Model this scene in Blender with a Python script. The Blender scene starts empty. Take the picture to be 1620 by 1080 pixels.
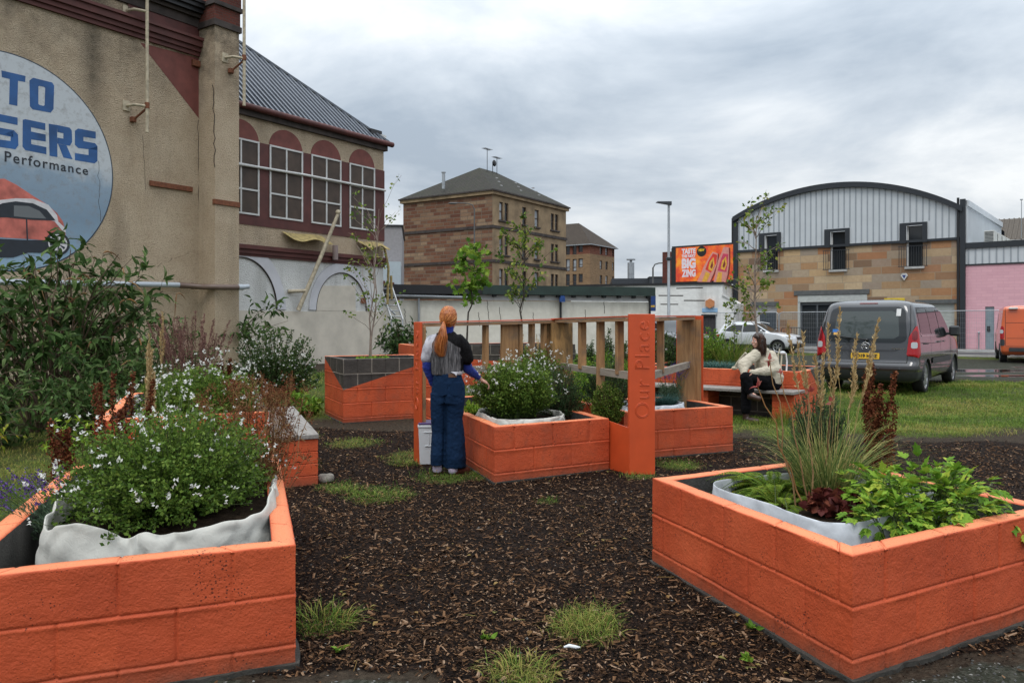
import bpy, math, random
import numpy as np
from mathutils import Vector, Matrix
from math import radians, sin, cos, pi, atan2, sqrt

# ---------------------------------------------------------------- camera, light, exposure
S = bpy.context.scene
COL = S.collection
F, H0, CX, EH = 1260.0, 511.0, 810.0, 1.5      # focal length in photo pixels, horizon row, centre column, eye height
cam = bpy.data.cameras.new('camera'); camo = bpy.data.objects.new('camera', cam); COL.objects.link(camo)
cam.sensor_width = 36; cam.lens = 28.0; cam.shift_y = -29/1620
cam.clip_end = 3000; cam.clip_start = 0.05
camo.location = (0, 0, EH); camo.rotation_euler = (radians(90), 0, 0)
S.camera = camo

SUN_EL, SUN_AZ = radians(58), radians(200)      # azimuth clockwise from +Y; behind the camera, a little left
w = bpy.data.worlds.new('World'); S.world = w; w.use_nodes = True
nt = w.node_tree; nt.nodes.clear()
def N(nt, t, **k):
    n = nt.nodes.new(t)
    for a, b in k.items():
        setattr(n, a, b)
    return n
out = N(nt, 'ShaderNodeOutputWorld'); bg = N(nt, 'ShaderNodeBackground')
sky = N(nt, 'ShaderNodeTexSky', sky_type='NISHITA', sun_disc=False, sun_elevation=SUN_EL, sun_rotation=SUN_AZ)
sky.air_density = 1.0; sky.dust_density = 3.0
tc = N(nt, 'ShaderNodeTexCoord'); sx = N(nt, 'ShaderNodeSeparateXYZ')
nt.links.new(tc.outputs['Generated'], sx.inputs[0])
def M_(nt, op, a, b=None, c=None, clamp=False):
    n = N(nt, 'ShaderNodeMath', operation=op, use_clamp=clamp)
    for i, v in enumerate((a, b, c)):
        if v is None: continue
        if isinstance(v, (int, float)): n.inputs[i].default_value = v
        else: nt.links.new(v, n.inputs[i])
    return n.outputs[0]
zc = M_(nt, 'MAXIMUM', sx.outputs[2], 0.0)
den = M_(nt, 'ADD', zc, 0.16)
u = M_(nt, 'DIVIDE', sx.outputs[0], den); v = M_(nt, 'DIVIDE', sx.outputs[1], den)
cb = N(nt, 'ShaderNodeCombineXYZ'); nt.links.new(u, cb.inputs[0]); nt.links.new(v, cb.inputs[1]); cb.inputs[2].default_value = 3.7
n1 = N(nt, 'ShaderNodeTexNoise'); n1.inputs['Scale'].default_value = 0.9; n1.inputs['Detail'].default_value = 7; n1.inputs['Roughness'].default_value = .56; n1.inputs['Distortion'].default_value = .35
n2 = N(nt, 'ShaderNodeTexNoise'); n2.inputs['Scale'].default_value = 0.28; n2.inputs['Detail'].default_value = 4
nt.links.new(cb.outputs[0], n1.inputs['Vector']); nt.links.new(cb.outputs[0], n2.inputs['Vector'])
mixn = M_(nt, 'ADD', M_(nt, 'MULTIPLY', n1.outputs[0], .6), M_(nt, 'MULTIPLY', n2.outputs[0], .4))
cr = N(nt, 'ShaderNodeValToRGB')
el = cr.color_ramp.elements
el[0].position = .40; el[0].color = (.30, .355, .42, 1)
el[1].position = .60; el[1].color = (.74, .76, .77, 1)
e = el.new(.485); e.color = (.455, .505, .56, 1)
nt.links.new(mixn, cr.inputs[0])
# an overcast sky grows brighter towards the zenith
zf = M_(nt, 'MULTIPLY_ADD', M_(nt, 'POWER', zc, 1.6), 2.3, .95)
hz = N(nt, 'ShaderNodeMix', data_type='RGBA')
hf = M_(nt, 'POWER', M_(nt, 'SUBTRACT', 1.0, zc, clamp=True), 14.0)
nt.links.new(M_(nt, 'MULTIPLY', hf, .60), hz.inputs[0]); nt.links.new(cr.outputs[0], hz.inputs[6]); hz.inputs[7].default_value = (.64, .665, .685, 1)
sc = N(nt, 'ShaderNodeVectorMath', operation='SCALE'); nt.links.new(hz.outputs[2], sc.inputs[0]); nt.links.new(zf, sc.inputs['Scale'])
skys = N(nt, 'ShaderNodeVectorMath', operation='SCALE'); nt.links.new(sky.outputs[0], skys.inputs[0]); skys.inputs['Scale'].default_value = .004
ad = N(nt, 'ShaderNodeVectorMath', operation='ADD'); nt.links.new(sc.outputs[0], ad.inputs[0]); nt.links.new(skys.outputs[0], ad.inputs[1])
nt.links.new(ad.outputs[0], bg.inputs[0]); bg.inputs[1].default_value = 1.0
nt.links.new(bg.outputs[0], out.inputs[0])

sl = bpy.data.lights.new('sun', 'SUN'); sl.energy = .9; sl.angle = radians(22); sl.color = (1, .96, .9)
so = bpy.data.objects.new('sun', sl); COL.objects.link(so)
sd = Vector((sin(SUN_AZ)*cos(SUN_EL), cos(SUN_AZ)*cos(SUN_EL), sin(SUN_EL)))
so.rotation_euler = sd.to_track_quat('Z', 'Y').to_euler()
so.location = (0, -10, 30)
S.view_settings.view_transform = 'Standard'; S.view_settings.look = 'None'
S.view_settings.exposure = 0.28; S.view_settings.gamma = 1.0
S.render.engine = 'CYCLES'
S.render.resolution_x = 1024; S.render.resolution_y = 682

# ---------------------------------------------------------------- helpers
RNG = np.random.default_rng(7); random.seed(7)
def lin(r, g, b):
    f = lambda c: c/12.92 if c <= .04045 else ((c+.055)/1.055)**2.4
    return (f(r/255), f(g/255), f(b/255))
def X(px, D): return (px-CX)/F*D
def gpt(px, py, z=0.0):
    D = (EH-z)*F/(py-H0); return (X(px, D), D)
def sst(a, b, x):
    t = np.clip((x-a)/(b-a), 0, 1); return t*t*(3-2*t)
def gz(x, y): return 0.10*float(sst(12.5, 17, y))

def unit(v): return v/np.maximum(np.linalg.norm(v, axis=-1, keepdims=True), 1e-9)
def hash3(ix, iy, iz, seed=0):
    n = (ix.astype(np.int64)*374761393 + iy.astype(np.int64)*668265263 + iz.astype(np.int64)*2147483647 + seed*1274126177) & 0xffffffff
    n = ((n ^ (n >> 13))*1274126177) & 0xffffffff
    n = (n ^ (n >> 16)) & 0xffffffff
    n = (n*2246822519) & 0xffffffff
    return ((n ^ (n >> 15)) & 0xffffff)/float(0xffffff)
def vnoise(p, s, seed=0):
    p = np.asarray(p, float)*s; i = np.floor(p).astype(np.int64); f = p-i; f = f*f*(3-2*f)
    r = 0
    for a in (0, 1):
        for b in (0, 1):
            for c in (0, 1):
                wgt = (f[..., 0] if a else 1-f[..., 0])*(f[..., 1] if b else 1-f[..., 1])*(f[..., 2] if c else 1-f[..., 2])
                r = r + wgt*hash3(i[..., 0]+a, i[..., 1]+b, i[..., 2]+c, seed)
    return r*2-1

def mesh_np(name, chunks, mats, smooth=False):
    """chunks: list of (V(n,3), F(m,k) int, material index, rnd(n) or None, uv(n,2) or None)"""
    me = bpy.data.meshes.new(name)
    Vs, loops, starts, totals, mi, at, uvs = [], [], [], [], [], [], []
    vo = 0; lo = 0
    for ch in chunks:
        V, Fc, m = ch[0], ch[1], ch[2]
        r = ch[3] if len(ch) > 3 and ch[3] is not None else np.zeros(len(V))
        uv = ch[4] if len(ch) > 4 and ch[4] is not None else np.zeros((len(V), 2))
        V = np.asarray(V, float).reshape(-1, 3); Fc = np.asarray(Fc, np.int64)
        if len(Fc) == 0: continue
        k = Fc.shape[1]
        Vs.append(V); loops.append((Fc+vo).ravel()); n = len(Fc)
        starts.append(lo+np.arange(n)*k); totals.append(np.full(n, k)); mi.append(np.full(n, m)); at.append(r); uvs.append(uv)
        vo += len(V); lo += n*k
    V = np.concatenate(Vs); L = np.concatenate(loops).astype(np.int32)
    me.vertices.add(len(V)); me.vertices.foreach_set('co', V.ravel().astype(np.float32))
    me.loops.add(len(L)); me.loops.foreach_set('vertex_index', L)
    st = np.concatenate(starts).astype(np.int32); tt = np.concatenate(totals).astype(np.int32)
    me.polygons.add(len(st)); me.polygons.foreach_set('loop_start', st); me.polygons.foreach_set('loop_total', tt)
    me.polygons.foreach_set('material_index', np.concatenate(mi).astype(np.int32))
    me.polygons.foreach_set('use_smooth', np.full(len(st), bool(smooth)))
    a = me.attributes.new('rnd', 'FLOAT', 'POINT'); a.data.foreach_set('value', np.concatenate(at).astype(np.float32))
    U = np.concatenate(uvs)
    uvl = me.uv_layers.new(name='UVMap'); uvl.data.foreach_set('uv', U[L].ravel().astype(np.float32))
    for m in mats: me.materials.append(m)
    me.update(calc_edges=True); me.validate()
    return me
def link(name, me, parent=None, loc=None):
    o = bpy.data.objects.new(name, me); COL.objects.link(o)
    if parent is not None: o.parent = parent
    if loc is not None: o.location = loc
    return o
def tag(o, label=None, cat=None, group=None, kind=None):
    if label: o['label'] = label
    if cat: o['category'] = cat
    if group: o['group'] = group
    if kind: o['kind'] = kind
    return o
def thing(name, label, cat, loc=(0, 0, 0), rz=0, group=None):
    o = bpy.data.objects.new(name, None); COL.objects.link(o)
    o.empty_display_size = .2
    o.location = loc; o.rotation_euler = (0, 0, rz)
    return tag(o, label, cat, group)
def copy_tree(o, parent=None):
    c = o.copy(); COL.objects.link(c); c.parent = parent
    if parent is not None: c.matrix_parent_inverse = o.matrix_parent_inverse.copy()
    for ch in [x for x in COL.objects if x.parent == o]: copy_tree(ch, c)
    return c

class MB:
    """collects polygons, builds one mesh"""
    def __init__(s): s.v = []; s.f = []; s.m = []; s.sm = []
    def add(s, V, Fc, m=0, smooth=False):
        o = len(s.v); s.v += [tuple(map(float, p)) for p in V]
        for f in Fc: s.f.append(tuple(int(i)+o for i in f)); s.m.append(m); s.sm.append(smooth)
        return s
    def box(s, x0, x1, y0, y1, z0, z1, m=0):
        V = [(x0,y0,z0),(x1,y0,z0),(x1,y1,z0),(x0,y1,z0),(x0,y0,z1),(x1,y0,z1),(x1,y1,z1),(x0,y1,z1)]
        return s.add(V, [(3,2,1,0),(4,5,6,7),(0,1,5,4),(1,2,6,5),(2,3,7,6),(3,0,4,7)], m)
    def bbox(s, x0, x1, y0, y1, z0, z1, b=.005, m=0):
        """box with chamfered edges"""
        vs = []; idx = {}
        for i, x in enumerate((x0, x1)):
            for j, y in enumerate((y0, y1)):
                for k, z in enumerate((z0, z1)):
                    sx_, sy_, sz_ = (1 if i == 0 else -1), (1 if j == 0 else -1), (1 if k == 0 else -1)
                    idx[(i,j,k,0)] = len(vs); vs.append((x, y+sy_*b, z+sz_*b))
                    idx[(i,j,k,1)] = len(vs); vs.append((x+sx_*b, y, z+sz_*b))
                    idx[(i,j,k,2)] = len(vs); vs.append((x+sx_*b, y+sy_*b, z))
        I = lambda i, j, k, a: idx[(i, j, k, a)]
        fs = []
        for i in (0, 1): fs.append((I(i,0,0,0), I(i,1,0,0), I(i,1,1,0), I(i,0,1,0)) if i else (I(i,0,0,0), I(i,0,1,0), I(i,1,1,0), I(i,1,0,0)))
        for j in (0, 1): fs.append((I(0,j,0,1), I(0,j,1,1), I(1,j,1,1), I(1,j,0,1)) if j else (I(0,j,0,1), I(1,j,0,1), I(1,j,1,1), I(0,j,1,1)))
        for k in (0, 1): fs.append((I(0,0,k,2), I(1,0,k,2), I(1,1,k,2), I(0,1,k,2)) if k else (I(0,0,k,2), I(0,1,k,2), I(1,1,k,2), I(1,0,k,2)))
        for a in (0, 1):
            for c in (0, 1):
                fs.append((I(a,c,0,0), I(a,c,1,0), I(a,c,1,1), I(a,c,0,1)))
                fs.append((I(a,0,c,0), I(a,1,c,0), I(a,1,c,2), I(a,0,c,2)))
                fs.append((I(0,a,c,1), I(1,a,c,1), I(1,a,c,2), I(0,a,c,2)))
        for i in (0, 1):
            for j in (0, 1):
                for k in (0, 1): fs.append((I(i,j,k,0), I(i,j,k,1), I(i,j,k,2)))
        return s.add(vs, fs, m)
    def prism(s, poly, y0, y1, m=0):
        """polygon in (x,z), extruded along y"""
        n = len(poly)
        V = [(p[0], y0, p[1]) for p in poly]+[(p[0], y1, p[1]) for p in poly]
        Fc = [tuple(range(n)), tuple(range(2*n-1, n-1, -1))]+[(i, i+n, (i+1) % n+n, (i+1) % n) for i in range(n)]
        return s.add(V, Fc, m)
    def zprism(s, poly, z0, z1, m=0):
        n = len(poly)
        V = [(p[0], p[1], z0) for p in poly]+[(p[0], p[1], z1) for p in poly]
        Fc = [tuple(range(n-1, -1, -1)), tuple(range(n, 2*n))]+[(i, (i+1) % n, (i+1) % n+n, i+n) for i in range(n)]
        return s.add(V, Fc, m)
    def xprism(s, poly, x0, x1, m=0):
        n = len(poly)
        V = [(x0, p[0], p[1]) for p in poly]+[(x1, p[0], p[1]) for p in poly]
        Fc = [tuple(range(n-1, -1, -1)), tuple(range(n, 2*n))]+[(i, (i+1) % n, (i+1) % n+n, i+n) for i in range(n)]
        return s.add(V, Fc, m)
    def tube(s, pts, r, n=8, m=0, cap=True):
        pts = [Vector(p) for p in pts]; k = len(pts)
        rs = r if isinstance(r, (list, tuple)) else [r]*k
        V = []; up = None
        for i, p in enumerate(pts):
            d = (pts[min(i+1, k-1)]-pts[max(i-1, 0)]).normalized()
            if up is None:
                up = Vector((0, 0, 1)) if abs(d.z) < .9 else Vector((1, 0, 0))
            a = d.cross(up).normalized(); b = a.cross(d).normalized(); up = b
            for j in range(n):
                t = 2*pi*j/n; V.append(p+(a*cos(t)+b*sin(t))*rs[i])
        Fc = [(i*n+j, i*n+(j+1) % n, (i+1)*n+(j+1) % n, (i+1)*n+j) for i in range(k-1) for j in range(n)]
        s.add(V, Fc, m, True)
        if cap:
            s.add(V[:n], [tuple(range(n-1, -1, -1))], m); s.add(V[-n:], [tuple(range(n))], m)
        return s
    def bar(s, a, b, w_, h_, m=0):
        """rectangular bar from a to b"""
        a = Vector(a); b = Vector(b); d = (b-a).normalized()
        up = Vector((0, 0, 1)) if abs(d.z) < .95 else Vector((0, 1, 0))
        r = d.cross(up).normalized()*w_/2; u_ = r.cross(d).normalized()*h_/2
        V = [a-r-u_, a+r-u_, a+r+u_, a-r+u_, b-r-u_, b+r-u_, b+r+u_, b-r+u_]
        return s.add(V, [(3,2,1,0),(4,5,6,7),(0,1,5,4),(1,2,6,5),(2,3,7,6),(3,0,4,7)], m)
    def ball(s, c, r, m=0, nu=14, nv=9):
        r = r if isinstance(r, (tuple, list)) else (r, r, r)
        V = [(c[0], c[1], c[2]-r[2])]
        for i in range(1, nv):
            t = -pi/2+pi*i/nv
            for j in range(nu):
                a = 2*pi*j/nu; V.append((c[0]+r[0]*cos(t)*cos(a), c[1]+r[1]*cos(t)*sin(a), c[2]+r[2]*sin(t)))
        V.append((c[0], c[1], c[2]+r[2])); e_ = len(V)-1
        Fc = [(0, 1+(j+1) % nu, 1+j) for j in range(nu)]
        Fc += [(1+i*nu+j, 1+i*nu+(j+1) % nu, 1+(i+1)*nu+(j+1) % nu, 1+(i+1)*nu+j) for i in range(nv-2) for j in range(nu)]
        Fc += [(e_, 1+(nv-2)*nu+j, 1+(nv-2)*nu+(j+1) % nu) for j in range(nu)]
        return s.add(V, Fc, m, True)
    def mesh(s, name, mats):
        me = bpy.data.meshes.new(name); me.from_pydata(s.v, [], s.f)
        for m in mats: me.materials.append(m)
        me.polygons.foreach_set('material_index', s.m); me.polygons.foreach_set('use_smooth', s.sm)
        uvl = me.uv_layers.new(name='UVMap')
        # box-projected uv in metres
        L = np.zeros(len(me.loops), np.int32); me.loops.foreach_get('vertex_index', L)
        V = np.array(s.v)
        nr = np.zeros(len(me.polygons)*3, np.float32); me.polygons.foreach_get('normal', nr); nr = nr.reshape(-1, 3)
        tot = np.array([len(f) for f in s.f]); ln = np.repeat(nr, tot, axis=0); P_ = V[L]; A = np.abs(ln)
        ax = A.argmax(1)
        U = np.where(ax == 0, P_[:, 1], P_[:, 0]); W_ = np.where(ax == 2, P_[:, 1], P_[:, 2])
        uvl.data.foreach_set('uv', np.stack([U, W_], 1).ravel().astype(np.float32))
        me.update(calc_edges=True)
        return me
    def build(s, name, mats, parent=None, loc=None):
        if not isinstance(mats, (list, tuple)): mats = [mats]
        return link(name, s.mesh(name, mats), parent, loc)

def freeze(ob):
    """evaluate modifiers into a plain mesh"""
    bpy.context.view_layer.update()
    dg = bpy.context.evaluated_depsgraph_get()
    me = bpy.data.meshes.new_from_object(ob.evaluated_get(dg), depsgraph=dg)
    old = ob.data; ob.modifiers.clear(); ob.data = me
    if old.users == 0: bpy.data.meshes.remove(old)
    return ob

def text_mesh(body, size, extrude=.002, offset=0.0, space=1.0, align='LEFT', shear=0.0):
    cu = bpy.data.curves.new('lettering', 'FONT'); cu.body = body; cu.size = size; cu.extrude = extrude; cu.offset = offset
    cu.space_character = space; cu.align_x = align; cu.shear = shear; cu.resolution_u = 4
    o = bpy.data.objects.new('lettering', cu); COL.objects.link(o)
    bpy.context.view_layer.update()
    dg = bpy.context.evaluated_depsgraph_get(); me = bpy.data.meshes.new_from_object(o.evaluated_get(dg), depsgraph=dg)
    bpy.data.objects.remove(o); bpy.data.curves.remove(cu)
    return me
def text_on(name, body, size, mat, parent, origin, right, up, width=None, height=None, **k):
    """lettering laid on a face: origin = left end of the baseline, right/up = directions in the parent's frame"""
    me = text_mesh(body, size, **k)
    V = np.zeros(len(me.vertices)*3, np.float32); me.vertices.foreach_get('co', V); V = V.reshape(-1, 3)
    if width: V[:, 0] = (V[:, 0]-V[:, 0].min())*(width/max(1e-6, np.ptp(V[:, 0])))
    if height: V[:, 1] = (V[:, 1]-V[:, 1].min())*(height/max(1e-6, np.ptp(V[:, 1])))
    r = Vector(right).normalized(); u_ = Vector(up).normalized(); n_ = r.cross(u_)
    R = np.array([r, u_, n_]); V = V @ R + np.array(origin)
    me.vertices.foreach_set('co', V.ravel().astype(np.float32)); me.materials.clear(); me.materials.append(mat); me.update()
    return link(name, me, parent)

# ---------------------------------------------------------------- materials
def nm(name):
    m = bpy.data.materials.new(name); m.use_nodes = True; t = m.node_tree; t.nodes.clear()
    o = N(t, 'ShaderNodeOutputMaterial'); b = N(t, 'ShaderNodeBsdfPrincipled'); t.links.new(b.outputs[0], o.inputs[0])
    return m, t, b
def rgba(c): return (c[0], c[1], c[2], 1)
def noise(t, scale, detail=4, rough=.55, coord='Object', dist=0, vec=None):
    n = N(t, 'ShaderNodeTexNoise'); n.inputs['Scale'].default_value = scale; n.inputs['Detail'].default_value = detail
    n.inputs['Roughness'].default_value = rough; n.inputs['Distortion'].default_value = dist
    if vec is None:
        c = N(t, 'ShaderNodeTexCoord'); vec = c.outputs[coord]
    t.links.new(vec, n.inputs['Vector']); return n
def ramp(t, src, stops):
    r = N(t, 'ShaderNodeValToRGB'); el = r.color_ramp.elements
    while len(el) < len(stops): el.new(.5)
    for e_, (p, c) in zip(el, stops): e_.position = p; e_.color = rgba(c) if len(c) == 3 else c
    t.links.new(src, r.inputs[0]); return r.outputs[0]
def mixc(t, f, a, b, mode='MIX'):
    n = N(t, 'ShaderNodeMix', data_type='RGBA', blend_type=mode)
    for i, v_ in ((0, f), (6, a), (7, b)):
        if isinstance(v_, (int, float)): n.inputs[i].default_value = v_
        elif isinstance(v_, tuple): n.inputs[i].default_value = rgba(v_)
        else: t.links.new(v_, n.inputs[i])
    return n.outputs[2]
def bump(t, b, src, strength=.4, dist=.01, prev=None):
    n = N(t, 'ShaderNodeBump'); n.inputs['Strength'].default_value = strength; n.inputs['Distance'].default_value = dist
    t.links.new(src, n.inputs['Height'])
    if prev is not None: t.links.new(prev, n.inputs['Normal'])
    t.links.new(n.outputs[0], b.inputs['Normal']); return n.outputs[0]
def plain(name, c, rough=.6, metal=0, var=.12, scale=6, bs=0, bscale=60, spec=.5):
    m, t, b = nm(name)
    n = noise(t, scale, 5); lo = tuple(x*(1-var) for x in c); hi = tuple(min(1, x*(1+var)) for x in c)
    t.links.new(ramp(t, n.outputs[0], [(.3, lo), (.7, hi)]), b.inputs['Base Color'])
    b.inputs['Roughness'].default_value = rough; b.inputs['Metallic'].default_value = metal; b.inputs['Specular IOR Level'].default_value = spec
    if bs: bump(t, b, noise(t, bscale, 4).outputs[0], bs, .01)
    return m
def foliage(name, stops, rough=.6, trans=.25, spec=.12):
    """leaf colour picked per leaf through the 'rnd' attribute"""
    m, t, b = nm(name); o = [n for n in t.nodes if n.type == 'OUTPUT_MATERIAL'][0]
    a = N(t, 'ShaderNodeAttribute', attribute_name='rnd')
    k = len(stops); c = ramp(t, a.outputs['Fac'], [(i/(k-1), s_) for i, s_ in enumerate(stops)])
    t.links.new(c, b.inputs['Base Color']); b.inputs['Roughness'].default_value = rough; b.inputs['Specular IOR Level'].default_value = spec
    if trans > 0:
        tr = N(t, 'ShaderNodeBsdfTranslucent'); t.links.new(c, tr.inputs[0])
        mx = N(t, 'ShaderNodeMixShader'); mx.inputs[0].default_value = trans
        t.links.new(b.outputs[0], mx.inputs[1]); t.links.new(tr.outputs[0], mx.inputs[2]); t.links.new(mx.outputs[0], o.inputs[0])
    return m
# ================================================================ GROUND
FA = (13.35, 47.4); FB = (22.5, 40.0)                      # street facade line of the arched building
FD = Vector((FB[0]-FA[0], FB[1]-FA[1])).normalized(); FN = Vector((FD.y, -FD.x))   # along, outward (towards camera)
def street(s, q): return (FA[0]+FD.x*s+FN.x*q, FA[1]+FD.y*s+FN.y*q)

def zones(x, y):
    """mulch, grass, gravel, wet for arrays of ground points"""
    p = np.stack([x, y, x*0], -1)
    nz = vnoise(p, .55, 3)*.5+vnoise(p, 1.7, 4)*.3; nf = vnoise(p, 4.0, 5)*.5+vnoise(p, 9.0, 6)*.4
    q = (x-FA[0])*FN.x+(y-FA[1])*FN.y
    # mulch bed between the planters
    edge_back = 11.6+nz*1.1+np.where(x > 2.6, -1.2, 0)
    edge_front = 3.22+.16*nz+.10*nf+.26*sst(0, .3, -.15-x)+np.clip(x-1.45, 0, 3)*.42
    mul = sst(0, .35, edge_back-y)*sst(0, .12, y-edge_front)
    mul *= 1-sst(0, .6, (-3.0-.13*(y-3))-x+nz*.4)
    # grass
    lawn = sst(-.5, .8, x-(1.6)+nz)*sst(0, 1.0, y-(10.35+nz*.8))*sst(0, 1.2, (19.6+nz*2.2)-y)
    lawn2 = sst(0, 1.5, y-11.4+nz)*sst(0, 2, 24-y)*sst(-.5, .5, 2.2-x)
    side = sst(0, .5, (-2.9-.16*(y-3))-x+nz*.6)*.85
    strip = sst(0, .5, q-7.5)*sst(0, .6, 10.6+nz-q)
    patches = np.zeros_like(x)
    for (px, py, r) in ((600, 782, .42), (515, 985, .20), (925, 995, .26), (815, 1062, .17), (700, 755, .42), (655, 722, .5), (560, 700, .55), (475, 690, .4),
                        (760, 752, .3), (1070, 735, .4), (630, 655, .6), (590, 640, .5), (865, 792, .16), (480, 740, .25), (845, 1075, .14), (1250, 690, .7),
                        (1010, 752, .25), (535, 770, .3)):
        gx, gy = gpt(px, py)
        patches = np.maximum(patches, (1-sst(.25, 1.0, np.hypot(x-gx, (y-gy)*.8)/r))*.95)
    gr = np.clip(np.maximum.reduce([lawn*(.78+.5*nf), lawn2*(.8+.5*nf), side*(.75+.6*nf), strip, patches*(.8+.4*nf)]), 0, 1)
    grav = sst(0, 1.0, y-(19.0+nz*2.0))*(1-strip)*sst(0, 1, 80-y)*sst(0, 1, x-1)
    grav = np.maximum(grav, sst(0, .1, edge_front-y)*.9)
    wet = np.zeros_like(x)
    for (cx_, cy_, rx, ry) in ((13.3, 21.2, 1.5, .55), (14.3, 23.6, 2.4, .8), (16.4, 22.0, 1.2, .4), (11.6, 24.6, 1.2, .5), (17.5, 25.2, 1.6, .6)):
        d = np.hypot((x-cx_)/rx, (y-cy_)/ry)+nz*.5+nf*.12
        wet = np.maximum(wet, 1-sst(.8, 1.0, d))
    return mul, gr*(1-wet), grav, wet

def axis(segs):
    a = []
    for lo, hi, st in segs:
        a += list(np.arange(lo, hi-1e-6, st))
    a.append(segs[-1][1]); return np.array(a)
gxs = axis([(-900, -60, 60), (-60, -12, 4), (-12, -5, .3), (-5, 6, .06), (6, 20, .2), (20, 60, 4), (60, 900, 60)])
gys = axis([(-300, -10, 30), (-10, 2.0, 1), (2.0, 6.5, .045), (6.5, 13, .09), (13, 30, .2), (30, 60, 1.0), (60, 300, 20), (300, 1800, 150)])
GXm, GYm = np.meshgrid(gxs, gys)
gxf, gyf = GXm.ravel(), GYm.ravel()
mul, grs, grav, wet = zones(gxf, gyf)
P3d = np.stack([gxf, gyf, gxf*0], -1)
gzv = .10*sst(12.5, 17, gyf)
near = (np.abs(gxf) < 25) & (gyf < 30) & (gyf > -5)
gzv = gzv+np.where(near, (vnoise(P3d, 1.1, 11)*.010+vnoise(P3d, 4.3, 12)*.005)*(1-wet)-.008*wet, 0)
nx_, ny_ = len(gxs), len(gys)
ii = (np.arange(ny_-1)[:, None]*nx_+np.arange(nx_-1)[None, :]).ravel()
gF = np.stack([ii, ii+1, ii+nx_+1, ii+nx_], 1)
me = mesh_np('ground', [(np.stack([gxf, gyf, gzv], 1), gF, 0)], [], True)
for nm_, arr in (('mulch', mul), ('grass', grs), ('gravel', grav), ('wet', wet)):
    a = me.attributes.new(nm_, 'FLOAT', 'POINT'); a.data.foreach_set('value', arr.astype(np.float32))
m, t, b = nm('ground_earth')
def att(t, n):
    a = N(t, 'ShaderNodeAttribute', attribute_name=n); return a.outputs['Fac']
nA = noise(t, 3.0, 6); nB = noise(t, 26, 6, .65); nC = noise(t, 130, 3, .6)
vor = N(t, 'ShaderNodeTexVoronoi'); vor.inputs['Scale'].default_value = 55; tcn = N(t, 'ShaderNodeTexCoord'); t.links.new(tcn.outputs['Object'], vor.inputs['Vector'])
earth = ramp(t, nB.outputs[0], [(.3, (.018, .014, .010)), (.55, (.045, .034, .024)), (.75, (.085, .065, .045))])
mulc = ramp(t, vor.outputs['Color'], [(.0, (.003, .002, .0015)), (.45, (.008, .005, .004)), (.8, (.022, .013, .009)), (1, (.06, .034, .02))])
gsc = ramp(t, nB.outputs[0], [(.25, (.03, .035, .012)), (.55, (.065, .085, .02)), (.8, (.13, .14, .04))])
grc = ramp(t, vor.outputs['Color'], [(.0, (.018, .018, .015)), (.5, (.045, .046, .038)), (1, (.12, .115, .10))])
grc = mixc(t, M_(t, 'MULTIPLY', nA.outputs[0], .8), grc, (.018, .024, .011))
def sharp(t, a, k=2.5):
    return M_(t, 'ADD', M_(t, 'MULTIPLY', M_(t, 'SUBTRACT', M_(t, 'ADD', a, M_(t, 'MULTIPLY', M_(t, 'SUBTRACT', nB.outputs[0], .5), .9)), .5), k), .5, clamp=True)
c = mixc(t, sharp(t, att(t, 'gravel')), earth, grc)
c = mixc(t, sharp(t, att(t, 'mulch')), c, mulc)
c = mixc(t, sharp(t, att(t, 'grass'), 2), c, gsc)
wt = att(t, 'wet'); c = mixc(t, wt, c, (.03, .028, .024))
t.links.new(c, b.inputs['Base Color'])
t.links.new(M_(t, 'MULTIPLY_ADD', wt, -.82, .88), b.inputs['Roughness']); t.links.new(M_(t, 'MULTIPLY_ADD', wt, .45, .08), b.inputs['Specular IOR Level'])
hh = M_(t, 'ADD', M_(t, 'MULTIPLY', vor.outputs['Distance'], 1.0), M_(t, 'MULTIPLY', nC.outputs[0], .5))
bn = N(t, 'ShaderNodeBump'); bn.inputs['Distance'].default_value = .012; t.links.new(hh, bn.inputs['Height'])
t.links.new(M_(t, 'MULTIPLY_ADD', wt, -.9, .9), bn.inputs['Strength']); t.links.new(bn.outputs[0], b.inputs['Normal'])
me.materials.append(m)
tag(link('ground', me), kind='structure')

# road and pavement in front of the far buildings
ASPH = plain('asphalt', (.06, .06, .062), .8, scale=3, bs=.4, bscale=120)
PAVE = plain('paving', (.19, .185, .17), .8, scale=2, bs=.3)
KERB = plain('kerb_stone', (.42, .41, .38), .8, scale=5)
mb = MB(); g0 = .10
def sq(s0, s1, q0, q1): return [street(s0, q0), street(s0, q1), street(s1, q1), street(s1, q0)]
mb.zprism(sq(-60, 70, 1.9, 7.2), g0-.2, g0+.010)
tag(mb.build('road', ASPH), kind='structure')
mb = MB(); mb.zprism(sq(-60, 70, -.5, 1.75), g0-.2, g0+.11); mb.build('x', PAVE)
o = COL.objects['x']; o.name = 'pavement'; tag(o, kind='structure')
mb = MB()
for i in range(120):
    s0 = -55+i*1.0
    mb.zprism(sq(s0, s0+.99, 1.752, 1.9), g0-.15, g0+.115)
    mb.zprism(sq(s0, s0+.99, 7.2, 7.34), g0-.15, g0+.07)
tag(mb.build('kerb', KERB), kind='structure')

# ================================================================ PLANTERS
m, t, b = nm('orange_masonry_paint')
n1_ = noise(t, 2.2, 6, .6); n2_ = noise(t, 90, 4, .6); n3_ = noise(t, 7, 5, .65)
base = ramp(t, n1_.outputs[0], [(.3, (.46, .073, .024)), (.5, (.55, .092, .030)), (.72, (.62, .118, .042))])
geo = N(t, 'ShaderNodeNewGeometry'); sp = N(t, 'ShaderNodeSeparateXYZ'); t.links.new(geo.outputs['Normal'], sp.inputs[0])
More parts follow.
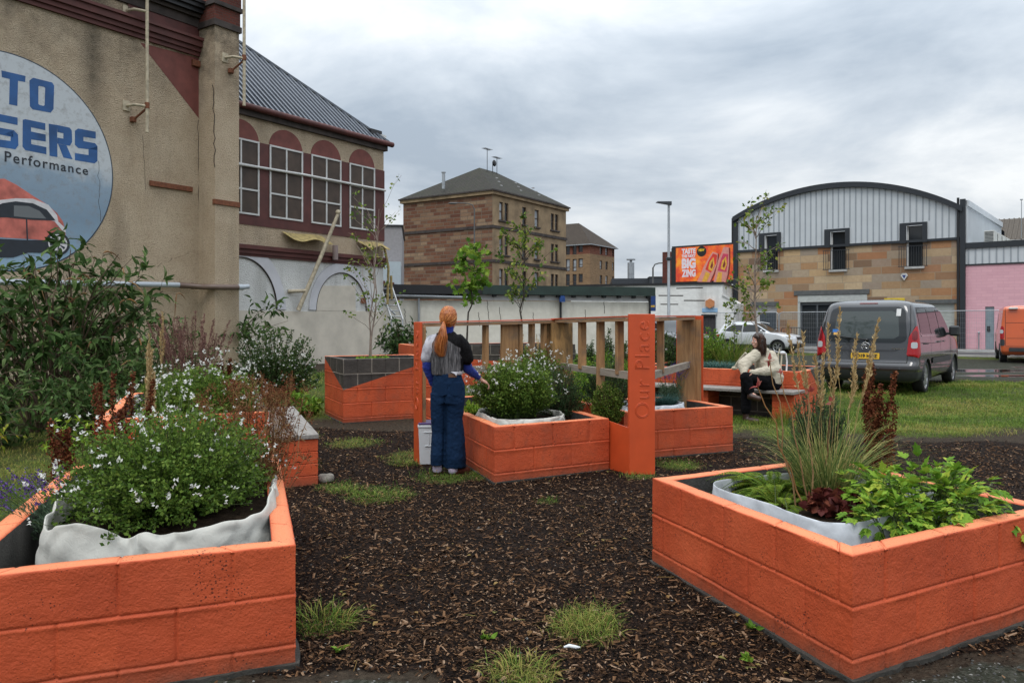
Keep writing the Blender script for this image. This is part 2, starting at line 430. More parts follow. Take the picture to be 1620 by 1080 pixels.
# upward faces of the coping mix to a paler orange
up = M_(t, 'MULTIPLY', M_(t, 'SUBTRACT', sp.outputs[2], .8, clamp=True), 4.6, clamp=True)
base = mixc(t, up, base, (.80, .28, .125))
# grime blotches of worn paint on the block faces
uvn = N(t, 'ShaderNodeUVMap'); brk = N(t, 'ShaderNodeTexBrick'); brk.inputs['Scale'].default_value = 1
brk.offset = .5; brk.inputs['Brick Width'].default_value = .44; brk.inputs['Row Height'].default_value = .22; brk.inputs['Mortar Size'].default_value = .0
brk.inputs['Color1'].default_value = (0, 0, 0, 1); brk.inputs['Color2'].default_value = (1, 1, 1, 1)
t.links.new(uvn.outputs[0], brk.inputs['Vector'])
gm = M_(t, 'MULTIPLY', M_(t, 'MULTIPLY', M_(t, 'SUBTRACT', n3_.outputs[0], .48, clamp=True), 3.2, clamp=True), .75)
objr = N(t, 'ShaderNodeObjectInfo')
gm = M_(t, 'MULTIPLY', gm, M_(t, 'MAXIMUM', objr.outputs['Alpha'], .22))
base = mixc(t, M_(t, 'MULTIPLY', gm, M_(t, 'SUBTRACT', 1.0, up, clamp=True)), base, (.25, .075, .04))
pit = N(t, 'ShaderNodeTexVoronoi'); pit.inputs['Scale'].default_value = 70; tcn = N(t, 'ShaderNodeTexCoord'); t.links.new(tcn.outputs['Object'], pit.inputs['Vector'])
pitm = noise(t, 6, 3)
ps = M_(t, 'MULTIPLY', M_(t, 'LESS_THAN', pit.outputs['Distance'], M_(t, 'MULTIPLY', M_(t, 'SUBTRACT', pitm.outputs[0], .365, clamp=True), .95)), M_(t, 'GREATER_THAN', n2_.outputs[0], .47))
bcl = M_(t, 'MULTIPLY', M_(t, 'SUBTRACT', brk.outputs['Color'], .5), .5)
base = mixc(t, M_(t, 'ABSOLUTE', bcl), base, (.34, .045, .018))
base = mixc(t, M_(t, 'MULTIPLY', ps, .85), base, (.06, .015, .010))
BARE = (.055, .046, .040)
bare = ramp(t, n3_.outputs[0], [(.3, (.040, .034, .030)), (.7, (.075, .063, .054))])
# scuffs and splashed mud low down
mudn = noise(t, 11, 5, .7); oz = N(t, 'ShaderNodeSeparateXYZ'); t.links.new(tcn.outputs['Object'], oz.inputs[0])
mud = M_(t, 'MULTIPLY', M_(t, 'SUBTRACT', .13, oz.outputs[2], clamp=True), M_(t, 'MULTIPLY', mudn.outputs[0], 9.0), clamp=True)
base = mixc(t, mud, base, (.10, .055, .035))
chp = noise(t, 34, 4, .7); chm = M_(t, 'MULTIPLY', M_(t, 'GREATER_THAN', chp.outputs[0], .70), up); base = mixc(t, chm, base, (.42, .30, .22))
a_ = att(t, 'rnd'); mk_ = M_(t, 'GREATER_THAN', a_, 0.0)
# the bare blocks have pale mortar
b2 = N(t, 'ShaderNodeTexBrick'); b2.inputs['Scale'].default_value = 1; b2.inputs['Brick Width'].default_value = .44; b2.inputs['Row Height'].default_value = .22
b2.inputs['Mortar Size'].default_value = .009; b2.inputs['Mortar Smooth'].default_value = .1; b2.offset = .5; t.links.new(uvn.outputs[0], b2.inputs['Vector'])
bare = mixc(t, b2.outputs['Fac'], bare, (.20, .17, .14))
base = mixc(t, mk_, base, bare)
t.links.new(base, b.inputs['Base Color']); b.inputs['Roughness'].default_value = .62; b.inputs['Specular IOR Level'].default_value = .3
hb = M_(t, 'ADD', M_(t, 'ADD', M_(t, 'MULTIPLY', n2_.outputs[0], .7), M_(t, 'MULTIPLY', noise(t, 30, 4, .6).outputs[0], .8)), M_(t, 'MULTIPLY', ps, -1.0))
bump(t, b, hb, .8, .008)
ORANGE = m
INNER = plain('bare_block_inside', (.05, .047, .043), .9, var=.5, scale=6, bs=.5, bscale=70)
SOIL = plain('potting_soil', (.018, .012, .008), .95, var=.6, scale=20, bs=1, bscale=60, spec=.05)
FOOT = plain('concrete_footing', (.038, .035, .029), .9, var=.35, scale=9, bs=.8, bscale=50)

def planter(name, label, poly, H, soil_z, fine=.04, bare=None, group='orange painted block planters', dirt=.5, z0=-.03, thick=.1, foot=True, base_z=0):
    root = thing(name, label, 'planter', (poly[0][0], poly[0][1], base_z), 0, group)
    O = [Vector(p)-Vector(poly[0]) for p in poly]; n = len(O)
    nrm = []
    for i in range(n):
        d = (O[(i+1) % n]-O[i]).normalized(); nrm.append(Vector((d.y, -d.x)))     # outward for CCW
    mit = [(nrm[i-1]+nrm[i])/(1+nrm[i-1].dot(nrm[i])) for i in range(n)]
    I = [O[i]-mit[i]*thick for i in range(n)]
    beds = [H-.22*k for k in range(1, 6) if H-.22*k > .03]
    zr = set(np.round(np.arange(z0, H-.008, fine), 4))
    for zb in beds:
        zr = {z for z in zr if abs(z-zb) > .024} | {round(zb+dz, 4) for dz in (-.022, -.015, -.009, -.004, 0, .004, .009, .016)}
    zr = sorted(zr)
    if zr[-1] < H-.012: zr.append(H-.010)
    chunks = []
    for i in range(n):
        a, c = O[i], O[(i+1) % n]; L = (c-a).length; ai, ci = I[i], I[(i+1) % n]
        us = set(np.round(np.linspace(0, L, max(3, int(L/fine))), 4))
        perps = []
        for k in range(len(beds)+1):
            off = (.0 if k % 2 else .22)+.13*(i % 2)
            perps.append([off+.44*j for j in range(int(L/.44)+1) if .05 < off+.44*j < L-.05])
        for row in perps[:3]:
            for pu in row:
                us = {u for u in us if abs(u-pu) > .013 or u in (0, round(L, 4))} | {round(pu+d, 4) for d in (-.012, -.005, 0, .005, .012)}
        us = np.array(sorted(u for u in us if 0 <= u <= L)); us[-1] = L; us[0] = 0
        m_ = len(us); fr = us/L
        A3 = np.array([a.x, a.y]); C3 = np.array([c.x, c.y]); Ai = np.array([ai.x, ai.y]); Ci = np.array([ci.x, ci.y])
        po = A3+(C3-A3)*fr[:, None]; pi_ = Ai+(Ci-Ai)*fr[:, None]
        Nn = np.tile(np.array([nrm[i].x, nrm[i].y]), (m_, 1)); Nn[0] = (mit[i].x, mit[i].y); Nn[-1] = (mit[(i+1) % n].x, mit[(i+1) % n].y)
        rows = []; mats = []; rn = []; uvs = []
        wp = np.array([poly[0][0], poly[0][1]])
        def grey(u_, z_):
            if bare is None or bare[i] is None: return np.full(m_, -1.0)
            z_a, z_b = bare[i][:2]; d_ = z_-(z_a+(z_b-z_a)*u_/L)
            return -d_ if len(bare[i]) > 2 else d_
        for z in zr:
            P3_ = np.stack([po[:, 0]+wp[0], po[:, 1]+wp[1], np.full(m_, z)], 1)
            wob = .004*vnoise(P3_, 2.5, 21)
            d = .0022*vnoise(P3_, 22, 22)+.0035*vnoise(P3_, 5, 23)
            for zb in beds:
                zz = z-zb-wob
                d += -.006*np.exp(-(zz/.0045)**2)+.005*np.exp(-((zz+.013)/.006)**2)*(.6+.6*vnoise(P3_, 4, 24))
            k = sum(1 for zb in beds if z < zb)
            for pu in (perps[k] if k < len(perps) else []):
                d += (-.0095*np.exp(-((us-pu)/.006)**2)+.004*np.exp(-((us-pu-.013)/.006)**2))*(.8+.5*vnoise(P3_, 9, 27))
            p2 = po+Nn*d[:, None]
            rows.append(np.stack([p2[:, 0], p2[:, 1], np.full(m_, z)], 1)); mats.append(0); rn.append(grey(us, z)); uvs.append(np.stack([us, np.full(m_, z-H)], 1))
        for tt, dz in ((0, -.005), (.05, -.0008), (.35, .0), (.65, 0), (.95, -.0008), (1, -.006)):
            p2 = po*(1-tt)+pi_*tt
            P3_ = np.stack([p2[:, 0]+wp[0], p2[:, 1]+wp[1], np.full(m_, H)], 1)
            zz = H+dz+.0022*vnoise(P3_, 6, 25)+.001*vnoise(P3_, 28, 26)
            for pu in perps[0]: zz = zz-.006*np.exp(-((us-pu)/.006)**2)
            rows.append(np.stack([p2[:, 0], p2[:, 1], zz], 1)); mats.append(0)
            g = grey(us, H); rn.append(np.where(g > .05, g, -1.0) if (bare and bare[i] and len(bare) > n) else np.full(m_, -1.0)); uvs.append(np.stack([us, np.full(m_, -.02-tt*.05)], 1))
        for z in (H-.05, H-.12, soil_z-.05):
            P3_ = np.stack([pi_[:, 0], pi_[:, 1], np.full(m_, z)], 1)
            rows.append(P3_); mats.append(1); rn.append(np.full(m_, -1.0)); uvs.append(np.stack([us, np.full(m_, z)], 1))
        R = len(rows); V = np.concatenate(rows); rr = np.concatenate(rn); uv = np.concatenate(uvs)
        for mi_ in (0, 1):
            fi = [r for r in range(R-1) if mats[r+1] == mi_]
            r_ = np.array(fi)[:, None]; c_ = np.arange(m_-1)[None, :]; k0 = (r_*m_+c_).ravel()
            chunks.append((V, np.stack([k0, k0+1, k0+1+m_, k0+m_], 1), mi_, rr, uv))
    w_ = link('wall', mesh_np('wall', chunks, [ORANGE, INNER], True), root)
    w_.color = (1, 1, 1, dirt)
    V = [(p.x, p.y, soil_z) for p in I]
    # uneven soil
    k = 14; g = []
    for a in range(k):
        for b_ in range(k):
            u_, v_ = a/(k-1), b_/(k-1)
            p = (I[0]*(1-u_)+I[1]*u_)*(1-v_)+(I[3]*(1-u_)+I[2]*u_)*v_
            g.append((p.x, p.y, soil_z+.02*random.uniform(-1, 1)))
    k0 = (np.arange(k-1)[:, None]*k+np.arange(k-1)[None, :]).ravel()
    link('soil', mesh_np('soil', [(np.array(g), np.stack([k0, k0+k, k0+k+1, k0+1], 1), 0)], [SOIL], True), root)
    if foot:
        mb = MB()
        for i in range(n):
            a, c = O[i]+mit[i]*.014, O[(i+1) % n]+mit[(i+1) % n]*.014; ai, ci = O[i]-mit[i]*.04, O[(i+1) % n]-mit[(i+1) % n]*.04
            q = 24
            pts = []
            for j in range(q+1):
                f_ = j/q; p = a.lerp(c, f_)+nrm[i]*(random.uniform(-.012, .02) if 0 < j < q else 0); pts.append(p)
            poly_ = pts+[ci, ai]
            mb.zprism([(p.x, p.y) for p in poly_], -.05, .012)
        mb.build('footing', FOOT, root)
    return root

PR = [(1.424, 3.33), (2.88, 4.17), (2.27, 5.74), (.881, 5.0)]
P1 = [(-2.21, 2.98), (-.95, 3.5), (-1.74, 5.93), (-3.0, 5.41)]
P2 = [(-3.46, 6.6), (-2.23, 7.3), (-3.15, 9.8), (-4.45, 9.25)]
P3 = [(-2.52, 11.9), (-1.2, 12.6), (-1.75, 13.85), (-3.08, 13.1)]
P4 = [(-.165, 7.45), (.99, 8.13), (.02, 10.98), (-1.13, 10.3)]
P5 = [(-2.15, 17.6), (1.5, 18.9), (.9, 20.6), (-2.75, 19.3)]
P6 = [(1.22, 8.68), (2.58, 9.3), (2.12, 10.6), (.76, 9.98)]
P7 = [(2.2, 14.1), (4.5, 12.27), (5.4, 13.9), (3.1, 15.7)]
planter('raised_planter', 'low orange planter nearest on the right, with feather grass and a lime green plant', PR, .53, .24, .03, dirt=.15)
planter('raised_planter', 'low orange planter nearest on the left, with a wide grey cloth bag', P1, .53, .16, .03, dirt=.1)
planter('raised_planter', 'orange planter behind the front left one, a slatted bench along its side', P2, .69, .45, .05,
        bare=[None, (.47, .47), None, None, 1], dirt=.5)
planter('raised_planter', 'tall orange planter with a bare dark triangle of blocks, holding a thin birch', P3, .96, .86, .05,
        bare=[(.50, .93), None, None, (.93, .50), 1], dirt=.9)
planter('raised_planter', 'low orange planter beside the standing person, filled by white flowered sage', P4, .53, .40, .04, dirt=.8)
planter('raised_planter', 'far planter with bare grey blocks behind the timber screens, holding two saplings', P5, 1.0, .9, .08,
        bare=[(.80, .46), None, None, None, 1], dirt=.9)
planter('raised_planter', 'low orange planter right of the wide sign post, holding blue fescue and lavender', P6, .53, .38, .04, dirt=.9)
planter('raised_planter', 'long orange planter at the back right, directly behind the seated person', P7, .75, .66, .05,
        bare=[(.40, .40, -1), (.95, .30), None, None, 1], dirt=.5)  # front below the bench: bare blocks and its shade in one dark tone
# paint lines on the bare rims differ: handled by the mask above

# ---- benches
def wood(name, c1, c2, sc=(1, 14, 14), rough=.75, c3=None):
    m, t, b = nm(name); tcn = N(t, 'ShaderNodeTexCoord'); mp = N(t, 'ShaderNodeMapping'); mp.inputs['Scale'].default_value = sc
    t.links.new(tcn.outputs['Object'], mp.inputs[0]); n = noise(t, 3, 6, .65, vec=mp.outputs[0], dist=.4)
    c = ramp(t, n.outputs[0], [(.3, c1), (.7, c2)])
    k = noise(t, 4.0, 4)
    if c3: c = mixc(t, M_(t, 'MULTIPLY', M_(t, 'SUBTRACT', k.outputs[0], .5, clamp=True), 4, clamp=True), c, c3)
    t.links.new(c, b.inputs['Base Color']); b.inputs['Roughness'].default_value = rough; b.inputs['Specular IOR Level'].default_value = .3
    bump(t, b, n.outputs[0], .35, .004); return m
WGREY = wood('weathered_slat', (.16, .145, .13), (.32, .30, .28), (14, 1, 14))
WDARK = wood('dark_slat', (.10, .075, .06), (.20, .16, .135), (14, 1, 14))
PAINT = plain('orange_gloss_paint', (.56, .078, .020), .42, var=.10, scale=4, bs=.08, bscale=40)
def obox(mb, A, ux, uy, x0, x1, y0, y1, z0, z1, b=.006, m=0):
    """box in a local oblique frame, chamfered in its own axes"""
    t_ = MB(); t_.bbox(x0, x1, y0, y1, z0, z1, b)
    V = [(A[0]+p[0]*ux[0]+p[1]*uy[0], A[1]+p[0]*ux[1]+p[1]*uy[1], p[2]) for p in t_.v]
    mb.add(V, t_.f, m)
# left bench along planter 2
bA = (-1.79, 7.38); ly = Vector((-.92, 2.5)).normalized(); lx = Vector((1.23, .7)).normalized()
root = thing('planter_bench', 'grey slatted bench on orange blocks attached to the planter behind the front left one', 'bench', (bA[0], bA[1], 0), atan2(lx.y, lx.x))
ly_l = Vector((ly.dot(lx), ly.dot(Vector((-lx.y, lx.x)))))
for x0, x1, w_, z_ in ((-.19, .0, WGREY, .475), (-.44, -.225, WDARK, .470)):
    mb = MB()
    for k in range(4):
        obox(mb, (0, 0), (1, 0), ly_l, x0, x1, .0+k*.66, .65+k*.66, z_-.045, z_)
    mb.build('seat_slat', w_, root)
mb = MB(); mb.bar((-.205, .01, .45), (-.205+ly_l.x*2.6, ly_l.y*2.6, .45), .02, .05); mb.build('seat_rail', WDARK, root)
mb = MB()
for k in range(4): obox(mb, (0, 0), (1, 0), (0, 1), -.60, .0, .02, .42, -.02+k*.111, .088+k*.111, .006)
for k in range(4): obox(mb, (0, 0), (1, 0), (0, 1), -.592, -.008, .028, .412, -.02+k*.111, .094+k*.111, .003)
s_ = mb.build('block_support', ORANGE, root); s_.data.attributes.new('rnd', 'FLOAT', 'POINT').data.foreach_set('value', [-1.0]*len(s_.data.vertices)); s_.color = (1, 1, 1, .2)
mb = MB()
for k in range(4): obox(mb, (ly_l.x*2.2, ly_l.y*2.2), (1, 0), (0, 1), -.44, .0, .02, .42, -.02+k*.111, .088+k*.111, .006)
s_ = mb.build('block_support', ORANGE, root); s_.data.attributes.new('rnd', 'FLOAT', 'POINT').data.foreach_set('value', [-1.0]*len(s_.data.vertices))
# right bench
rd = Vector((P7[0][0]-P7[1][0], P7[0][1]-P7[1][1])).normalized()       # along the wall to the left
rn_ = Vector((-rd.y, rd.x));
if rn_.y > 0: rn_ = -rn_                                              # outward
RB = Vector(P7[1])
root = thing('planter_bench', 'plank bench on orange blocks where the person in the cream jumper sits', 'bench', (RB.x, RB.y, 0), atan2(-rd.y, -rd.x))
# local x runs towards the right end, local -y is outward
for k, (y0, y1) in enumerate(((-.265, -.012), (-.53, -.275))):
    mb = MB(); mb.bbox(-2.75, .02, y0, y1, .43, .475, .005); mb.build('seat_slat', WGREY, root)
for x0, x1 in ((-.34, -.0), (-1.62, -1.38)):
    mb = MB()
    for k in range(4):
        mb.bbox(x0, x1, -.44, -.012, -.02+k*.1125, .088+k*.1125, .006)
        mb.bbox(x0+.006, x1-.006, -.434, -.02, -.02+k*.1125, .0905+k*.1125, .002)
    s_ = mb.build('block_support', ORANGE, root); s_.data.attributes.new('rnd', 'FLOAT', 'POINT').data.foreach_set('value', [-1.0]*len(s_.data.vertices)); s_.color = (1, 1, 1, .3)
BENCH = root

# ================================================================ SIGN POSTS AND TIMBER SCREENS
TIMB = wood('screen_timber', (.22, .115, .05), (.44, .25, .115), (9, 9, .8), .7, (.15, .11, .08))
TIMR = wood('screen_rail_timber', (.24, .13, .065), (.40, .25, .14), (1.2, 1.2, 9), .7, (.2, .16, .13))
TGREY = wood('weathered_rail', (.20, .165, .13), (.33, .29, .24), (1.2, 1.2, 9), .8)
TDARK = wood('stained_board', (.07, .05, .03), (.48, .27, .10), (5, 5, 1.2), .7, (.06, .045, .03))
def lift(a, b, f): return Vector(a).lerp(Vector(b), f)
ZT = 1.575
def screen(root, A, B, ups, zta=ZT, ztb=ZT, zr=.97, rail=True, wide=.15):
    """timber screen from A to B (plan), tops at zta / ztb; ups = list of (fraction, width, depth, bottom z, material)"""
    A = Vector(A)-Vector(root.location.xy); B = Vector(B)-Vector(root.location.xy); d = (B-A).normalized(); n_ = Vector((d.y, -d.x)); L = (B-A).length
    mb = MB(); mb.bar((A.x, A.y, zta-.012-.026), (B.x, B.y, ztb-.012-.026), wide, .034); mb.build('top_rail', TIMR, root)
    mb = MB(); mb.bar((A.x, A.y, zta-.008), (B.x, B.y, ztb-.008), wide+.02, .012); mb.build('top_cap', PAINT, root)
    if rail:
        mb = MB(); mb.bar((A.x, A.y, zr), (B.x, B.y, zr), .05, .075); mb.build('bottom_rail', TGREY, root)
    for f, w_, dp, zb, mt in ups:
        p = A.lerp(B, f); mb = MB()
        z1 = zta+(ztb-zta)*f-.056
        V = []
        a0 = p-d*w_/2-n_*dp/2; a1 = p+d*w_/2-n_*dp/2; a2 = p+d*w_/2+n_*dp/2; a3 = p-d*w_/2+n_*dp/2
        mb.zprism([a1, a0, a3, a2][::-1] if (a1-a0).cross(a2-a1) < 0 else [a0, a1, a2, a3], zb, z1); mb.build('upright', mt, root)
def frac(A, B, px):
    k = (px-CX)/F; dx, dy = B[0]-A[0], B[1]-A[1]
    return (k*A[1]-A[0])/(dx-k*dy)
# right post with engraved words, folded steel
OPA = (1.157, 7.86); OPB = (1.42, 7.90)
def panel_post(name, label, A, B, ztop, wing=None, zs=(.02, .55), tw=.10):
    root = thing(name, label, 'sign post', (A[0], A[1], 0), atan2(B[1]-A[1], B[0]-A[0]))
    L = (Vector(B)-Vector(A)).length
    return root, L
root, L = panel_post('sign_post', 'wide orange post at the end of the screens with Our Place pressed up its face', OPA, OPB, ZT)
mb = MB(); mb.bbox(0, L, 0, .05, -.02, 1.59, .004); mb.build('post', PAINT, root)
mb = MB()
wa = Vector((.975-OPA[0], 8.20-OPA[1])); ca, sa = cos(-root.rotation_euler.z), sin(-root.rotation_euler.z)
wl = Vector((wa.x*ca-wa.y*sa, wa.x*sa+wa.y*ca))
V = [(0, .002), (wl.x, wl.y), (wl.x+.012, wl.y+.02), (.012, .022)]
mb.add([(V[0][0], V[0][1], -.02), (V[1][0], V[1][1], -.02), (V[2][0], V[2][1], -.02), (V[3][0], V[3][1], -.02),
        (V[0][0], V[0][1], .465), (V[1][0], V[1][1], .50), (V[2][0], V[2][1], .50), (V[3][0], V[3][1], .465)],
       [(0,1,2,3),(7,6,5,4),(0,4,5,1),(1,5,6,2),(2,6,7,3),(3,7,4,0)]); mb.build('side_wing', PAINT, root)
def pressed(root, L, z0, z1, y=-.0, depth=.006, xoff=.5, size=.19):
    """words pressed into the post, read upwards: the raised outline round each stroke is what shows"""
    cu = bpy.data.curves.new('lettering', 'FONT'); cu.body = 'Our Place'; cu.size = size; cu.space_character = 1.12
    cu.fill_mode = 'NONE'; cu.bevel_depth = .0046; cu.bevel_resolution = 1; cu.resolution_u = 5; cu.offset = -.004
    o = bpy.data.objects.new('lettering', cu); COL.objects.link(o); bpy.context.view_layer.update()
    me = bpy.data.meshes.new_from_object(o.evaluated_get(bpy.context.evaluated_depsgraph_get()))
    bpy.data.objects.remove(o); bpy.data.curves.remove(cu)
    V = np.zeros(len(me.vertices)*3, np.float32); me.vertices.foreach_get('co', V); V = V.reshape(-1, 3)
    s_ = (z1-z0)/np.ptp(V[:, 0]); V = V*np.array([s_, s_, 1]); V[:, 0] -= V[:, 0].min(); cy = (V[:, 1].min()+V[:, 1].max())/2
    W_ = np.stack([L*xoff-(V[:, 1]-cy), y+V[:, 2], z0+V[:, 0]], 1)
    me.vertices.foreach_set('co', W_.ravel().astype(np.float32)); me.materials.clear(); me.materials.append(PAINT); me.update()
    for p in me.polygons: p.use_smooth = True
    return link('lettering', me, root)
pressed(root, L, .56, 1.52)
sA = (-1.078, 8.735); sB = (-.985, 8.50)
root = thing('sign_post', 'narrow orange post seen almost edge on left of the standing person, with pressed words', 'sign post', (sA[0], sA[1], 0), atan2(sB[1]-sA[1], sB[0]-sA[0]))
L = (Vector(sB)-Vector(sA)).length
mb = MB(); mb.bbox(0, L, 0, .03, -.02, 1.51, .004)
mb.build('post', PAINT, root)
mb = MB(); mb.bbox(.02, L-.02, .032, .075, -.02, 1.46, .004); mb.build('timber_backing', TIMB, root)
pressed(root, L, .56, 1.42)

U = lambda f, w_, dp=.07, zb=.97, mt=None: (f, w_, dp, zb, mt or TIMB)
A_, B_ = (-1.0, 8.62), (.53, 10.02)
root = thing('timber_screen', 'orange capped timber screen reaching right from the post behind the standing person', 'screen', (A_[0], A_[1], 0))
fr_ = lambda px: frac(A_, B_, px)
screen(root, A_, B_, [U(fr_(768), .045), U(fr_(806), .26, .03, .3, TIMB), U(fr_(822), .05, .06), U(fr_(841), .05), U(fr_(860), .045), U(fr_(873), .15, .05, .3)], 1.515, 1.555)
A_, B_ = (1.21, 8.0), (.57, 10.05)
root = thing('timber_screen', 'orange capped timber screen running back from the wide sign post over the middle planter', 'screen', (A_[0], A_[1], 0))
screen(root, A_, B_, [U(frac(A_, B_, 980), .07), U(frac(A_, B_, 950), .075, .07, .35), U(frac(A_, B_, 921), .09), U(.93, .05, .28, .3, TDARK), U(.985, .10, .34, .3, TDARK)], 1.575, 1.56)
A_, B_ = (1.40, 8.0), (2.26, 10.15)
root = thing('timber_screen', 'short orange capped timber screen running back right of the wide sign post', 'screen', (A_[0], A_[1], 0))
screen(root, A_, B_, [U(frac(A_, B_, 1045), .06), U(.965, .045, .16, .28, TIMB), U(.985, .045, .30, .28, TIMB)], 1.575, 1.60, .975)
e_ = MB(); d_ = (Vector(B_)-Vector(A_)).normalized(); n_ = Vector((d_.y, -d_.x)); p_ = Vector(B_)-Vector(A_)+d_*.035
e_.bar((p_.x-n_.x*.17, p_.y-n_.y*.17, .94), (p_.x+n_.x*.17, p_.y+n_.y*.17, .94), .014, 1.31); e_.build('end_cap', PAINT, root)

# white tub beside the narrow post
WPLA = plain('white_plastic', (.62, .64, .66), .45, var=.06, scale=5)
PURP = plain('purple_plastic', (.06, .03, .12), .5, var=.1)
root = thing('storage_tub', 'white plastic tub with a dark purple lid behind the standing person', 'tub', (-.82, 8.62, 0), .1)
mb = MB()
mb.add([(-.175,-.13,0),(.175,-.13,0),(.175,.13,0),(-.175,.13,0),(-.19,-.145,.40),(.19,-.145,.40),(.19,.145,.40),(-.19,.145,.40)], [(3,2,1,0),(4,5,6,7),(0,1,5,4),(1,2,6,5),(2,3,7,6),(3,0,4,7)])
mb.bbox(-.197, .197, -.152, .152, .39, .415, .004); mb.bbox(-.13, -.03, -.150, -.135, .335, .347, .003); mb.bbox(-.085, -.075, -.146, -.13, .20, .335, .003); mb.bbox(-.12, -.04, -.147, -.13, .19, .20, .003)
mb.build('body', WPLA, root)
mb = MB(); mb.bbox(-.19, .19, -.147, .147, .417, .44, .006); mb.build('lid', PURP, root)
# ================================================================ BUILDINGS
class Plane:
    """vertical facade: maps photo measurements to metres along it (s), height (z)"""
    def __init__(s, o, d, n=0.0):
        d = Vector(d).normalized(); s.d = d; s.n = Vector((d.y, -d.x)); s.o = Vector(o)+s.n*n; s.rz = atan2(d.y, d.x)
    def px(s, px, py=H0):
        k = (px-CX)/F; t = (k*s.o.y-s.o.x)/(s.d.x-k*s.d.y); D = s.o.y+t*s.d.y
        return t, EH-(py-H0)/F*D
    def s(s_, px): return s_.px(px)[0]
    def z(s_, px, py): return s_.px(px, py)[1]
def wall_holes(mb, s0, s1, z0, z1, holes, y=0.0, depth=.18, m=0, back=None):
    """wall face with real openings and reveals; holes = (a, b, c, d) in s0,s1,z0,z1"""
    xs = sorted({s0, s1} | {h[0] for h in holes} | {h[1] for h in holes}); zs = sorted({z0, z1} | {h[2] for h in holes} | {h[3] for h in holes})
    xs = [x for x in xs if s0 <= x <= s1]; zs = [z for z in zs if z0 <= z <= z1]
    for a, b_ in zip(xs, xs[1:]):
        for c, d in zip(zs, zs[1:]):
            mx, mz = (a+b_)/2, (c+d)/2
            if any(h[0] < mx < h[1] and h[2] < mz < h[3] for h in holes): continue
            mb.add([(a, y, c), (b_, y, c), (b_, y, d), (a, y, d)], [(0, 1, 2, 3)], m)
    for a, b_, c, d in holes:
        y2 = y+depth
        mb.add([(a,y,c),(b_,y,c),(b_,y,d),(a,y,d),(a,y2,c),(b_,y2,c),(b_,y2,d),(a,y2,d)], [(0,4,5,1),(1,5,6,2),(2,6,7,3),(3,7,4,0)], m)
def roughcast(name, c, c2, stain=(.04, .033, .026), st=.5, bs=.9, scale=38, dk=.55):
    m, t, b = nm(name); n = noise(t, 1.3, 6, .6); v_ = N(t, 'ShaderNodeTexVoronoi'); v_.inputs['Scale'].default_value = scale
    tcn = N(t, 'ShaderNodeTexCoord'); t.links.new(tcn.outputs['Object'], v_.inputs['Vector'])
    base = ramp(t, n.outputs[0], [(.3, c), (.7, c2)])
    base = mixc(t, M_(t, 'MULTIPLY', v_.outputs['Distance'], dk, clamp=True), base, tuple(x*.4 for x in c), 'MIX')
    mp = N(t, 'ShaderNodeMapping'); mp.inputs['Scale'].default_value = (1.1, 1.1, .16); t.links.new(tcn.outputs['Object'], mp.inputs[0])
    s_ = noise(t, 1.0, 6, .62, vec=mp.outputs[0])
    base = mixc(t, M_(t, 'MULTIPLY', M_(t, 'SUBTRACT', s_.outputs[0], .52, clamp=True), 4*st, clamp=True), base, stain)
    t.links.new(base, b.inputs['Base Color']); b.inputs['Roughness'].default_value = .9; b.inputs['Specular IOR Level'].default_value = .2
    n4 = noise(t, scale*1.6, 4, .6)
    bump(t, b, M_(t, 'ADD', v_.outputs['Distance'], n4.outputs[0]), bs, .03); return m
def masonry(name, cols, bw, bh, mortar=(.22, .2, .17), ms=.012, var=.3, rough=.85, bs=.5, off=.5, soot=(.05, .04, .033), ss=.5, squash=1.0):
    m, t, b = nm(name); uv = N(t, 'ShaderNodeUVMap')
    nz = noise(t, .9, 3, vec=uv.outputs[0]); 
    bt = N(t, 'ShaderNodeTexBrick'); bt.inputs['Scale'].default_value = 1; bt.inputs['Brick Width'].default_value = bw; bt.inputs['Row Height'].default_value = bh
    bt.inputs['Mortar Size'].default_value = ms; bt.inputs['Mortar Smooth'].default_value = .2; bt.inputs['Bias'].default_value = 0; bt.offset = off; bt.squash = squash; bt.squash_frequency = 3
    bt.inputs['Color1'].default_value = (0, 0, 0, 1); bt.inputs['Color2'].default_value = (1, 1, 1, 1); bt.inputs['Mortar'].default_value = (.5, .5, .5, 1)
    t.links.new(uv.outputs[0], bt.inputs['Vector'])
    k = len(cols); r = ramp(t, bt.outputs['Color'], [(i/(k-1)*.98+.01, c) for i, c in enumerate(cols)])
    n = noise(t, 6, 6, .65); r = mixc(t, M_(t, 'MULTIPLY', n.outputs[0], var*1.6), r, tuple(x*.45 for x in cols[0]))
    r = mixc(t, bt.outputs['Fac'], r, mortar)
    n5 = noise(t, .35, 6, .6)
    r = mixc(t, M_(t, 'MULTIPLY', M_(t, 'SUBTRACT', n5.outputs[0], .5, clamp=True), 4*ss, clamp=True), r, soot)
    t.links.new(r, b.inputs['Base Color']); b.inputs['Roughness'].default_value = rough; b.inputs['Specular IOR Level'].default_value = .25
    bump(t, b, M_(t, 'ADD', M_(t, 'MULTIPLY', bt.outputs['Fac'], -1.0), M_(t, 'MULTIPLY', n.outputs[0], .5)), bs, .02); return m
TAN = roughcast('tan_roughcast', (.53, .41, .285), (.67, .545, .40), (.075,.06,.045), st=.45)
t = TAN.node_tree; b = [n for n in t.nodes if n.type == 'BSDF_PRINCIPLED'][0]; src = b.inputs['Base Color'].links[0].from_socket
tcn = N(t, 'ShaderNodeTexCoord'); s3 = N(t, 'ShaderNodeSeparateXYZ'); t.links.new(tcn.outputs['Object'], s3.inputs[0]); nn = noise(t, 2.2, 5, .65)
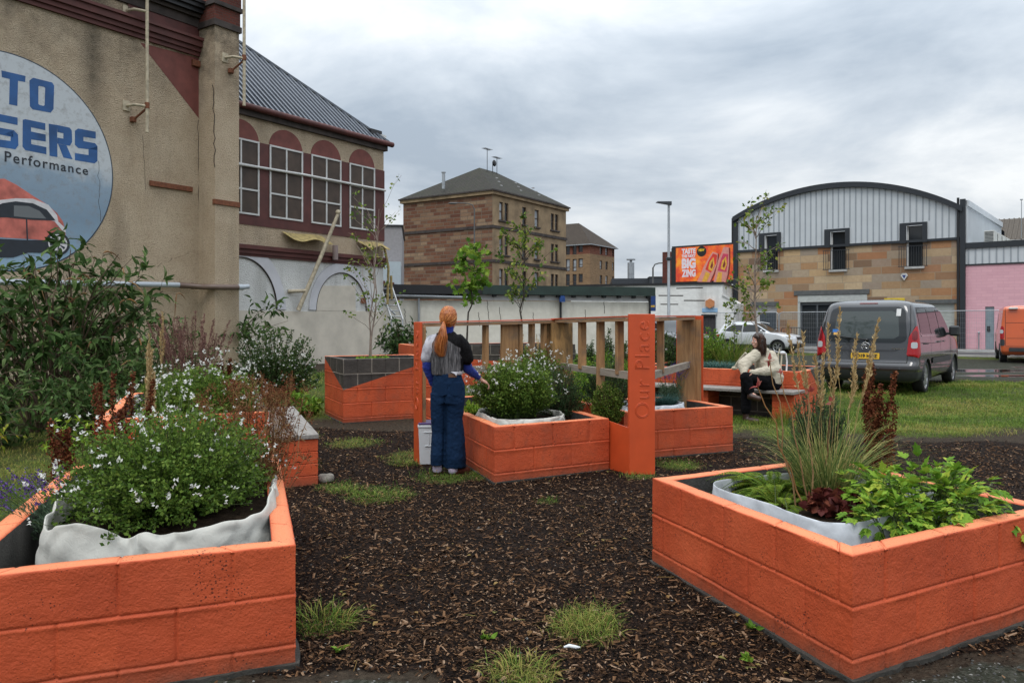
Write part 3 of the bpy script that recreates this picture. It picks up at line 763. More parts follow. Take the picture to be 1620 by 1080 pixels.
sx_ = M_(t, 'SUBTRACT', 1.0, M_(t, 'MULTIPLY', M_(t, 'ABSOLUTE', M_(t, 'SUBTRACT', s3.outputs[0], 2.25)), 1.9), clamp=True); sz_ = M_(t, 'MULTIPLY', M_(t, 'SUBTRACT', s3.outputs[2], 6.2, clamp=False), .5, clamp=True)
st1 = M_(t, 'MULTIPLY', M_(t, 'MULTIPLY', sx_, sz_), M_(t, 'MULTIPLY', nn.outputs[0], 1.5), clamp=True)
st2 = M_(t, 'MULTIPLY', M_(t, 'MULTIPLY', M_(t, 'SUBTRACT', s3.outputs[2], 7.6), .35, clamp=True), M_(t, 'MULTIPLY', M_(t, 'SUBTRACT', nn.outputs[0], .40, clamp=True), 4.0), clamp=True)
t.links.new(mixc(t, M_(t, 'MAXIMUM', st1, st2), src, (.085, .07, .052)), b.inputs['Base Color'])
WHITR = roughcast('white_roughcast', (.68, .68, .66), (.78, .78, .76), (.16, .145, .12), .5, .7, 30, .35)
BEIGE = plain('beige_masonry_paint', (.55, .50, .42), .85, var=.14, scale=1.6, bs=.25, bscale=20)
LILAC = plain('pale_arch_paint', (.52, .52, .55), .8, var=.1, scale=2, bs=.25, bscale=20)
DRED = plain('oxblood_paint', (.085, .022, .018), .65, var=.25, scale=2.5, bs=.25, bscale=14)
DRED2 = plain('faded_oxblood_paint', (.16, .045, .035), .7, var=.25, scale=3, bs=.3, bscale=14)
BROWNB = plain('boarded_window', (.055, .035, .024), .6, var=.35, scale=2.2, bs=.2, bscale=9)
WHITEF = plain('white_window_paint', (.55, .55, .54), .6, var=.15, scale=3)
DKSTONE = plain('sooty_stone', (.045, .034, .03), .8, var=.5, scale=3, bs=.5, bscale=12)
REDBR = masonry('old_red_brick', [(.10, .03, .022), (.18, .05, .035), (.13, .04, .03)], .23, .075, (.09, .06, .05), .008)
BLACK = plain('black_paint', (.012, .012, .014), .45, var=.2)
GALV = plain('galvanised_steel', (.36, .38, .40), .45, .6, var=.12, scale=4)
RUST = plain('rusty_cream_paint', (.42, .36, .26), .7, var=.3, scale=9)
RUSTD = plain('rust', (.16, .055, .025), .85, var=.4, scale=20)
GLASSD = nm('dark_window_glass'); GLASSD[2].inputs['Base Color'].default_value = (.02, .024, .028, 1); GLASSD[2].inputs['Roughness'].default_value = .06; GLASSD = GLASSD[0]
GLASSL = nm('pale_window_glass'); GLASSL[2].inputs['Base Color'].default_value = (.12, .13, .14, 1); GLASSL[2].inputs['Roughness'].default_value = .1; GLASSL = GLASSL[0]

# ---------------- old workshop on the left (mural wall, buttress, upper windows)
W = Plane((-12.3, 19.1), (.562, .827)); WP = Plane((-12.3, 19.1), (.562, .827), .78)
R = thing('workshop_building', 'long tan roughcast workshop with a round painted car sign and boarded arched windows', 'building', (W.o.x, W.o.y, 0), W.rz)
SE = 13.26
mb = MB(); mb.box(-16, 5.45, 0, 9, -.3, 10.2); mb.build('mural_wall', TAN, R)
mb = MB()
mb.box(-16, 5.42, -.08, 0, 9.35, 9.47); mb.box(-16, 5.44, -.14, 0, 9.47, 9.60); mb.box(-16, 5.46, -.21, 0, 9.60, 9.78); mb.box(-16, 5.44, -.27, 0, 9.78, 9.86)
mb.build('string_course', DRED, R)
mb = MB(); mb.box(3.2, 5.44, -.03, 0, 9.86, 10.22); mb.build('frieze', DRED, R)
mb = MB(); mb.box(-16, 5.44, -.06, 9, 10.21, 10.46); mb.box(-16, 5.46, -.16, 9, 10.46, 10.56); mb.build('upper_band', DKSTONE, R)
mb = MB(); mb.box(-16, 5.46, -.28, 9, 10.56, 10.68); mb.box(-16, 5.47, -.38, 9, 10.68, 10.80); mb.box(-16, 5.48, -.45, 9, 10.80, 10.88); mb.build('parapet_cornice', BLACK, R)
mb = MB(); p = [W.px(222, 68), W.px(313, 92), W.px(313, 187)]; mb.prism([(p[0][0], p[0][1]), (p[1][0]+.03, p[1][1]), (p[2][0]+.03, p[2][1])], -.006, .02); mb.build('painted_panel', DRED2, R)
# buttress
mb = MB(); mb.box(5.39, 6.22, -.78, .5, -.3, 10.15); mb.build('buttress', TAN, R)
mb = MB(); mb.box(5.33, 6.28, -.84, .5, 10.15, 10.32); mb.box(5.36, 6.25, -.80, .5, 10.32, 10.75, 1); mb.box(5.30, 6.31, -.87, .5, 10.75, 10.87); mb.box(5.34, 6.27, -.82, .5, 10.87, 13.5, 1)
mb.box(5.28, 6.33, -.90, .5, 11.35, 11.47)
mb.build('brick_cap', [DKSTONE, REDBR], R)
mb = MB()
for bb in ((W.s(236), W.s(303), -.07, .02, W.z(270, 299), W.z(270, 291)), (5.36, 6.24, -.82, -.70, 4.95, 5.10), (5.15, 5.40, -.10, .02, 9.04, 9.22)): mb = MB(); mb.bbox(*bb); mb.build('broken_ledge', RUSTD, R)
# hairline cracks
CRK = plain('crack_shadow', (.03, .022, .016), .95)
def ribbon(mb, pts, w_, y):
    V = []; Fq = []
    for i, p in enumerate(pts): V += [(p[0]-w_/2, y, p[1]), (p[0]+w_/2, y, p[1])]
    for i in range(len(pts)-1): Fq.append((2*i, 2*i+1, 2*i+3, 2*i+2))
    mb.add(V, Fq)
mb = MB()
def wiggle(a, b_, n, amp, seed):
    rr = random.Random(seed); return [(a[0]+(b_[0]-a[0])*i/n+rr.uniform(-amp, amp), a[1]+(b_[1]-a[1])*i/n+rr.uniform(-amp*.3, amp*.3)) for i in range(n+1)]
ribbon(mb, wiggle(WP.px(337, 135), WP.px(340, 265), 14, .035, 1), .028, -.785)
ribbon(mb, wiggle(W.px(313, 190), W.px(316, 450), 22, .02, 2), .015, -.004)
ribbon(mb, wiggle(W.px(226, 215), W.px(230, 300), 10, .015, 3), .010, -.004)
ribbon(mb, wiggle(W.px(310, 395), W.px(235, 425), 14, .08, 4), .012, -.004)
ribbon(mb, wiggle(W.px(155, 255), W.px(158, 350), 12, .03, 5), .010, -.012)
ribbon(mb, wiggle(W.px(40, 300), W.px(120, 307), 12, .03, 6), .008, -.012)
mb.build('crack', CRK, R)
# painted round sign
CC, CRAD = (.146, 5.394), 2.62
m, t, b = nm('mural_paint'); tcn = N(t, 'ShaderNodeTexCoord'); s3 = N(t, 'ShaderNodeSeparateXYZ'); t.links.new(tcn.outputs['Object'], s3.inputs[0])
n = noise(t, 1.4, 5, .6); n_b = noise(t, 5, 5, .7)
hgt = M_(t, 'ADD', s3.outputs[2], M_(t, 'MULTIPLY', M_(t, 'SUBTRACT', n.outputs[0], .5), 1.0))
c = ramp(t, M_(t, 'DIVIDE', hgt, 10.0), [(.30, (.26, .38, .50)), (.42, (.19, .27, .36)), (.52, (.25, .33, .42)), (.56, (.50, .53, .56))])
c = mixc(t, M_(t, 'MULTIPLY', M_(t, 'SUBTRACT', n_b.outputs[0], .5, clamp=True), 3.0, clamp=True), c, (.22, .21, .20))
t.links.new(c, b.inputs['Base Color']); b.inputs['Roughness'].default_value = .8; bump(t, b, noise(t, 30, 4).outputs[0], .3, .01)
MUR = m
BLUEL = plain('blue_letter_paint', (.018, .085, .25), .6, var=.35, scale=1.5)
INK = plain('black_letter_paint', (.015, .02, .03), .6, var=.2)
NAVY = plain('navy_outline_paint', (.02, .035, .06), .6, var=.3)
def disc(c, r, n=96): return [(c[0]+r*cos(2*pi*i/n), c[1]+r*sin(2*pi*i/n)) for i in range(n)]
mb = MB(); mb.prism(disc(CC, CRAD+.03), -.006, .03, 1); mb.prism(disc(CC, CRAD), -.010, -.005, 0); MU = mb.build('mural', [MUR, NAVY], R)
mb = MB()
YL = -.014
def poly(mb, pts, m=0, y0=YL, y1=-.009): mb.prism([W.px(*p) for p in pts], y0, y1, m)
# traced strokes of the block letters (photo pixels on the wall)
k2 = lambda L: [(x/2.92, 70+y/2.92) for x, y in L]
mb = MB()
def ring_letter(outer, inner):
    o_ = [W.px(*p) for p in k2(outer)]; i_ = [W.px(*p) for p in k2(inner)]; n_ = len(o_)
    for a in range(n_):
        b_ = (a+1) % n_; mb.prism([o_[a], o_[b_], i_[b_], i_[a]], YL, -.009)
def stroke(L): mb.prism([W.px(*p) for p in k2(L)], YL, -.009)
# T
stroke([(5, 122), (117, 148), (115, 176), (82, 170), (79, 286), (41, 278), (44, 162), (8, 153)])
# O
ring_letter([(135, 168), (152, 156), (240, 178), (249, 192), (246, 300), (233, 317), (150, 302), (137, 288)], [(176, 196), (180, 193), (202, 198), (208, 203), (205, 282), (200, 286), (180, 281), (176, 276)])
# S (partly off the frame)
stroke([(-60, 312), (80, 340), (80, 374), (-10, 356), (-10, 385), (62, 398), (60, 430), (-50, 408)])
stroke([(62, 398), (82, 418), (84, 468), (70, 486), (-40, 470), (-40, 436), (48, 448), (48, 425), (20, 415)])
# E
stroke([(104, 350), (116, 347), (208, 366), (208, 398), (142, 384), (142, 404), (210, 418), (210, 450), (143, 440), (143, 462), (213, 476), (213, 509), (116, 490), (103, 474)])
# R
stroke([(224, 368), (262, 374), (264, 522), (228, 516)])
stroke([(262, 374), (320, 386), (330, 398), (332, 452), (322, 470), (264, 460), (264, 432), (292, 437), (292, 412), (264, 406)])
stroke([(268, 462), (306, 468), (334, 532), (292, 524)])
# S
stroke([(345, 400), (360, 390), (441, 405), (441, 437), (384, 428), (384, 448), (438, 458), (449, 472), (449, 490), (360, 480), (345, 465)])
stroke([(449, 472), (449, 540), (436, 551), (345, 536), (345, 503), (408, 513), (408, 484)])
mb.build('block_letters', BLUEL, MU)
me = text_mesh('Performance', 1.0, .004, .012, 1.18)
V = np.zeros(len(me.vertices)*3, np.float32); me.vertices.foreach_get('co', V); V = V.reshape(-1, 3)
V[:, 0] -= V[:, 0].min(); Lt = V[:, 0].max()
a, b_ = W.px(7, 254), W.px(139, 276); ht = .36; q = V[:, 0]/Lt
V = np.stack([a[0]+(b_[0]-a[0])*q, YL-.001+V[:, 2]*.4, a[1]-.02+(b_[1]-a[1])*q+.05*np.sin(q*pi)*0+V[:, 1]*ht*(1-.12*q)], 1)
me.vertices.foreach_set('co', V.ravel().astype(np.float32)); me.materials.clear(); me.materials.append(INK); me.update(); link('script_letters', me, MU)
# painted car
CORAL = plain('coral_paint', (.50, .13, .10), .6, var=.45, scale=2.5); PALE = plain('pale_paint', (.60, .58, .60), .6, var=.12)
mb = MB(); kk = lambda L: [W.px(x/2.92, 70+y/2.92) for x, y in L]
mb.prism(kk([(-200, 660), (-80, 622), (20, 622), (75, 650), (150, 700), (215, 740), (262, 780), (290, 820), (302, 880), (280, 905), (200, 905), (130, 900), (-200, 880)]), YL, -.009, 0)
mb.prism(kk([(-60, 745), (0, 720), (70, 712), (150, 714), (222, 742), (262, 790), (268, 820), (300, 850), (302, 870), (285, 860), (250, 818), (160, 800), (40, 795), (-60, 800)]), YL-.003, YL+.001, 1)
mb.prism(kk([(-50, 762), (10, 735), (70, 726), (150, 735), (215, 765), (255, 815), (150, 812), (30, 800), (-50, 800)]), YL-.006, YL-.002, 2)
mb.prism(kk([(62, 745), (130, 748), (180, 770), (212, 806), (130, 802), (62, 795)]), YL-.009, YL-.005, 3)
mb.prism(kk([(-200, 890), (130, 905), (205, 905), (225, 885), (280, 882), (302, 905), (306, 940), (250, 965), (130, 962), (60, 985), (-200, 985)]), YL-.006, YL-.003, 2)
c0 = W.px(265/2.92, 70+921/2.92)
mb.prism(disc(c0, .30, 28), YL-.009, YL-.006, 2); mb.prism(disc(c0, .235, 28), YL-.012, YL-.008, 1)
for k in range(8):
    a = 2*pi*k/8+.2; mb.prism([(c0[0]+cos(a-.16)*.06, c0[1]+sin(a-.16)*.06), (c0[0]+cos(a-.17)*.2, c0[1]+sin(a-.17)*.2), (c0[0]+cos(a+.17)*.2, c0[1]+sin(a+.17)*.2), (c0[0]+cos(a+.16)*.06, c0[1]+sin(a+.16)*.06)], YL-.014, YL-.011, 2)
mb.prism(kk([(118, 806), (124, 806), (128, 905), (122, 905)]), YL-.005, YL-.001, 2)
mb.build('painted_car', [CORAL, PALE, INK, GLASSL], MU)
# window block to the right
wtop = [W.z(425.5, 229.5), W.z(425.5, 342)]
zt_, zb_ = 7.22, 4.93
mb = MB(); mb.box(6.22, SE, 0, 9, 3.95, 8.0); mb.build('upper_wall', TAN, R)
mb = MB(); mb.box(6.22, SE, .02, 9, -.3, 3.6); mb.build('lower_wall', WHITR, R)
mb = MB(); mb.box(W.s(500), SE-.02, -.012, .03, -.2, W.z(500, 491)); mb.box(6.3, W.s(500)+.01, -.014, .03, -.2, W.z(440, 492)); mb.build('beige_dado', BEIGE, R)
mb = MB(); mb.box(6.25, SE+.03, -.02, .01, 4.58, zt_+.02)
mb.build('red_panel', DRED, R)
mb = MB(); spans = [(379-40, 409), (425.5, 478), (491.6, 538.7), (552, 592)]
ws = [(W.s(a), W.s(b_)) for a, b_ in spans]; ws[0] = (ws[0][1]-(ws[1][1]-ws[1][0]), ws[0][1])
for a, b_ in ws:
    c_ = (a+b_)/2; r_ = (b_-a)/2
    pts = [(c_-r_*cos(pi*i/24), zt_+.62*sin(pi*i/24)) for i in range(25)]
    mb.prism(pts+[(b_, zt_-.05), (a, zt_-.05)], -.018, .01)
mb.build('arch_head', DRED2, R)
for a, b_ in ws:
    mb = MB(); mb.box(a, b_, -.022, .0, zb_, zt_); wn = mb.build('window', BROWNB, R)
    mb = MB(); w_ = .055; c_ = (a+b_)/2
    zz = [zb_, zb_+(zt_-zb_)*.33, zb_+(zt_-zb_)*.665, zt_]
    mb.box(a, a+w_, -.05, -.02, zb_, zt_); mb.box(b_-w_, b_, -.05, -.02, zb_, zt_); mb.box(c_-w_/2, c_+w_/2, -.045, -.02, zb_, zt_)
    for z in zz: mb.box(a, b_, -.052, -.018, z-w_/2, z+w_/2)
    mb.build('frame', WHITEF, wn)
mb = MB(); mb.tube([(6.2, -.10, W.z(380, 262)), (W.s(478), -.09, W.z(478, 277)), (W.s(607), -.09, W.z(607, 302))], .045, 6); mb.build('cable_duct', WHITEF, R)
mb = MB(); mb.box(6.22, SE+.1, -.12, 8.8, 7.98, 8.2); mb.build('eaves_fascia', DKSTONE, R)
mb = MB(); mb.tube([(6.2, -.2, 8.24), (SE+.28, -.2, 8.24)], .1, 10); mb.build('gutter', DRED, R)
# roof with real standing ribs, hipped at the right end
RF = plain('blue_grey_sheet', (.12, .135, .16), .4, .35, var=.15, scale=2)
mb = MB(); z0_ = 8.27; pt = .9; rr = 4.4; sE = SE+.12; yb = -.18
mb.add([(5.6, yb, z0_), (sE, yb, z0_), (sE-rr, yb+rr, z0_+pt*rr), (5.6, yb+rr, z0_+pt*rr), (sE, yb+2*rr, z0_), (5.6, yb+2*rr, z0_)], [(0, 1, 2, 3), (1, 4, 2), (3, 2, 4, 5)])
x = 5.7
while x < sE-.02:
    k = min(rr, sE-x)
    if k > .05: mb.bar((x, yb-.02, z0_+.02), (x, yb+k-.01, z0_+pt*(k-.01)+.02), .07, .06)
    x += .23
mb.bar((sE, yb, z0_+.05), (sE-rr, yb+rr, z0_+pt*rr+.05), .16, .06)
mb.build('roof', RF, R)
mb = MB(); mb.box(SE-.55, SE+.02, .1, .6, 8.2, 8.75); mb.box(SE-.1, SE+.14, 0, .5, 8.0, 8.6, 1); mb.build('parapet_stub', [BLACK, WHITEF], R)
mb = MB(); mb.box(6.22, SE+.02, -.05, .02, 3.60, 3.68); mb.box(6.22, SE+.04, -.1, .02, 3.68, 3.82); mb.box(6.22, SE+.06, -.17, .02, 3.82, 3.95); mb.build('lower_string_course', DRED, R)
def arch_band(mb, c_, r0, r1, z0, y0, y1, m, t0=0, t1=pi, leg=0):
    q = 32
    for i in range(q):
        a, b_ = t0+(t1-t0)*i/q, t0+(t1-t0)*(i+1)/q
        mb.prism([(c_+r0*cos(a), z0+r0*sin(a)), (c_+r1*cos(a), z0+r1*sin(a)), (c_+r1*cos(b_), z0+r1*sin(b_)), (c_+r0*cos(b_), z0+r0*sin(b_))], y0, y1, m)
zc_ = W.z(545, 491); cR = W.s(541); rR = (W.s(592)-W.s(492))/2; htR = W.z(541, 416)-zc_
for (c_, r_, h_) in ((cR, rR, htR), (W.s(382), rR*1.12, htR*1.2)):
    sc_ = h_/r_; t_ = MB(); arch_band(t_, 0, r_*.80, r_, 0, -.03, .025, 0, 0, pi if c_ == cR else 1.95)
    mb = MB(); mb.add([(p[0]+c_, p[1], p[2]*sc_+zc_) for p in t_.v if True], t_.f, 0); mb.build('arch_surround', LILAC, R)
    t_ = MB(); arch_band(t_, 0, r_*.785, r_*.80, 0, -.032, .025, 0, 0, pi if c_ == cR else 1.95); mb = MB(); mb.add([(p[0]+c_, p[1], p[2]*sc_+zc_) for p in t_.v], t_.f, 0); mb.build('arch_edge', CRK, R)
mb = MB(); mb.prism([(W.s(500), zc_-.02), (W.s(562), zc_-.02), (W.s(562), W.z(562, 452)), (W.s(503), W.z(503, 452))], -.02, .03); mb.build('patch', BEIGE, R)
mb = MB(); mb.bbox(W.s(571), W.s(579), -.03, .02, W.z(575, 480), W.z(575, 471), .004); mb.build('vent_hole', RUSTD, R)
# conduit pipe along the wall
mb = MB(); PIPEW = plain('pale_blue_pipe', (.38, .42, .46), .4, var=.06, scale=3); PIPEB = plain('brown_pipe', (.14, .095, .075), .45, var=.1)
mb.tube([(-4, -.16, 2.38), (W.s(280), -.16, W.z(280, 451))], .075, 12); mb.build('drain_pipe', PIPEW, R)
mb = MB(); mb.tube([(W.s(278), -.16, W.z(280, 451)), (5.0, -.18, 2.58), (5.25, -.5, 2.55), (5.33, -.93, 2.54), (5.5, -.95, 2.54), (6.05, -.95, 2.56)], .085, 12); mb.tube([(5.02, -.19, 2.58), (5.08, -.2, 2.58)], .1, 12); mb.build('pipe_bend', PIPEB, R)
mb = MB(); mb.tube([(6.05, -.95, 2.56), (6.22, -.95, 2.57)], .09, 12); mb.tube([(6.22, -.95, 2.57), (6.45, -.9, 2.6)], .075, 12); mb.build('pipe_sleeve', PIPEW, R)
# bracket poles
for pl, yy, top_, base_, arm, px_ in ((W, 0, -40, 213, 172, 219), (WP, -.78, -40, 171, 97, 372)):
    mb = MB(); sp_ = pl.s(px_)
    z_b, z_a = pl.z(px_, base_), pl.z(px_, arm)
    mb.tube([(sp_, yy-.42, z_b), (sp_, yy-.42, 12.6)], .045, 8)
    for za in ([z_a, pl.z(px_, 24)] if pl is W else [z_a]):
        mb.tube([(sp_-.35, yy-.02, za), (sp_-.3, yy-.3, za), (sp_, yy-.42, za)], .04, 8)
        mb.bbox(sp_-.46, sp_-.26, yy-.03, yy+.01, za-.14, za+.14, .004)
    mb.build('sign_pole', RUST, R)
    mb = MB(); mb.tube([(sp_, yy-.42, z_a-.06), (sp_, yy-.42, z_a+.1)], .065, 8); mb.tube([(sp_, yy-.42, z_a-.05), (sp_-.18, yy-.1, z_a-.34)], .03, 6); mb.bbox(sp_-.26, sp_-.12, yy-.12, yy, z_a-.42, z_a-.28, .01); mb.build('pole_clamp', RUSTD, R)
# torn yellow membrane flaps
YEL = plain('yellow_membrane', (.30, .23, .09), .8, var=.4, scale=8, bs=.5, bscale=20)
for (xa, xb, dz) in ((W.s(445), W.s(508), .26), (W.s(562), W.s(600), .22)):
    mb = MB(); n_ = 10; V = []
    for i in range(n_+1):
        f_ = i/n_; x_ = xa+(xb-xa)*f_; V += [(x_, -.03, 4.5-.02*sin(f_*6)), (x_+.15, -.42-.1*sin(f_*3), 4.5-dz-.06*sin(f_*9))]
    mb.add(V, [(2*i, 2*i+1, 2*i+3, 2*i+2) for i in range(n_)]); fl = mb.build('membrane_flap', YEL, R)
    so_ = fl.modifiers.new('thick', 'SOLIDIFY'); so_.thickness = .012; freeze(fl)
mb = MB(); mb.tube([(SE-.1, -.12, 4.4), (SE+.05, -.2, 3.6), (SE+.02, -.18, 2.2)], .05, 6); mb.tube([(SE+.3, -.1, 3.3), (SE+.32, -.12, 2.4)], .05, 6); mb.build('membrane_strip', YEL, R)
# leaning flag pole
LP_ = Plane((-12.3, 19.1), (.562, .827), .7)
mb = MB(); a = W.px(467, 491); b_ = LP_.px(535, 338); mb.tube([(a[0], -.15, a[1]), ((a[0]+b_[0])/2, -.45, (a[1]+b_[1])/2), (b_[0], -.7, b_[1])], [.075, .07, .055], 8)
mb.tube([(W.s(455), -.02, W.z(455, 461)), (W.s(476), -.28, W.z(476, 460))], .06, 8); mb.ball((b_[0], -.7, b_[1]+.05), .09)
mb.build('leaning_pole', RUST, R)
mb = MB(); c_ = W.px(524, 400); mb.tube([(c_[0], -.2, c_[1]-.25), (c_[0], -.2, c_[1]+.25)], .1, 10); mb.build('lamp_canister', plain('grey_pink_enamel', (.25, .19, .18), .6), R)

# ---------------- generic flat building helper
def block(root, L, depth, z0, z1, mat, name='wall', holes=(), y=0, side=True):
    mb = MB(); wall_holes(mb, 0, L, z0, z1, list(holes), y)
    mb.add([(0,y,z0),(0,depth,z0),(0,depth,z1),(0,y,z1)], [(0,3,2,1)][::-1]); mb.add([(L,y,z0),(L,depth,z0),(L,depth,z1),(L,y,z1)], [(0,1,2,3)])
    mb.add([(0,depth,z0),(L,depth,z0),(L,depth,z1),(0,depth,z1)], [(3,2,1,0)]); mb.add([(0,y,z1),(L,y,z1),(L,depth,z1),(0,depth,z1)], [(0,1,2,3)])
    return mb.build(name, mat, root)
def hip_roof(L, Dp, z, h, over=.35, inset=None):
    mb = MB(); i = inset if inset is not None else Dp/2; o_ = over
    V = [(-o_, -o_, z), (L+o_, -o_, z), (L+o_, Dp+o_, z), (-o_, Dp+o_, z), (i, Dp/2, z+h), (L-i, Dp/2, z+h)]
    mb.add(V, [(0, 1, 5, 4), (1, 2, 5), (2, 3, 4, 5), (3, 0, 4), (3, 2, 1, 0)]); return mb
# ---------------- sandstone tenement
TP = Plane((-1.87, 76), (.553, .833)); TL = Plane((-1.87-1.566*6.04, 82.04), (1.566, -1))
SLATE = masonry('mossy_slate', [(.035, .032, .028), (.05, .045, .036), (.03, .034, .02)], .35, .22, (.015, .014, .012), .02, .3, ss=.3, soot=(.045, .05, .02))
STN = plain('ashlar_sandstone', (.27, .19, .11), .85, var=.4, scale=.8, bs=.2, bscale=6)
STNB = masonry('rubble_sandstone', [(.15, .06, .038), (.27, .13, .075), (.20, .085, .05), (.42, .30, .19), (.16, .07, .042), (.31, .19, .11)], .85, .36, (.16, .12, .09), .035, .5, bs=.6, squash=1.5, ss=.35)
R = thing('tenement_building', 'four storey sandstone tenement with a mossy hipped slate roof and rubble side wall', 'building', (TP.o.x, TP.o.y, 0), TP.rz)
Lr = TP.s(894)+.2; Dl = sqrt((1.566*6.04)**2+6.04**2); ZG = 13.9
z3 = lambda y, px=779: TP.z(600+px/3.857, 240+y/3.857) 
rows = [(z3(308, 745), z3(418, 745)), (z3(512, 745), z3(628, 745)), (z3(715, 745), z3(822, 745))]
rows.append((rows[2][0]-3.25, rows[2][1]-3.25))
cols = [(733, 755), (765, 788), (873, 897), (948, 973), (1048, 1067), (1073, 1092)]
holes = [(TP.s(600+a/3.857), TP.s(600+b_/3.857), z1_, z0_) for (z0_, z1_) in rows for a, b_ in cols]
mb = MB(); wall_holes(mb, 0, Lr, -.3, ZG, holes, 0, .25); mb.add([(Lr,0,-.3),(Lr,Dl,-.3),(Lr,Dl,ZG),(Lr,0,ZG)], [(0,1,2,3)]); mb.build('street_wall', STN, R)
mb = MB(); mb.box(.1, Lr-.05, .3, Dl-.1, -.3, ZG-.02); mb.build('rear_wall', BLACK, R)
mb = MB(); mb.add([(0,0,-.3),(0,Dl,-.3),(0,Dl,ZG),(0,0,ZG)], [(0,3,2,1)]); mb.build('gable_wall', STNB, R)
mb = MB()
for z in (z3(455, 690), z3(664, 690), z3(664, 690)-3.2): mb.box(-.10, Lr+.1, -.10, Dl+.1, z-.14, z+.14)
mb.build('string_course', DKSTONE, R)
mb = MB(); mb.box(-.25, Lr+.25, -.25, Dl+.25, ZG-.1, ZG+.22); mb.build('cornice', STN, R)
mb = MB(); mb.box(-.38, Lr+.38, -.38, Dl+.38, ZG+.20, ZG+.34); mb.build('gutter', DKSTONE, R)
hip_roof(Lr, Dl, ZG+.33, 3.6, .35).build('roof', SLATE, R)
CURT = plain('net_curtain', (.28, .30, .32), .3, var=.4, scale=1)
FRAMB = plain('brown_sash', (.06, .035, .028), .5)
for i, (a, b_, c_, d_) in enumerate(holes):
    mb = MB(); mb.box(a, b_, .14, .2, c_, c_+.08); mb.box(a, b_, .14, .2, d_-.08, d_); mb.box(a, a+.07, .14, .2, c_, d_); mb.box(b_-.07, b_, .14, .2, c_, d_); mb.box(a, b_, .13, .2, (c_+d_)/2-.05, (c_+d_)/2+.05)
    f_ = mb.build('window', FRAMB, R)
    mb = MB(); mb.box(a+.07, b_-.07, .17, .19, c_+.08, d_-.08); mb.build('pane', CURT if (i*7) % 3 == 0 else GLASSD, f_)
for a, b_ in ((733, 788), (873, 897), (948, 973), (1048, 1092)):
    for (z0_, z1_) in rows: mb = MB(); mb.bbox(TP.s(600+a/3.857)-.18, TP.s(600+b_/3.857)+.18, -.16, .05, z1_-.16, z1_-.01, .01); mb.build('sill', DKSTONE, R)
mb = MB(); s_, y_ = 1.0, Dl*.55; mb.tube([(.3, y_, ZG+1.0), (.3, y_, ZG+2.6)], .16, 10); mb.tube([(.3, y_, ZG+2.6), (.3, y_, ZG+2.7)], .22, 10); mb.build('flue', GALV, R)
mb = MB()
for (s_, h_) in ((6.2, 2.2), (8.0, 1.6)):
    mb.tube([(s_, Dl/2-.6, ZG+2.9), (s_, Dl/2-.6, ZG+3.8+h_)], .035, 5)
    mb.tube([(s_-.7, Dl/2-.6, ZG+3.7+h_), (s_+.7, Dl/2-.5, ZG+3.75+h_)], .03, 5)
    for k in range(7): mb.tube([(s_-.6+k*.2, Dl/2-.9, ZG+3.72+h_), (s_-.6+k*.2, Dl/2-.3, ZG+3.72+h_)], .018, 4)
mb.tube([(7.2, Dl/2-.6, ZG+3), (7.2, Dl/2-.6, ZG+4.7)], .04, 5); mb.ball((7.3, Dl/2-.75, ZG+4.6), (.35, .12, .35)); mb.build('aerial', BLACK, R)
mb = MB()
for k in range(9): 
    s_ = 3.2+k*1.2; yy = 1.2+(k % 3)*1.1; zz = ZG+.33+3.6*(yy+.35)/(Dl/2+.35); mb.bbox(s_, s_+.3, yy, yy+.25, zz, zz+.09, .01)
mb.build('roof_vent', plain('lead_flashing', (.42, .42, .42), .5), R)

# ---------------- red and buff brick flats behind
BP = Plane((X(933, 112), 112), (.553, .833)); BL = 8.5
R = thing('brick_flats', 'red and buff brick flats with a brown hipped roof, right of the tenement', 'building', (BP.o.x, BP.o.y, 0), BP.rz)
RB_ = masonry('red_facing_brick', [(.17, .045, .028), (.24, .07, .04), (.20, .06, .035)], .45, .15, (.18, .12, .09), .02, .2, ss=.1)
BB_ = masonry('buff_facing_brick', [(.27, .165, .085), (.35, .22, .12), (.23, .14, .075)], .45, .15, (.2, .15, .1), .02, .2, ss=.1)
Lf = BP.s(972); ZGb = BP.z(933, 386); zr_ = BP.z(933, 401)
z6 = lambda y, px=545: BP.z(860+px/6, 340+y/6)
rws = [(z6(305), z6(375)), (z6(435), z6(515)), (z6(572), z6(655))]; cls = [(533, 557), (587, 609), (652, 668)]
hol = [(BP.s(860+a/6), BP.s(860+b_/6), z1_, z0_) for (z0_, z1_) in rws for a, b_ in cls]
mb = MB(); wall_holes(mb, 0, Lf, zr_, ZGb, [h for h in hol if h[2] > zr_], 0, .2, 0); wall_holes(mb, 0, Lf, -.3, zr_, [h for h in hol if h[3] <= zr_ or h[2] < zr_ and h[3] < zr_+.5], 0, .2, 1)
mb.add([(Lf,0,-.3),(Lf,20,-.3),(Lf,20,ZGb),(Lf,0,ZGb)], [(0,1,2,3)], 1); mb.build('right_wall', [RB_, BB_], R)
mb = MB(); mb.box(.25, Lf-.05, .22, 19, -.2, ZGb-.05); mb.build('inner_wall', BLACK, R)
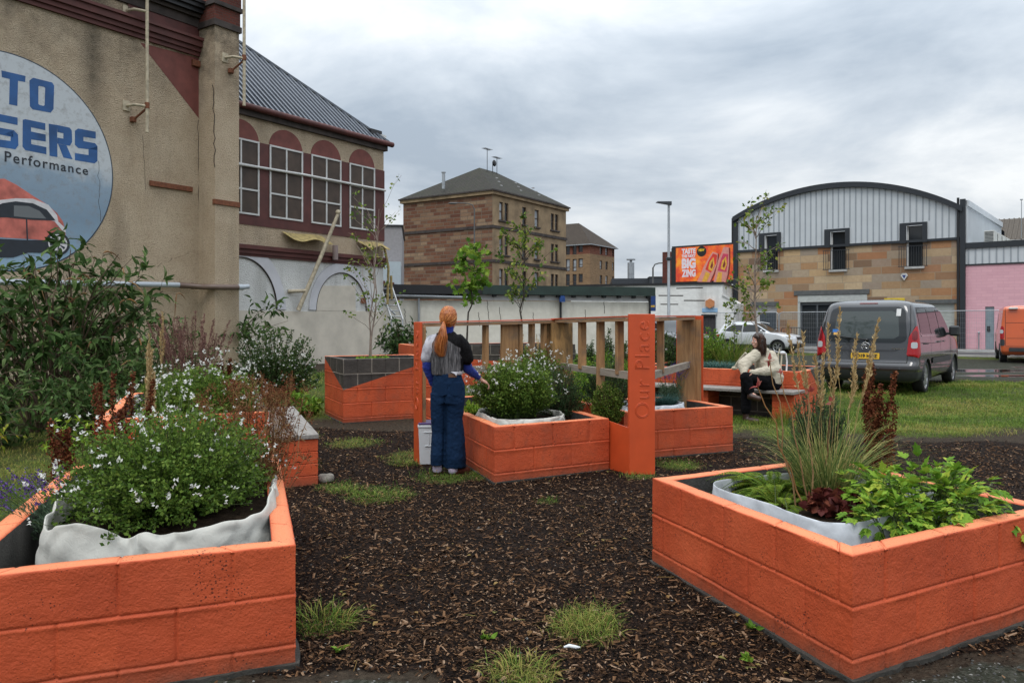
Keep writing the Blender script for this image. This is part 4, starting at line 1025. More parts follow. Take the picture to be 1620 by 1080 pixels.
# left wall runs along local +y
holL = []
PL2 = Plane((BP.o.x, BP.o.y), (1.566, -1))
for (a, b_) in ((207, 247), (273, 311), (330, 371)):
    s0, s1 = -PL2.s(860+b_/6), -PL2.s(860+a/6)
    for (t0, t1) in ((283, 395), (420, 535), (563, 672)) if a < 330 else ((280, 355), (415, 498), (560, 640)):
        holL.append((s0, s1, PL2.z(860+a/6, 340+t1/6), PL2.z(860+a/6, 340+t0/6)))
tmp = MB(); wall_holes(tmp, 0, 24, zr_, ZGb, [h for h in holL if h[3] > zr_+.6], 0, .2, 0); wall_holes(tmp, 0, 24, -.3, zr_, [h for h in holL if h[3] <= zr_+.6], 0, .2, 1)
mb = MB()
for f_, m_i in zip(tmp.f, tmp.m): mb.add([(tmp.v[i][1], tmp.v[i][0], tmp.v[i][2]) for i in f_], [tuple(range(len(f_)))[::-1]], m_i)
mb.build('left_wall', [RB_, BB_], R)
for j, (a, b_, c_, d_) in enumerate(hol):
    mb = MB(); mb.box(a, b_, .12, .17, c_, c_+.1); mb.box(a, b_, .12, .17, d_-.1, d_); mb.box(a, a+.1, .12, .17, c_, d_); mb.box(b_-.1, b_, .12, .17, c_, d_); mb.box(a, b_, .11, .17, c_+(d_-c_)*.3, c_+(d_-c_)*.3+.1); f_ = mb.build('window', FRAMB, R)
    mb = MB(); mb.box(a+.1, b_-.1, .14, .16, c_+.1, d_-.1); mb.build('pane', CURT if j % 2 else GLASSD, f_)
for j, (a, b_, c_, d_) in enumerate(holL):
    mb = MB(); mb.box(.12, .17, a, b_, c_, c_+.1); mb.box(.12, .17, a, b_, d_-.1, d_); mb.box(.12, .17, a, a+.12, c_, d_); mb.box(.12, .17, b_-.12, b_, c_, d_); mb.box(.11, .17, a, b_, c_+(d_-c_)*.3, c_+(d_-c_)*.3+.1); f_ = mb.build('window', FRAMB, R)
    mb = MB(); mb.box(.14, .16, a+.1, b_-.1, c_+.1, d_-.1); mb.build('pane', CURT if j % 3 == 1 else GLASSD, f_)
rf = MB(); q = 24; V = [(-.4, -.4, ZGb), (Lf+.4, -.4, ZGb), (Lf+.4, q, ZGb), (-.4, q, ZGb), (Lf/2, Lf/2, ZGb+3.6), (Lf/2, q-4, ZGb+3.6)]
rf.add(V, [(0, 1, 4), (1, 2, 5, 4), (2, 3, 5), (3, 0, 4, 5), (3, 2, 1, 0)])
TILE = masonry('brown_roof_tile', [(.06, .045, .035), (.085, .065, .05)], .3, .3, (.03, .025, .02), .03, .3, ss=.2)
rf.add([(-.4, 8.5, ZGb), (-.4, 16.5, ZGb), (Lf/2, 12.5, ZGb+3.0), (-1.0, 12.5, ZGb+.0)], [(0, 3, 2), (3, 1, 2)])
rf.build('roof', TILE, R)
mb = MB(); mb.box(-.45, Lf+.45, -.45, 24, ZGb-.12, ZGb); mb.build('gutter', GALV, R)

# ---------------- sliver of rendered building between workshop and tenement
R = thing('rendered_building', 'grey roughcast building glimpsed between the workshop and the tenement', 'building', (X(596, 56), 56, 0), .12)
block(R, 1.75, 10, -.2, 8.3, plain('grey_render', (.26, .245, .25), .9, var=.1, bs=.3)); mb = MB(); mb.box(-.1, 1.85, -.1, 10, 8.3, 8.42); mb.build('coping', BLACK, R)
mb = MB(); mb.box(-.2, 1.72, -3, -.02, -.2, 5.6); mb.build('extension', plain('pale_blue_cladding', (.38, .44, .48), .5, var=.05), R)
mb = MB(); mb.box(-.3, 1.65, -3.4, -3.02, -.2, 4.0); 
for k in range(3): mb.box(-.2+k*.6, .1+k*.6, -3.4, -3.02, 4.0, 4.2+.1*(k % 2))
mb.build('boundary_wall', REDBR, R)

# ---------------- long low white shed
LA_, LB_ = (X(600, 32.5), 32.5), (X(1028, 36), 36.0)
LPn = Plane(LA_, (LB_[0]-LA_[0], LB_[1]-LA_[1])); Ls = LPn.s(1028)
SHW = roughcast('dirty_white_paint', (.66, .63, .54), (.76, .73, .64), (.20, .17, .12), .5, .25, 5, .12)
R = thing('low_shed', 'long low whitewashed shed with a black and green fascia', 'shed', (LPn.o.x, LPn.o.y, .0), LPn.rz)
ze = LPn.z(1028, 475)
block(R, Ls, 7, -.2, LPn.z(1028, 478), SHW)
mb = MB(); mb.box(LPn.s(745), Ls+.02, -.04, 0, LPn.z(1028, 477), LPn.z(1028, 469)); mb.build('soffit_board', WHITEF, R)
GRN = plain('dark_green_fascia', (.018, .035, .028), .35, var=.3, scale=2)
zf0, zf1 = LPn.z(1028, 468.5), LPn.z(1028, 455)
mb = MB(); sm_ = LPn.s(760)
mb.box(sm_+.002, Ls+.12, -.32, 7, zf0, zf1); mb.build('green_fascia', GRN, R)
mb = MB(); mb.add([(0,-.3,zf0-.02),(sm_,-.3,zf0),(sm_,-.3,zf1-.04),(0,-.3,zf1-.02),(0,7,zf0-.02),(sm_,7,zf0),(sm_,7,zf1-.04),(0,7,zf1-.02)], [(0,1,2,3),(3,2,6,7),(0,4,5,1),(4,7,6,5),(0,3,7,4)]); mb.build('black_fascia', BLACK, R)
mb = MB(); zg_ = zf0-.14; mb.tube([(LPn.s(612), -.2, zg_+.06), (sm_-.6, -.2, zg_)], .07, 8); mb.tube([(LPn.s(662), -.1, zg_), (LPn.s(662), -.1, 0)], .045, 8); mb.build('gutter', GALV, R)
mb = MB()
for k in range(11): s_ = sm_+.5+k*(Ls-sm_)/11; mb.bbox(s_, s_+.16, -.2, 0, zf0-.10, zf0, .005)
mb.build('fascia_bracket', BLACK, R)
mb = MB(); s_ = LPn.s(886); mb.bbox(s_-.09, s_+.09, -.3, -.33, zf0-.3, zf0-.02, .01); mb.bbox(s_-.12, s_+.12, -.33, -.2, zf0-.3, zf0-.1, .01); mb.build('hopper', plain('blue_plastic', (.02, .07, .25), .4), R)
mb = MB(); mb.tube([(Ls-.05, -.1, zf0), (Ls-.05, -.1, 0)], .05, 8); mb.tube([(s_, -.08, zf0-.2), (s_, -.08, 0)], .05, 8); mb.build('downpipe', BLACK, R)
mb = MB()
rr_ = random.Random(5)
for (px_, py_) in ((770, 478), (772, 500), (790, 497), (757, 505), (843, 505), (925, 500), (955, 485), (640, 500)):
    s_, z_ = LPn.px(px_, py_); ribbon(mb, wiggle((s_, z_+.3), (s_+.05, z_-.3), 14, .02, px_), .022, -.006)
mb.build('crack', CRK, R)

# ---------------- white painted building with the blue sign
WBp = Plane((X(903, 47), 47), (X(1163, 43.4)-X(903, 47), 43.4-47)); Lw = WBp.s(1143); Lw2 = WBp.s(1163)
WB2 = roughcast('peeling_white_paint', (.70, .70, .68), (.80, .80, .78), (.16, .14, .12), .55, .3, 5, .10)
R = thing('white_building', 'white painted single storey building with a door under a blue plate, below the billboard', 'building', (WBp.o.x, WBp.o.y, 0), WBp.rz)
zt1 = WBp.z(1141, 449.5); zt2 = WBp.z(1144, 467); zt3 = WBp.z(1162, 479)
door = (WBp.s(1112), WBp.s(1133), .05, WBp.z(1120, 500))
block(R, Lw, 9, -.2, zt1, WB2, holes=[door])
mb = MB(); mb.prism([(Lw, -.2), (Lw2, -.2), (Lw2, zt3), (Lw, zt2)], .01, 6); mb.build('lean_to', WB2, R)
mb = MB(); mb.box(-.1, Lw+.08, -.08, 9, zt1, zt1+.12); mb.bar((Lw, 0, zt2+.05), (Lw2+.05, 0, zt3+.05), .15, .1, 1); mb.build('coping', [BLACK, WHITEF], R)
mb = MB(); mb.box(door[0], door[1], .1, .16, .05, door[3]); 
for k in range(5): s_ = door[0]+(k+.5)*(door[1]-door[0])/5; mb.tube([(s_, .06, .1), (s_, .06, door[3]-.05)], .02, 5)
mb.build('door', plain('dark_door', (.05, .045, .05), .6, var=.3), R)
mb = MB(); mb.bbox(door[0]-.08, door[1]+.05, -.05, .02, door[3], door[3]+.1); mb.build('lintel', BLACK, R)
mb = MB(); s_, z_ = WBp.px(1123.5, 480); mb.prism([(s_+.27*cos(a*pi/3+.52), z_+.27*sin(a*pi/3+.52)) for a in range(6)], -.16, 0); mb.build('alarm_box', plain('orange_alarm', (.50, .20, .08), .5), R)
mb = MB(); s_, z_ = WBp.px(1123, 494); mb.bbox(s_-.42, s_+.42, -.04, 0, z_+.0, z_+.24, .02); mb.build('name_plate', plain('pale_blue_plate', (.25, .42, .62), .4), R)
mb = MB(); ribbon(mb, wiggle(WBp.px(1045, 467), WBp.px(1080, 468), 12, .08, 9), .10, -.008); ribbon(mb, wiggle(WBp.px(1085, 475), WBp.px(1115, 475), 4, .01, 9), .04, -.008); ribbon(mb, wiggle(WBp.px(1047, 481), WBp.px(1073, 481), 4, .01, 9), .04, -.008)
mb.v = [(p[0], p[1], p[2]) for p in mb.v]
for (pa, pb) in (((1042, 467.2), (1081, 467.4)), ((1082, 475), (1115, 475.2)), ((1045, 481), (1073, 481.1)), ((1070, 456), (1112, 455))):
    (s0, z0_), (s1, z1_) = WBp.px(*pa), WBp.px(*pb); mb.add([(s0, -.008, z0_-.03), (s1, -.008, z1_-.03), (s1, -.008, z1_+.02), (s0, -.008, z0_+.02)], [(0, 1, 2, 3)])
mb.build('crack', CRK, R)
BSs = Plane((X(1026, 40.5), 40.5), (1, -.2))
R2 = thing('blue_sign', 'tall blue sign with a yellow band at the corner of the low shed', 'sign', (BSs.o.x, BSs.o.y, 0), BSs.rz)
mb = MB(); mb.bbox(0.02, .36, -.05, 0, BSs.z(1030, 492), BSs.z(1030, 467), .01); mb.build('board', plain('blue_sign_paint', (.012, .04, .16), .4), R2)
mb = MB(); mb.tube([(.02, .05, 0), (.02, .05, BSs.z(1030, 467))], .03, 6); mb.build('post', BLACK, R2)
text_on('lettering', 'ENTRY', .12, plain('yellow_vinyl', (.7, .42, .03), .5), R2, (.05, -.056, BSs.z(1030, 486)), (1, 0, 0), (0, 0, 1), width=.28, height=.10, offset=.01)
# dark roofs beyond
DKR = plain('dark_cladding', (.035, .04, .048), .5, var=.2)
R = thing('dark_warehouse', 'dark clad warehouse roof with a steel chimney, far behind the white building', 'building', (X(968, 75), 75, 0), -.1)
block(R, 3.9, 10, -.2, 5.7, DKR); mb = MB(); mb.tube([(1.8, .5, 4), (1.8, .5, 7.2)], .32, 14); mb.tube([(1.8, .5, 7.45), (1.8, .5, 7.55)], .42, 14); mb.tube([(1.8, .5, 7.2), (1.8, .5, 7.45)], .12, 8); mb.build('chimney', GALV, R)
mb = MB(); mb.bbox(2.9, 3.5, -.06, 0, 4.9, 5.15, .01); mb.build('rooflight', WHITEF, R)
R = thing('plant_room', 'plain dark box shaped roof unit left of the billboard', 'building', (X(1027.5, 74), 74, 0), -.1)
block(R, 1.3, 6, -.2, 5.75, DKR); mb = MB(); mb.box(-.05, 1.35, -.05, 6, 5.75, 5.82); mb.build('coping', BLACK, R)

# ---------------- arched stone and sheet building
AP = Plane(FA, (FB[0]-FA[0], FB[1]-FA[1])); LA = AP.s(1520)
SS = masonry('mixed_sandstone', [(.44, .23, .11), (.24, .165, .115), (.60, .43, .24), (.34, .30, .245), (.42, .19, .09), (.46, .31, .17), (.17, .115, .085), (.36, .32, .26), (.60, .47, .30), (.30, .17, .10)], .95, .40, (.30, .25, .18), .014, .4, bs=.4, ss=.2, squash=1.6)
SHEET = plain('pale_grey_sheet', (.54, .57, .595), .45, .1, var=.06, scale=1.2)
SHEETL = plain('sheet_rib', (.30, .33, .36), .45, .1, var=.06)
BGR = plain('dark_trim', (.018, .022, .028), .45, var=.1)
R = thing('arched_building', 'stone fronted building with an arched sheet metal gable and three tall windows', 'building', (AP.o.x, AP.o.y, .1), AP.rz)
zb_ = lambda s_: 5.78
apx = AP.px
W3 = [(apx(1210, 373), apx(1230, 427)), (apx(1314, 367), apx(1338, 426)), (apx(1434, 357.5), apx(1460, 421))]
wh = [(a[0], b_[0], b_[1]-.1, a[1]-.1) for a, b_ in W3]
zs = 5.68
big = (apx(1262, 480)[0], apx(1372, 480)[0], .02, apx(1320, 466)[1]-.1)
small = (apx(1193, 480)[0], apx(1229, 480)[0], .02, apx(1205, 484)[1]-.1)
roll = (apx(1455, 480)[0], apx(1510, 480)[0], .02, apx(1480, 480)[1]-.1)
mb = MB(); wall_holes(mb, .05, LA, -.3, zs, [big, small, roll]+[(h[0], h[1], h[2], zs) for h in wh], 0, .25)
mb.add([(0.05,0,-.3),(0.05,14,-.3),(0.05,14,zs),(0.05,0,zs)], [(0,3,2,1)]); mb.build('stone_wall', SS, R)
arch = [(1165.5, 352), (1180, 337), (1200, 324), (1225, 313), (1255, 304.5), (1290, 299), (1320, 296.5), (1350, 296.5), (1385, 299), (1420, 303), (1460, 310), (1495, 318), (1519, 325)]
ap = [(apx(x, y)[0], apx(x, y)[1]-.1) for x, y in arch]
# a circle through the arch keeps the gable regular
A_m = np.array([[2*p[0], 2*p[1], 1] for p in ap]); b_m = np.array([p[0]**2+p[1]**2 for p in ap]); cc = np.linalg.lstsq(A_m, b_m, rcond=None)[0]; rad = sqrt(cc[2]+cc[0]**2+cc[1]**2)
def az(s_): return cc[1]+sqrt(max(0, rad**2-(s_-cc[0])**2))
cols_ = sorted(set(np.linspace(0.05, LA, 40)) | {h[0] for h in wh} | {h[1] for h in wh})
mb = MB()
for a, b_ in zip(cols_, cols_[1:]):
    m0 = (a+b_)/2; z_lo = zs
    for h in wh:
        if h[0] < m0 < h[1]: z_lo = h[3]
    mb.add([(a, -.03, z_lo), (b_, -.03, z_lo), (b_, -.03, az(b_)), (a, -.03, az(a))], [(0, 1, 2, 3)])
mb.build('gable_sheeting', SHEET, R)
mb = MB(); x_ = .18
while x_ < LA-.1:
    zl = zs+.02
    for h in wh:
        if h[0]-.34 < x_ < h[1]+.34: zl = h[3]+.2
    if az(x_)-zl > .1: mb.box(x_-.03, x_+.03, -.055, -.03, zl, az(x_)-.06)
    x_ += .30
mb.build('sheeting_rib', SHEETL, R)
mb = MB(); q = 40
for i in range(q):
    a, b_ = -.15+(LA+.25)*i/q, -.15+(LA+.25)*(i+1)/q
    mb.add([(a,-.25,az(a)-.10),(b_,-.25,az(b_)-.10),(b_,-.25,az(b_)+.19),(a,-.25,az(a)+.19),(a,14,az(a)-.10),(b_,14,az(b_)-.10),(b_,14,az(b_)+.19),(a,14,az(a)+.19)], [(0,1,2,3),(3,2,6,7),(4,7,6,5),(0,4,5,1)])
mb.build('arched_roof_edge', BGR, R)
mb = MB(); mb.box(-.15, .12, -.12, .0, 0, az(.1)); mb.box(.0, LA, -.1, -.02, zs-.1, zs+.03)
mb.box(LA-.02, LA+.22, -.15, .05, -.3, 7.6); mb.build('trim', BGR, R)
for h in wh:
    mb = MB(); s0, s1 = h[0]-.30, h[1]+.22
    mb.box(s0, h[0], -.14, 0, zs-.12, h[3]+.14); mb.box(h[1], s1, -.14, 0, zs-.12, h[3]+.14); mb.box(h[0], h[1], -.14, 0, h[3], h[3]+.14); wn = mb.build('window', BGR, R)
    mb = MB(); mb.box(h[0], h[1], .14, .17, h[2], h[3]); mb.build('pane', GLASSD, wn)
    mb = MB(); mb.box(h[0], h[0]+.09, .05, .15, h[2], h[3]); mb.bbox(h[0]-.08, h[1]+.08, -.1, .1, h[2]-.12, h[2]-.001, .01); mb.build('sill', WHITEF, wn)
    mb = MB()
    for k in range(12): s_ = s0+(s1-s0)*k/11; mb.tube([(s_, -.25, h[2]), (s_, -.25, h[2]+1.05)], .015, 5)
    mb.bar((s0-.05, -.25, h[2]+1.05), (s1+.05, -.25, h[2]+1.05), .04, .03); mb.bar((s0-.05, -.25, h[2]), (s1+.05, -.25, h[2]), .04, .03); mb.build('railing', BGR, wn)
GREYD = plain('grey_lintel', (.09, .095, .095), .7, var=.2)
for h, e_ in ((big, .26), (small, .24), (roll, .2)): mb = MB(); mb.bbox(h[0]-.2, h[1]+.12, -.06, .1, h[3]+.0, h[3]+e_); mb.build('lintel', GREYD, R)
mb = MB(); mb.bbox(big[0], big[1], -.02, .2, big[3]-.40, big[3]-.002, .02); mb.box(big[0], big[0]+.12, .0, .2, 0, big[3]-.4); mb.build('shutter_box', plain('pale_shutter', (.42, .44, .42), .5), R)
mb = MB(); mb.box(big[0], big[1], .2, .22, 0, big[3]-.38); dr = mb.build('shopfront', GLASSD, R)
mb = MB()
for k in range(5): s_ = big[0]+.12+(big[1]-big[0]-.18)*k/4; mb.box(s_, s_+.07, .14, .2, 0, big[3]-.40)
mb.box(big[0], big[1], .14, .2, big[3]-.55, big[3]-.42); mb.box(big[0], big[1], .14, .2, .02, .25); mb.build('frame', plain('grey_frame', (.10, .11, .12), .5), dr)
mb = MB(); mb.box(small[0], small[1], .16, .2, 0, small[3]); mb.box(small[0]+.3, small[1]-.1, .13, .16, 0, small[3]-.35, 1); mb.build('side_door', [WHITEF, plain('blue_grey_door', (.05, .065, .08), .5)], R)
mb = MB(); mb.box(roll[0], roll[1], .14, .2, 0, roll[3])
for k in range(14): mb.box(roll[0], roll[1], .125, .14, .05+k*.17, .19+k*.17)
mb.build('roller_door', plain('off_white_shutter', (.40, .42, .39), .5), R)
mb = MB(); s_, z_ = apx(1415, 474); mb.bbox(s_-.5, s_+.5, -.05, 0, z_-.25, z_-.02, .01); mb.build('yellow_sign', plain('yellow_sign_paint', (.62, .45, .03), .5), R)
mb = MB(); s_, z_ = apx(1431, 439); mb.prism([(s_-.17, z_), (s_-.1, z_+.0+.12), (s_+.1, z_+.12), (s_+.17, z_), (s_, z_-.25)], -.1, 0); mb.prism([(s_-.09, z_+.02), (s_+.09, z_+.02), (s_, z_-.16)], -.11, -.09, 1); mb.build('alarm_box', [WHITEF, plain('alarm_blue', (.02, .05, .2), .4)], R)
mb = MB(); mb.tube([(LA-.1, -.12, 0), (LA-.1, -.12, zs+2.0)], .06, 8); mb.build('downpipe', BLACK, R)
# right side wall above the pink building
mb = MB(); mb.box(LA+.22, LA+.26, .05, 11.5, 4.8, 7.55)
for k in range(38): mb.box(LA+.26, LA+.285, .15+k*.3, .21+k*.3, 4.8, 7.2)
mb.box(LA+.2, LA+.34, .05, 11.5, 7.25, 7.55); mb.build('side_sheeting', SHEET, R)

# ---------------- pink building
PKp = Plane((FA[0]+(LA+.22)*AP.d.x, FA[1]+(LA+.22)*AP.d.y), AP.d)
PINK = masonry('pink_painted_brick', [(.66, .37, .42), (.70, .40, .45), (.64, .36, .41)], .46, .15, (.60, .33, .38), .010, .06, .7, .35, ss=.1, soot=(.45, .22, .27))
R = thing('pink_building', 'pink painted brick building with a sheet metal parapet and grey door', 'building', (PKp.o.x, PKp.o.y, .1), PKp.rz)
zp = PKp.z(1530, 418)-.1; pz1 = PKp.z(1530, 384.5)-.1; pz2 = PKp.z(1530, 393.5)-.1
dk = (PKp.s(1558.5), PKp.s(1573), .02, PKp.z(1560, 485)-.1)
mb = MB(); wall_holes(mb, 0, 12, -.3, zp, [dk], 0, .12); mb.build('brick_wall', PINK, R)
mb = MB(); mb.box(0, 12, .13, 9, -.3, pz1-.12); mb.box(0, 12, -.03, .12, zp, pz2, 0); mb.build('parapet_sheeting', SHEET, R)
mb = MB()
for k in range(40): mb.box(.1+k*.3, .16+k*.3, -.055, -.03, zp+.02, pz2)
mb.build('sheeting_rib', SHEETL, R)
mb = MB(); mb.box(-.05, 12, -.12, .14, pz2, pz1); mb.box(0, 12, -.05, 0, zp-.07, zp); mb.build('parapet_trim', BGR, R)
mb = MB(); mb.box(dk[0], dk[1], .06, .1, 0, dk[3]); mb.bbox(dk[0]+.08, dk[0]+.2, .0, .06, 1.0, 1.25, .01, 1); mb.build('door', [plain('grey_door', (.20, .25, .28), .5), BLACK], R)
mb = MB(); s_ = PKp.s(1549); mb.tube([(s_, -.08, .0), (s_, -.08, .9)], .03, 6); mb.ball((s_, -.08, .93), .06); mb.build('wall_pipe', GALV, R)
ACM = plain('condenser_casing', (.42, .42, .39), .5)
for k in range(6):
    s_ = .55+0; y_ = 1.2+k*1.5
    R2 = thing('air_conditioner', ['nearest of the row of grey condenser units on the pink building roof', 'second condenser unit from the front in the roof row', 'third condenser unit from the front in the roof row',
               'third condenser unit from the back of the roof row', 'second condenser unit from the back of the roof row', 'farthest condenser unit in the row on the pink building roof'][k], 'condenser unit',
               (PKp.o.x+PKp.d.x*.62-PKp.n.x*y_, PKp.o.y+PKp.d.y*.62-PKp.n.y*y_, pz1-.02), PKp.rz, 'condenser units along the side wall')
    mb = MB(); mb.bbox(0, .45, 0, .95, .08, .80, .02); mb.bbox(0.05, .1, 0.05, .9, 0, .08, .01); mb.bbox(0.35, .4, 0.05, .9, 0, .08, .01); mb.build('casing', ACM, R2)
    mb = MB()
    for j in range(9): mb.box(.04, .41, -.012, 0, .14+j*.07, .17+j*.07)
    mb.build('grille', BGR, R2)
# ---------------- old house far right
R = thing('stone_house', 'old brown stone building with a corrugated roof beyond the pink building', 'building', (X(1573, 66), 66, 0), -.62)
block(R, 16, 8, -.2, 8.3, plain('brown_stone', (.11, .095, .07), .9, var=.3, bs=.4)); mb = MB()
mb.add([(-.2,-.2,8.3),(16,-.2,8.3),(16,5,10.6),(-.2,5,10.6)], [(0,1,2,3)])
for k in range(44): mb.bar((k*.37, -.2, 8.33), (k*.37, 5, 10.63), .1, .06)
mb.build('roof', plain('rusty_corrugated', (.075, .06, .045), .8, var=.3), R)
mb = MB(); mb.tube([(4.0, 1.2, 8.8), (4.0, 1.2, 9.9)], .13, 8); mb.bbox(3.75, 4.25, 1.1, 1.3, 9.8, 10.0, .02); mb.build('vent_pipe', WHITEF, R)
mb = MB(); mb.tube([(1.9, 0, 8), (1.9, 0, 11.6)], .03, 6); mb.bbox(1.8, 2.0, -.05, .05, 11.5, 11.6, .01); mb.build('mast', GALV, R)
mb = MB(); mb.box(5.7, 7.2, -.02, 0, 6.6, 8.0); mb.build('window', BGR, R)

# ---------------- billboard
BD = Plane((X(1068.5, 52), 52), AP.d)
Lb = BD.s(1163); R = thing('billboard', 'orange drinks advert billboard with two tilted bottles', 'billboard', (BD.o.x, BD.o.y, 0), BD.rz)
bz0, bz1 = BD.z(1068.5, 446), BD.z(1068.5, 392.5)
mb = MB(); mb.box(-.25, Lb+.15, 0, .4, bz0-.25, bz1+.12); mb.box(Lb-.1, Lb+.4, -.02, .5, 1.5, bz1-.3); mb.box(-.3, -.01, .02, .5, 3, bz1)
mb.build('cabinet', BLACK, R)
m, t, b = nm('glowing_advert_print'); n_ = noise(t, 1.6, 5, .6); n_2 = noise(t, 14, 4, .7)
c = ramp(t, n_.outputs[0], [(.38, (.62, .045, .02)), (.52, (.80, .12, .015)), (.66, (.85, .30, .02))]); c = mixc(t, M_(t, 'MULTIPLY', M_(t, 'SUBTRACT', n_2.outputs[0], .55, clamp=True), 3, clamp=True), c, (.85, .35, .06))
t.links.new(c, b.inputs['Base Color']); b.inputs['Roughness'].default_value = .5
t.links.new(c, b.inputs['Emission Color']); b.inputs['Emission Strength'].default_value = .15  # faint glow added to the advert's own colours
mb = MB(); mb.box(.05, Lb-.05, -.03, 0, bz0, bz1); SC = mb.build('poster', m, R)
Hb = bz1-bz0; PW = plain('advert_white', (.80, .70, .74), .5); PWd = plain('advert_black', (.01, .01, .01), .5); PY = plain('advert_yellow', (.75, .50, .02), .5)
for wd, x0, x1, z0_, z1_ in (('TASTE', .115, .355, .80, .965), ('THE NEXT', .115, .355, .70, .785), ('BIG', .115, .355, .375, .68), ('ZING', .115, .355, .13, .355)):
    text_on('lettering', wd, .5, PW, SC, (Lb*x0, -.034, bz0+Hb*z0_), (1, 0, 0), (0, 0, 1), width=Lb*(x1-x0), height=Hb*(z1_-z0_), offset=.03)
mb = MB(); ccx, ccz = Lb*.455, bz0+Hb*.855; mb.prism([(ccx+.33*cos(a*pi/12), ccz+.33*sin(a*pi/12)) for a in range(24)], -.036, -.03); mb.build('roundel', PWd, SC)
text_on('lettering', 'NEW', .3, PY, SC, (ccx-.2, -.040, ccz+.0), (1, 0, 0), (0, 0, 1), width=.4, height=.17, offset=.02)
CB = [plain('bottle_pink', (.72, .30, .25), .4, var=.1), plain('bottle_label', (.75, .05, .03), .4, var=.2, scale=3), plain('bottle_juice', (.80, .42, .05), .4, var=.2), plain('bottle_cap', (.62, .06, .12), .4), plain('bottle_dark', (.25, .03, .02), .5)]
def advq(L): return [(Lb*x, bz0+Hb*z) for x, z in L]
f9 = lambda x, y: ((x-150)/1235, 1-(y-(205-(x-150)*.062))/650)
mb = MB()
for bt, jc in (([(940, 270), (1045, 300), (1030, 480), (960, 670), (880, 835), (615, 835), (700, 680), (760, 540), (880, 350)], 0), ([(1160, 180), (1265, 185), (1270, 480), (1240, 690), (1200, 830), (960, 830), (1010, 600), (1050, 430), (1130, 260)], 1)):
    mb.prism(advq([f9(x+28, y+12) for x, y in bt]), -.033, -.029, 4); mb.prism(advq([f9(*p) for p in bt]), -.037, -.032, 0)
mb.prism(advq([f9(*p) for p in [(950, 300), (1030, 330), (1015, 480), (905, 660), (790, 600), (850, 450)]]), -.041, -.036, 1)
mb.prism(advq([f9(*p) for p in [(800, 640), (890, 680), (820, 830), (720, 830)]]), -.041, -.036, 2)
mb.prism(advq([f9(*p) for p in [(1150, 300), (1255, 310), (1240, 480), (1215, 640), (1040, 620), (1090, 450)]]), -.041, -.036, 3)
mb.prism(advq([f9(*p) for p in [(1050, 650), (1130, 650), (1120, 830), (1010, 830)]]), -.041, -.036, 2)
for (qx, qy) in ((900, 520), (1150, 500)):
    mb.prism(advq([f9(qx+60, qy-150), f9(qx+80, qy), f9(qx+30, qy+110), f9(qx-50, qy+80), f9(qx-20, qy-60)]), -.045, -.040, 2); mb.prism(advq([f9(qx+35, qy-90), f9(qx+50, qy), f9(qx+20, qy+70), f9(qx-10, qy+40)]), -.048, -.044, 4)
mb.build('bottle_print', CB, SC)
mb = MB(); s_ = BD.s(1157); mb.tube([(s_, .2, bz1), (s_, .2, bz1+1.65)], .07, 6); mb.build('mast', BLACK, R)
mb = MB(); mb.box(-1.0, -.3, .1, .8, 2, bz1-.2); mb.build('brick_pier', REDBR, R)

# ---------------- lamp posts
LGREY = plain('weathered_lamp_steel', (.09, .09, .088), .7)
def lamp(px_, D, ytop, arm, label, led=False, r=.07, g=None):
    R = thing('street_lamp', label, 'street lamp', (X(px_, D), D, .1)); zt = EH-(ytop-H0)/F*D-.1
    mb = MB(); mb.tube([(0, 0, 0), (0, 0, 1.2), (0, 0, 1.25), (0, 0, zt)], [r*1.35, r*1.35, r, r*.75], 10); GM = GALV if led else LGREY; mb.build('pole', GM, R)
    mb = MB()
    if led:
        mb.add([(-.62, -.14, .08), (.12, -.14, -.05), (.12, .14, -.05), (-.62, .14, .08), (-.55, -.10, .13), (.12, -.12, .12), (.12, .12, .12), (-.55, .10, .13)], [(0,3,2,1),(4,5,6,7),(0,1,5,4),(1,2,6,5),(2,3,7,6),(3,0,4,7)])
        mb.v = [(a, b_, c_+zt) for a, b_, c_ in mb.v]; mb.build('lamp_head', BGR, R)
        mb = MB(); mb.bbox(-.12, .12, -.1, .1, zt*.62, zt*.62+.15, .02); mb.build('sensor', BGR, R)
    else:
        mb.tube([(0, 0, zt-.05), (arm*.1, 0, zt+.25), (arm*.3, 0, zt+.35), (arm, 0, zt+.4)], r*.6, 8); mb.build('arm', GM, R)
        mb = MB(); mb.ball((arm*1.1, 0, zt+.36), (.34, .12, .07)); mb.build('lamp_head', GM, R)
    return R
lamp(1058, 38.5, 323, 0, 'slim grey street lamp with a flat head in front of the white building', True, .075)
lamp(750.5, 55, 330, -1.35, 'tall street lamp with a curved arm standing before the tenement', False, .06)
lamp(1033, 66, 423, 1.6, 'distant street lamp arm beside the billboard', False, .09)

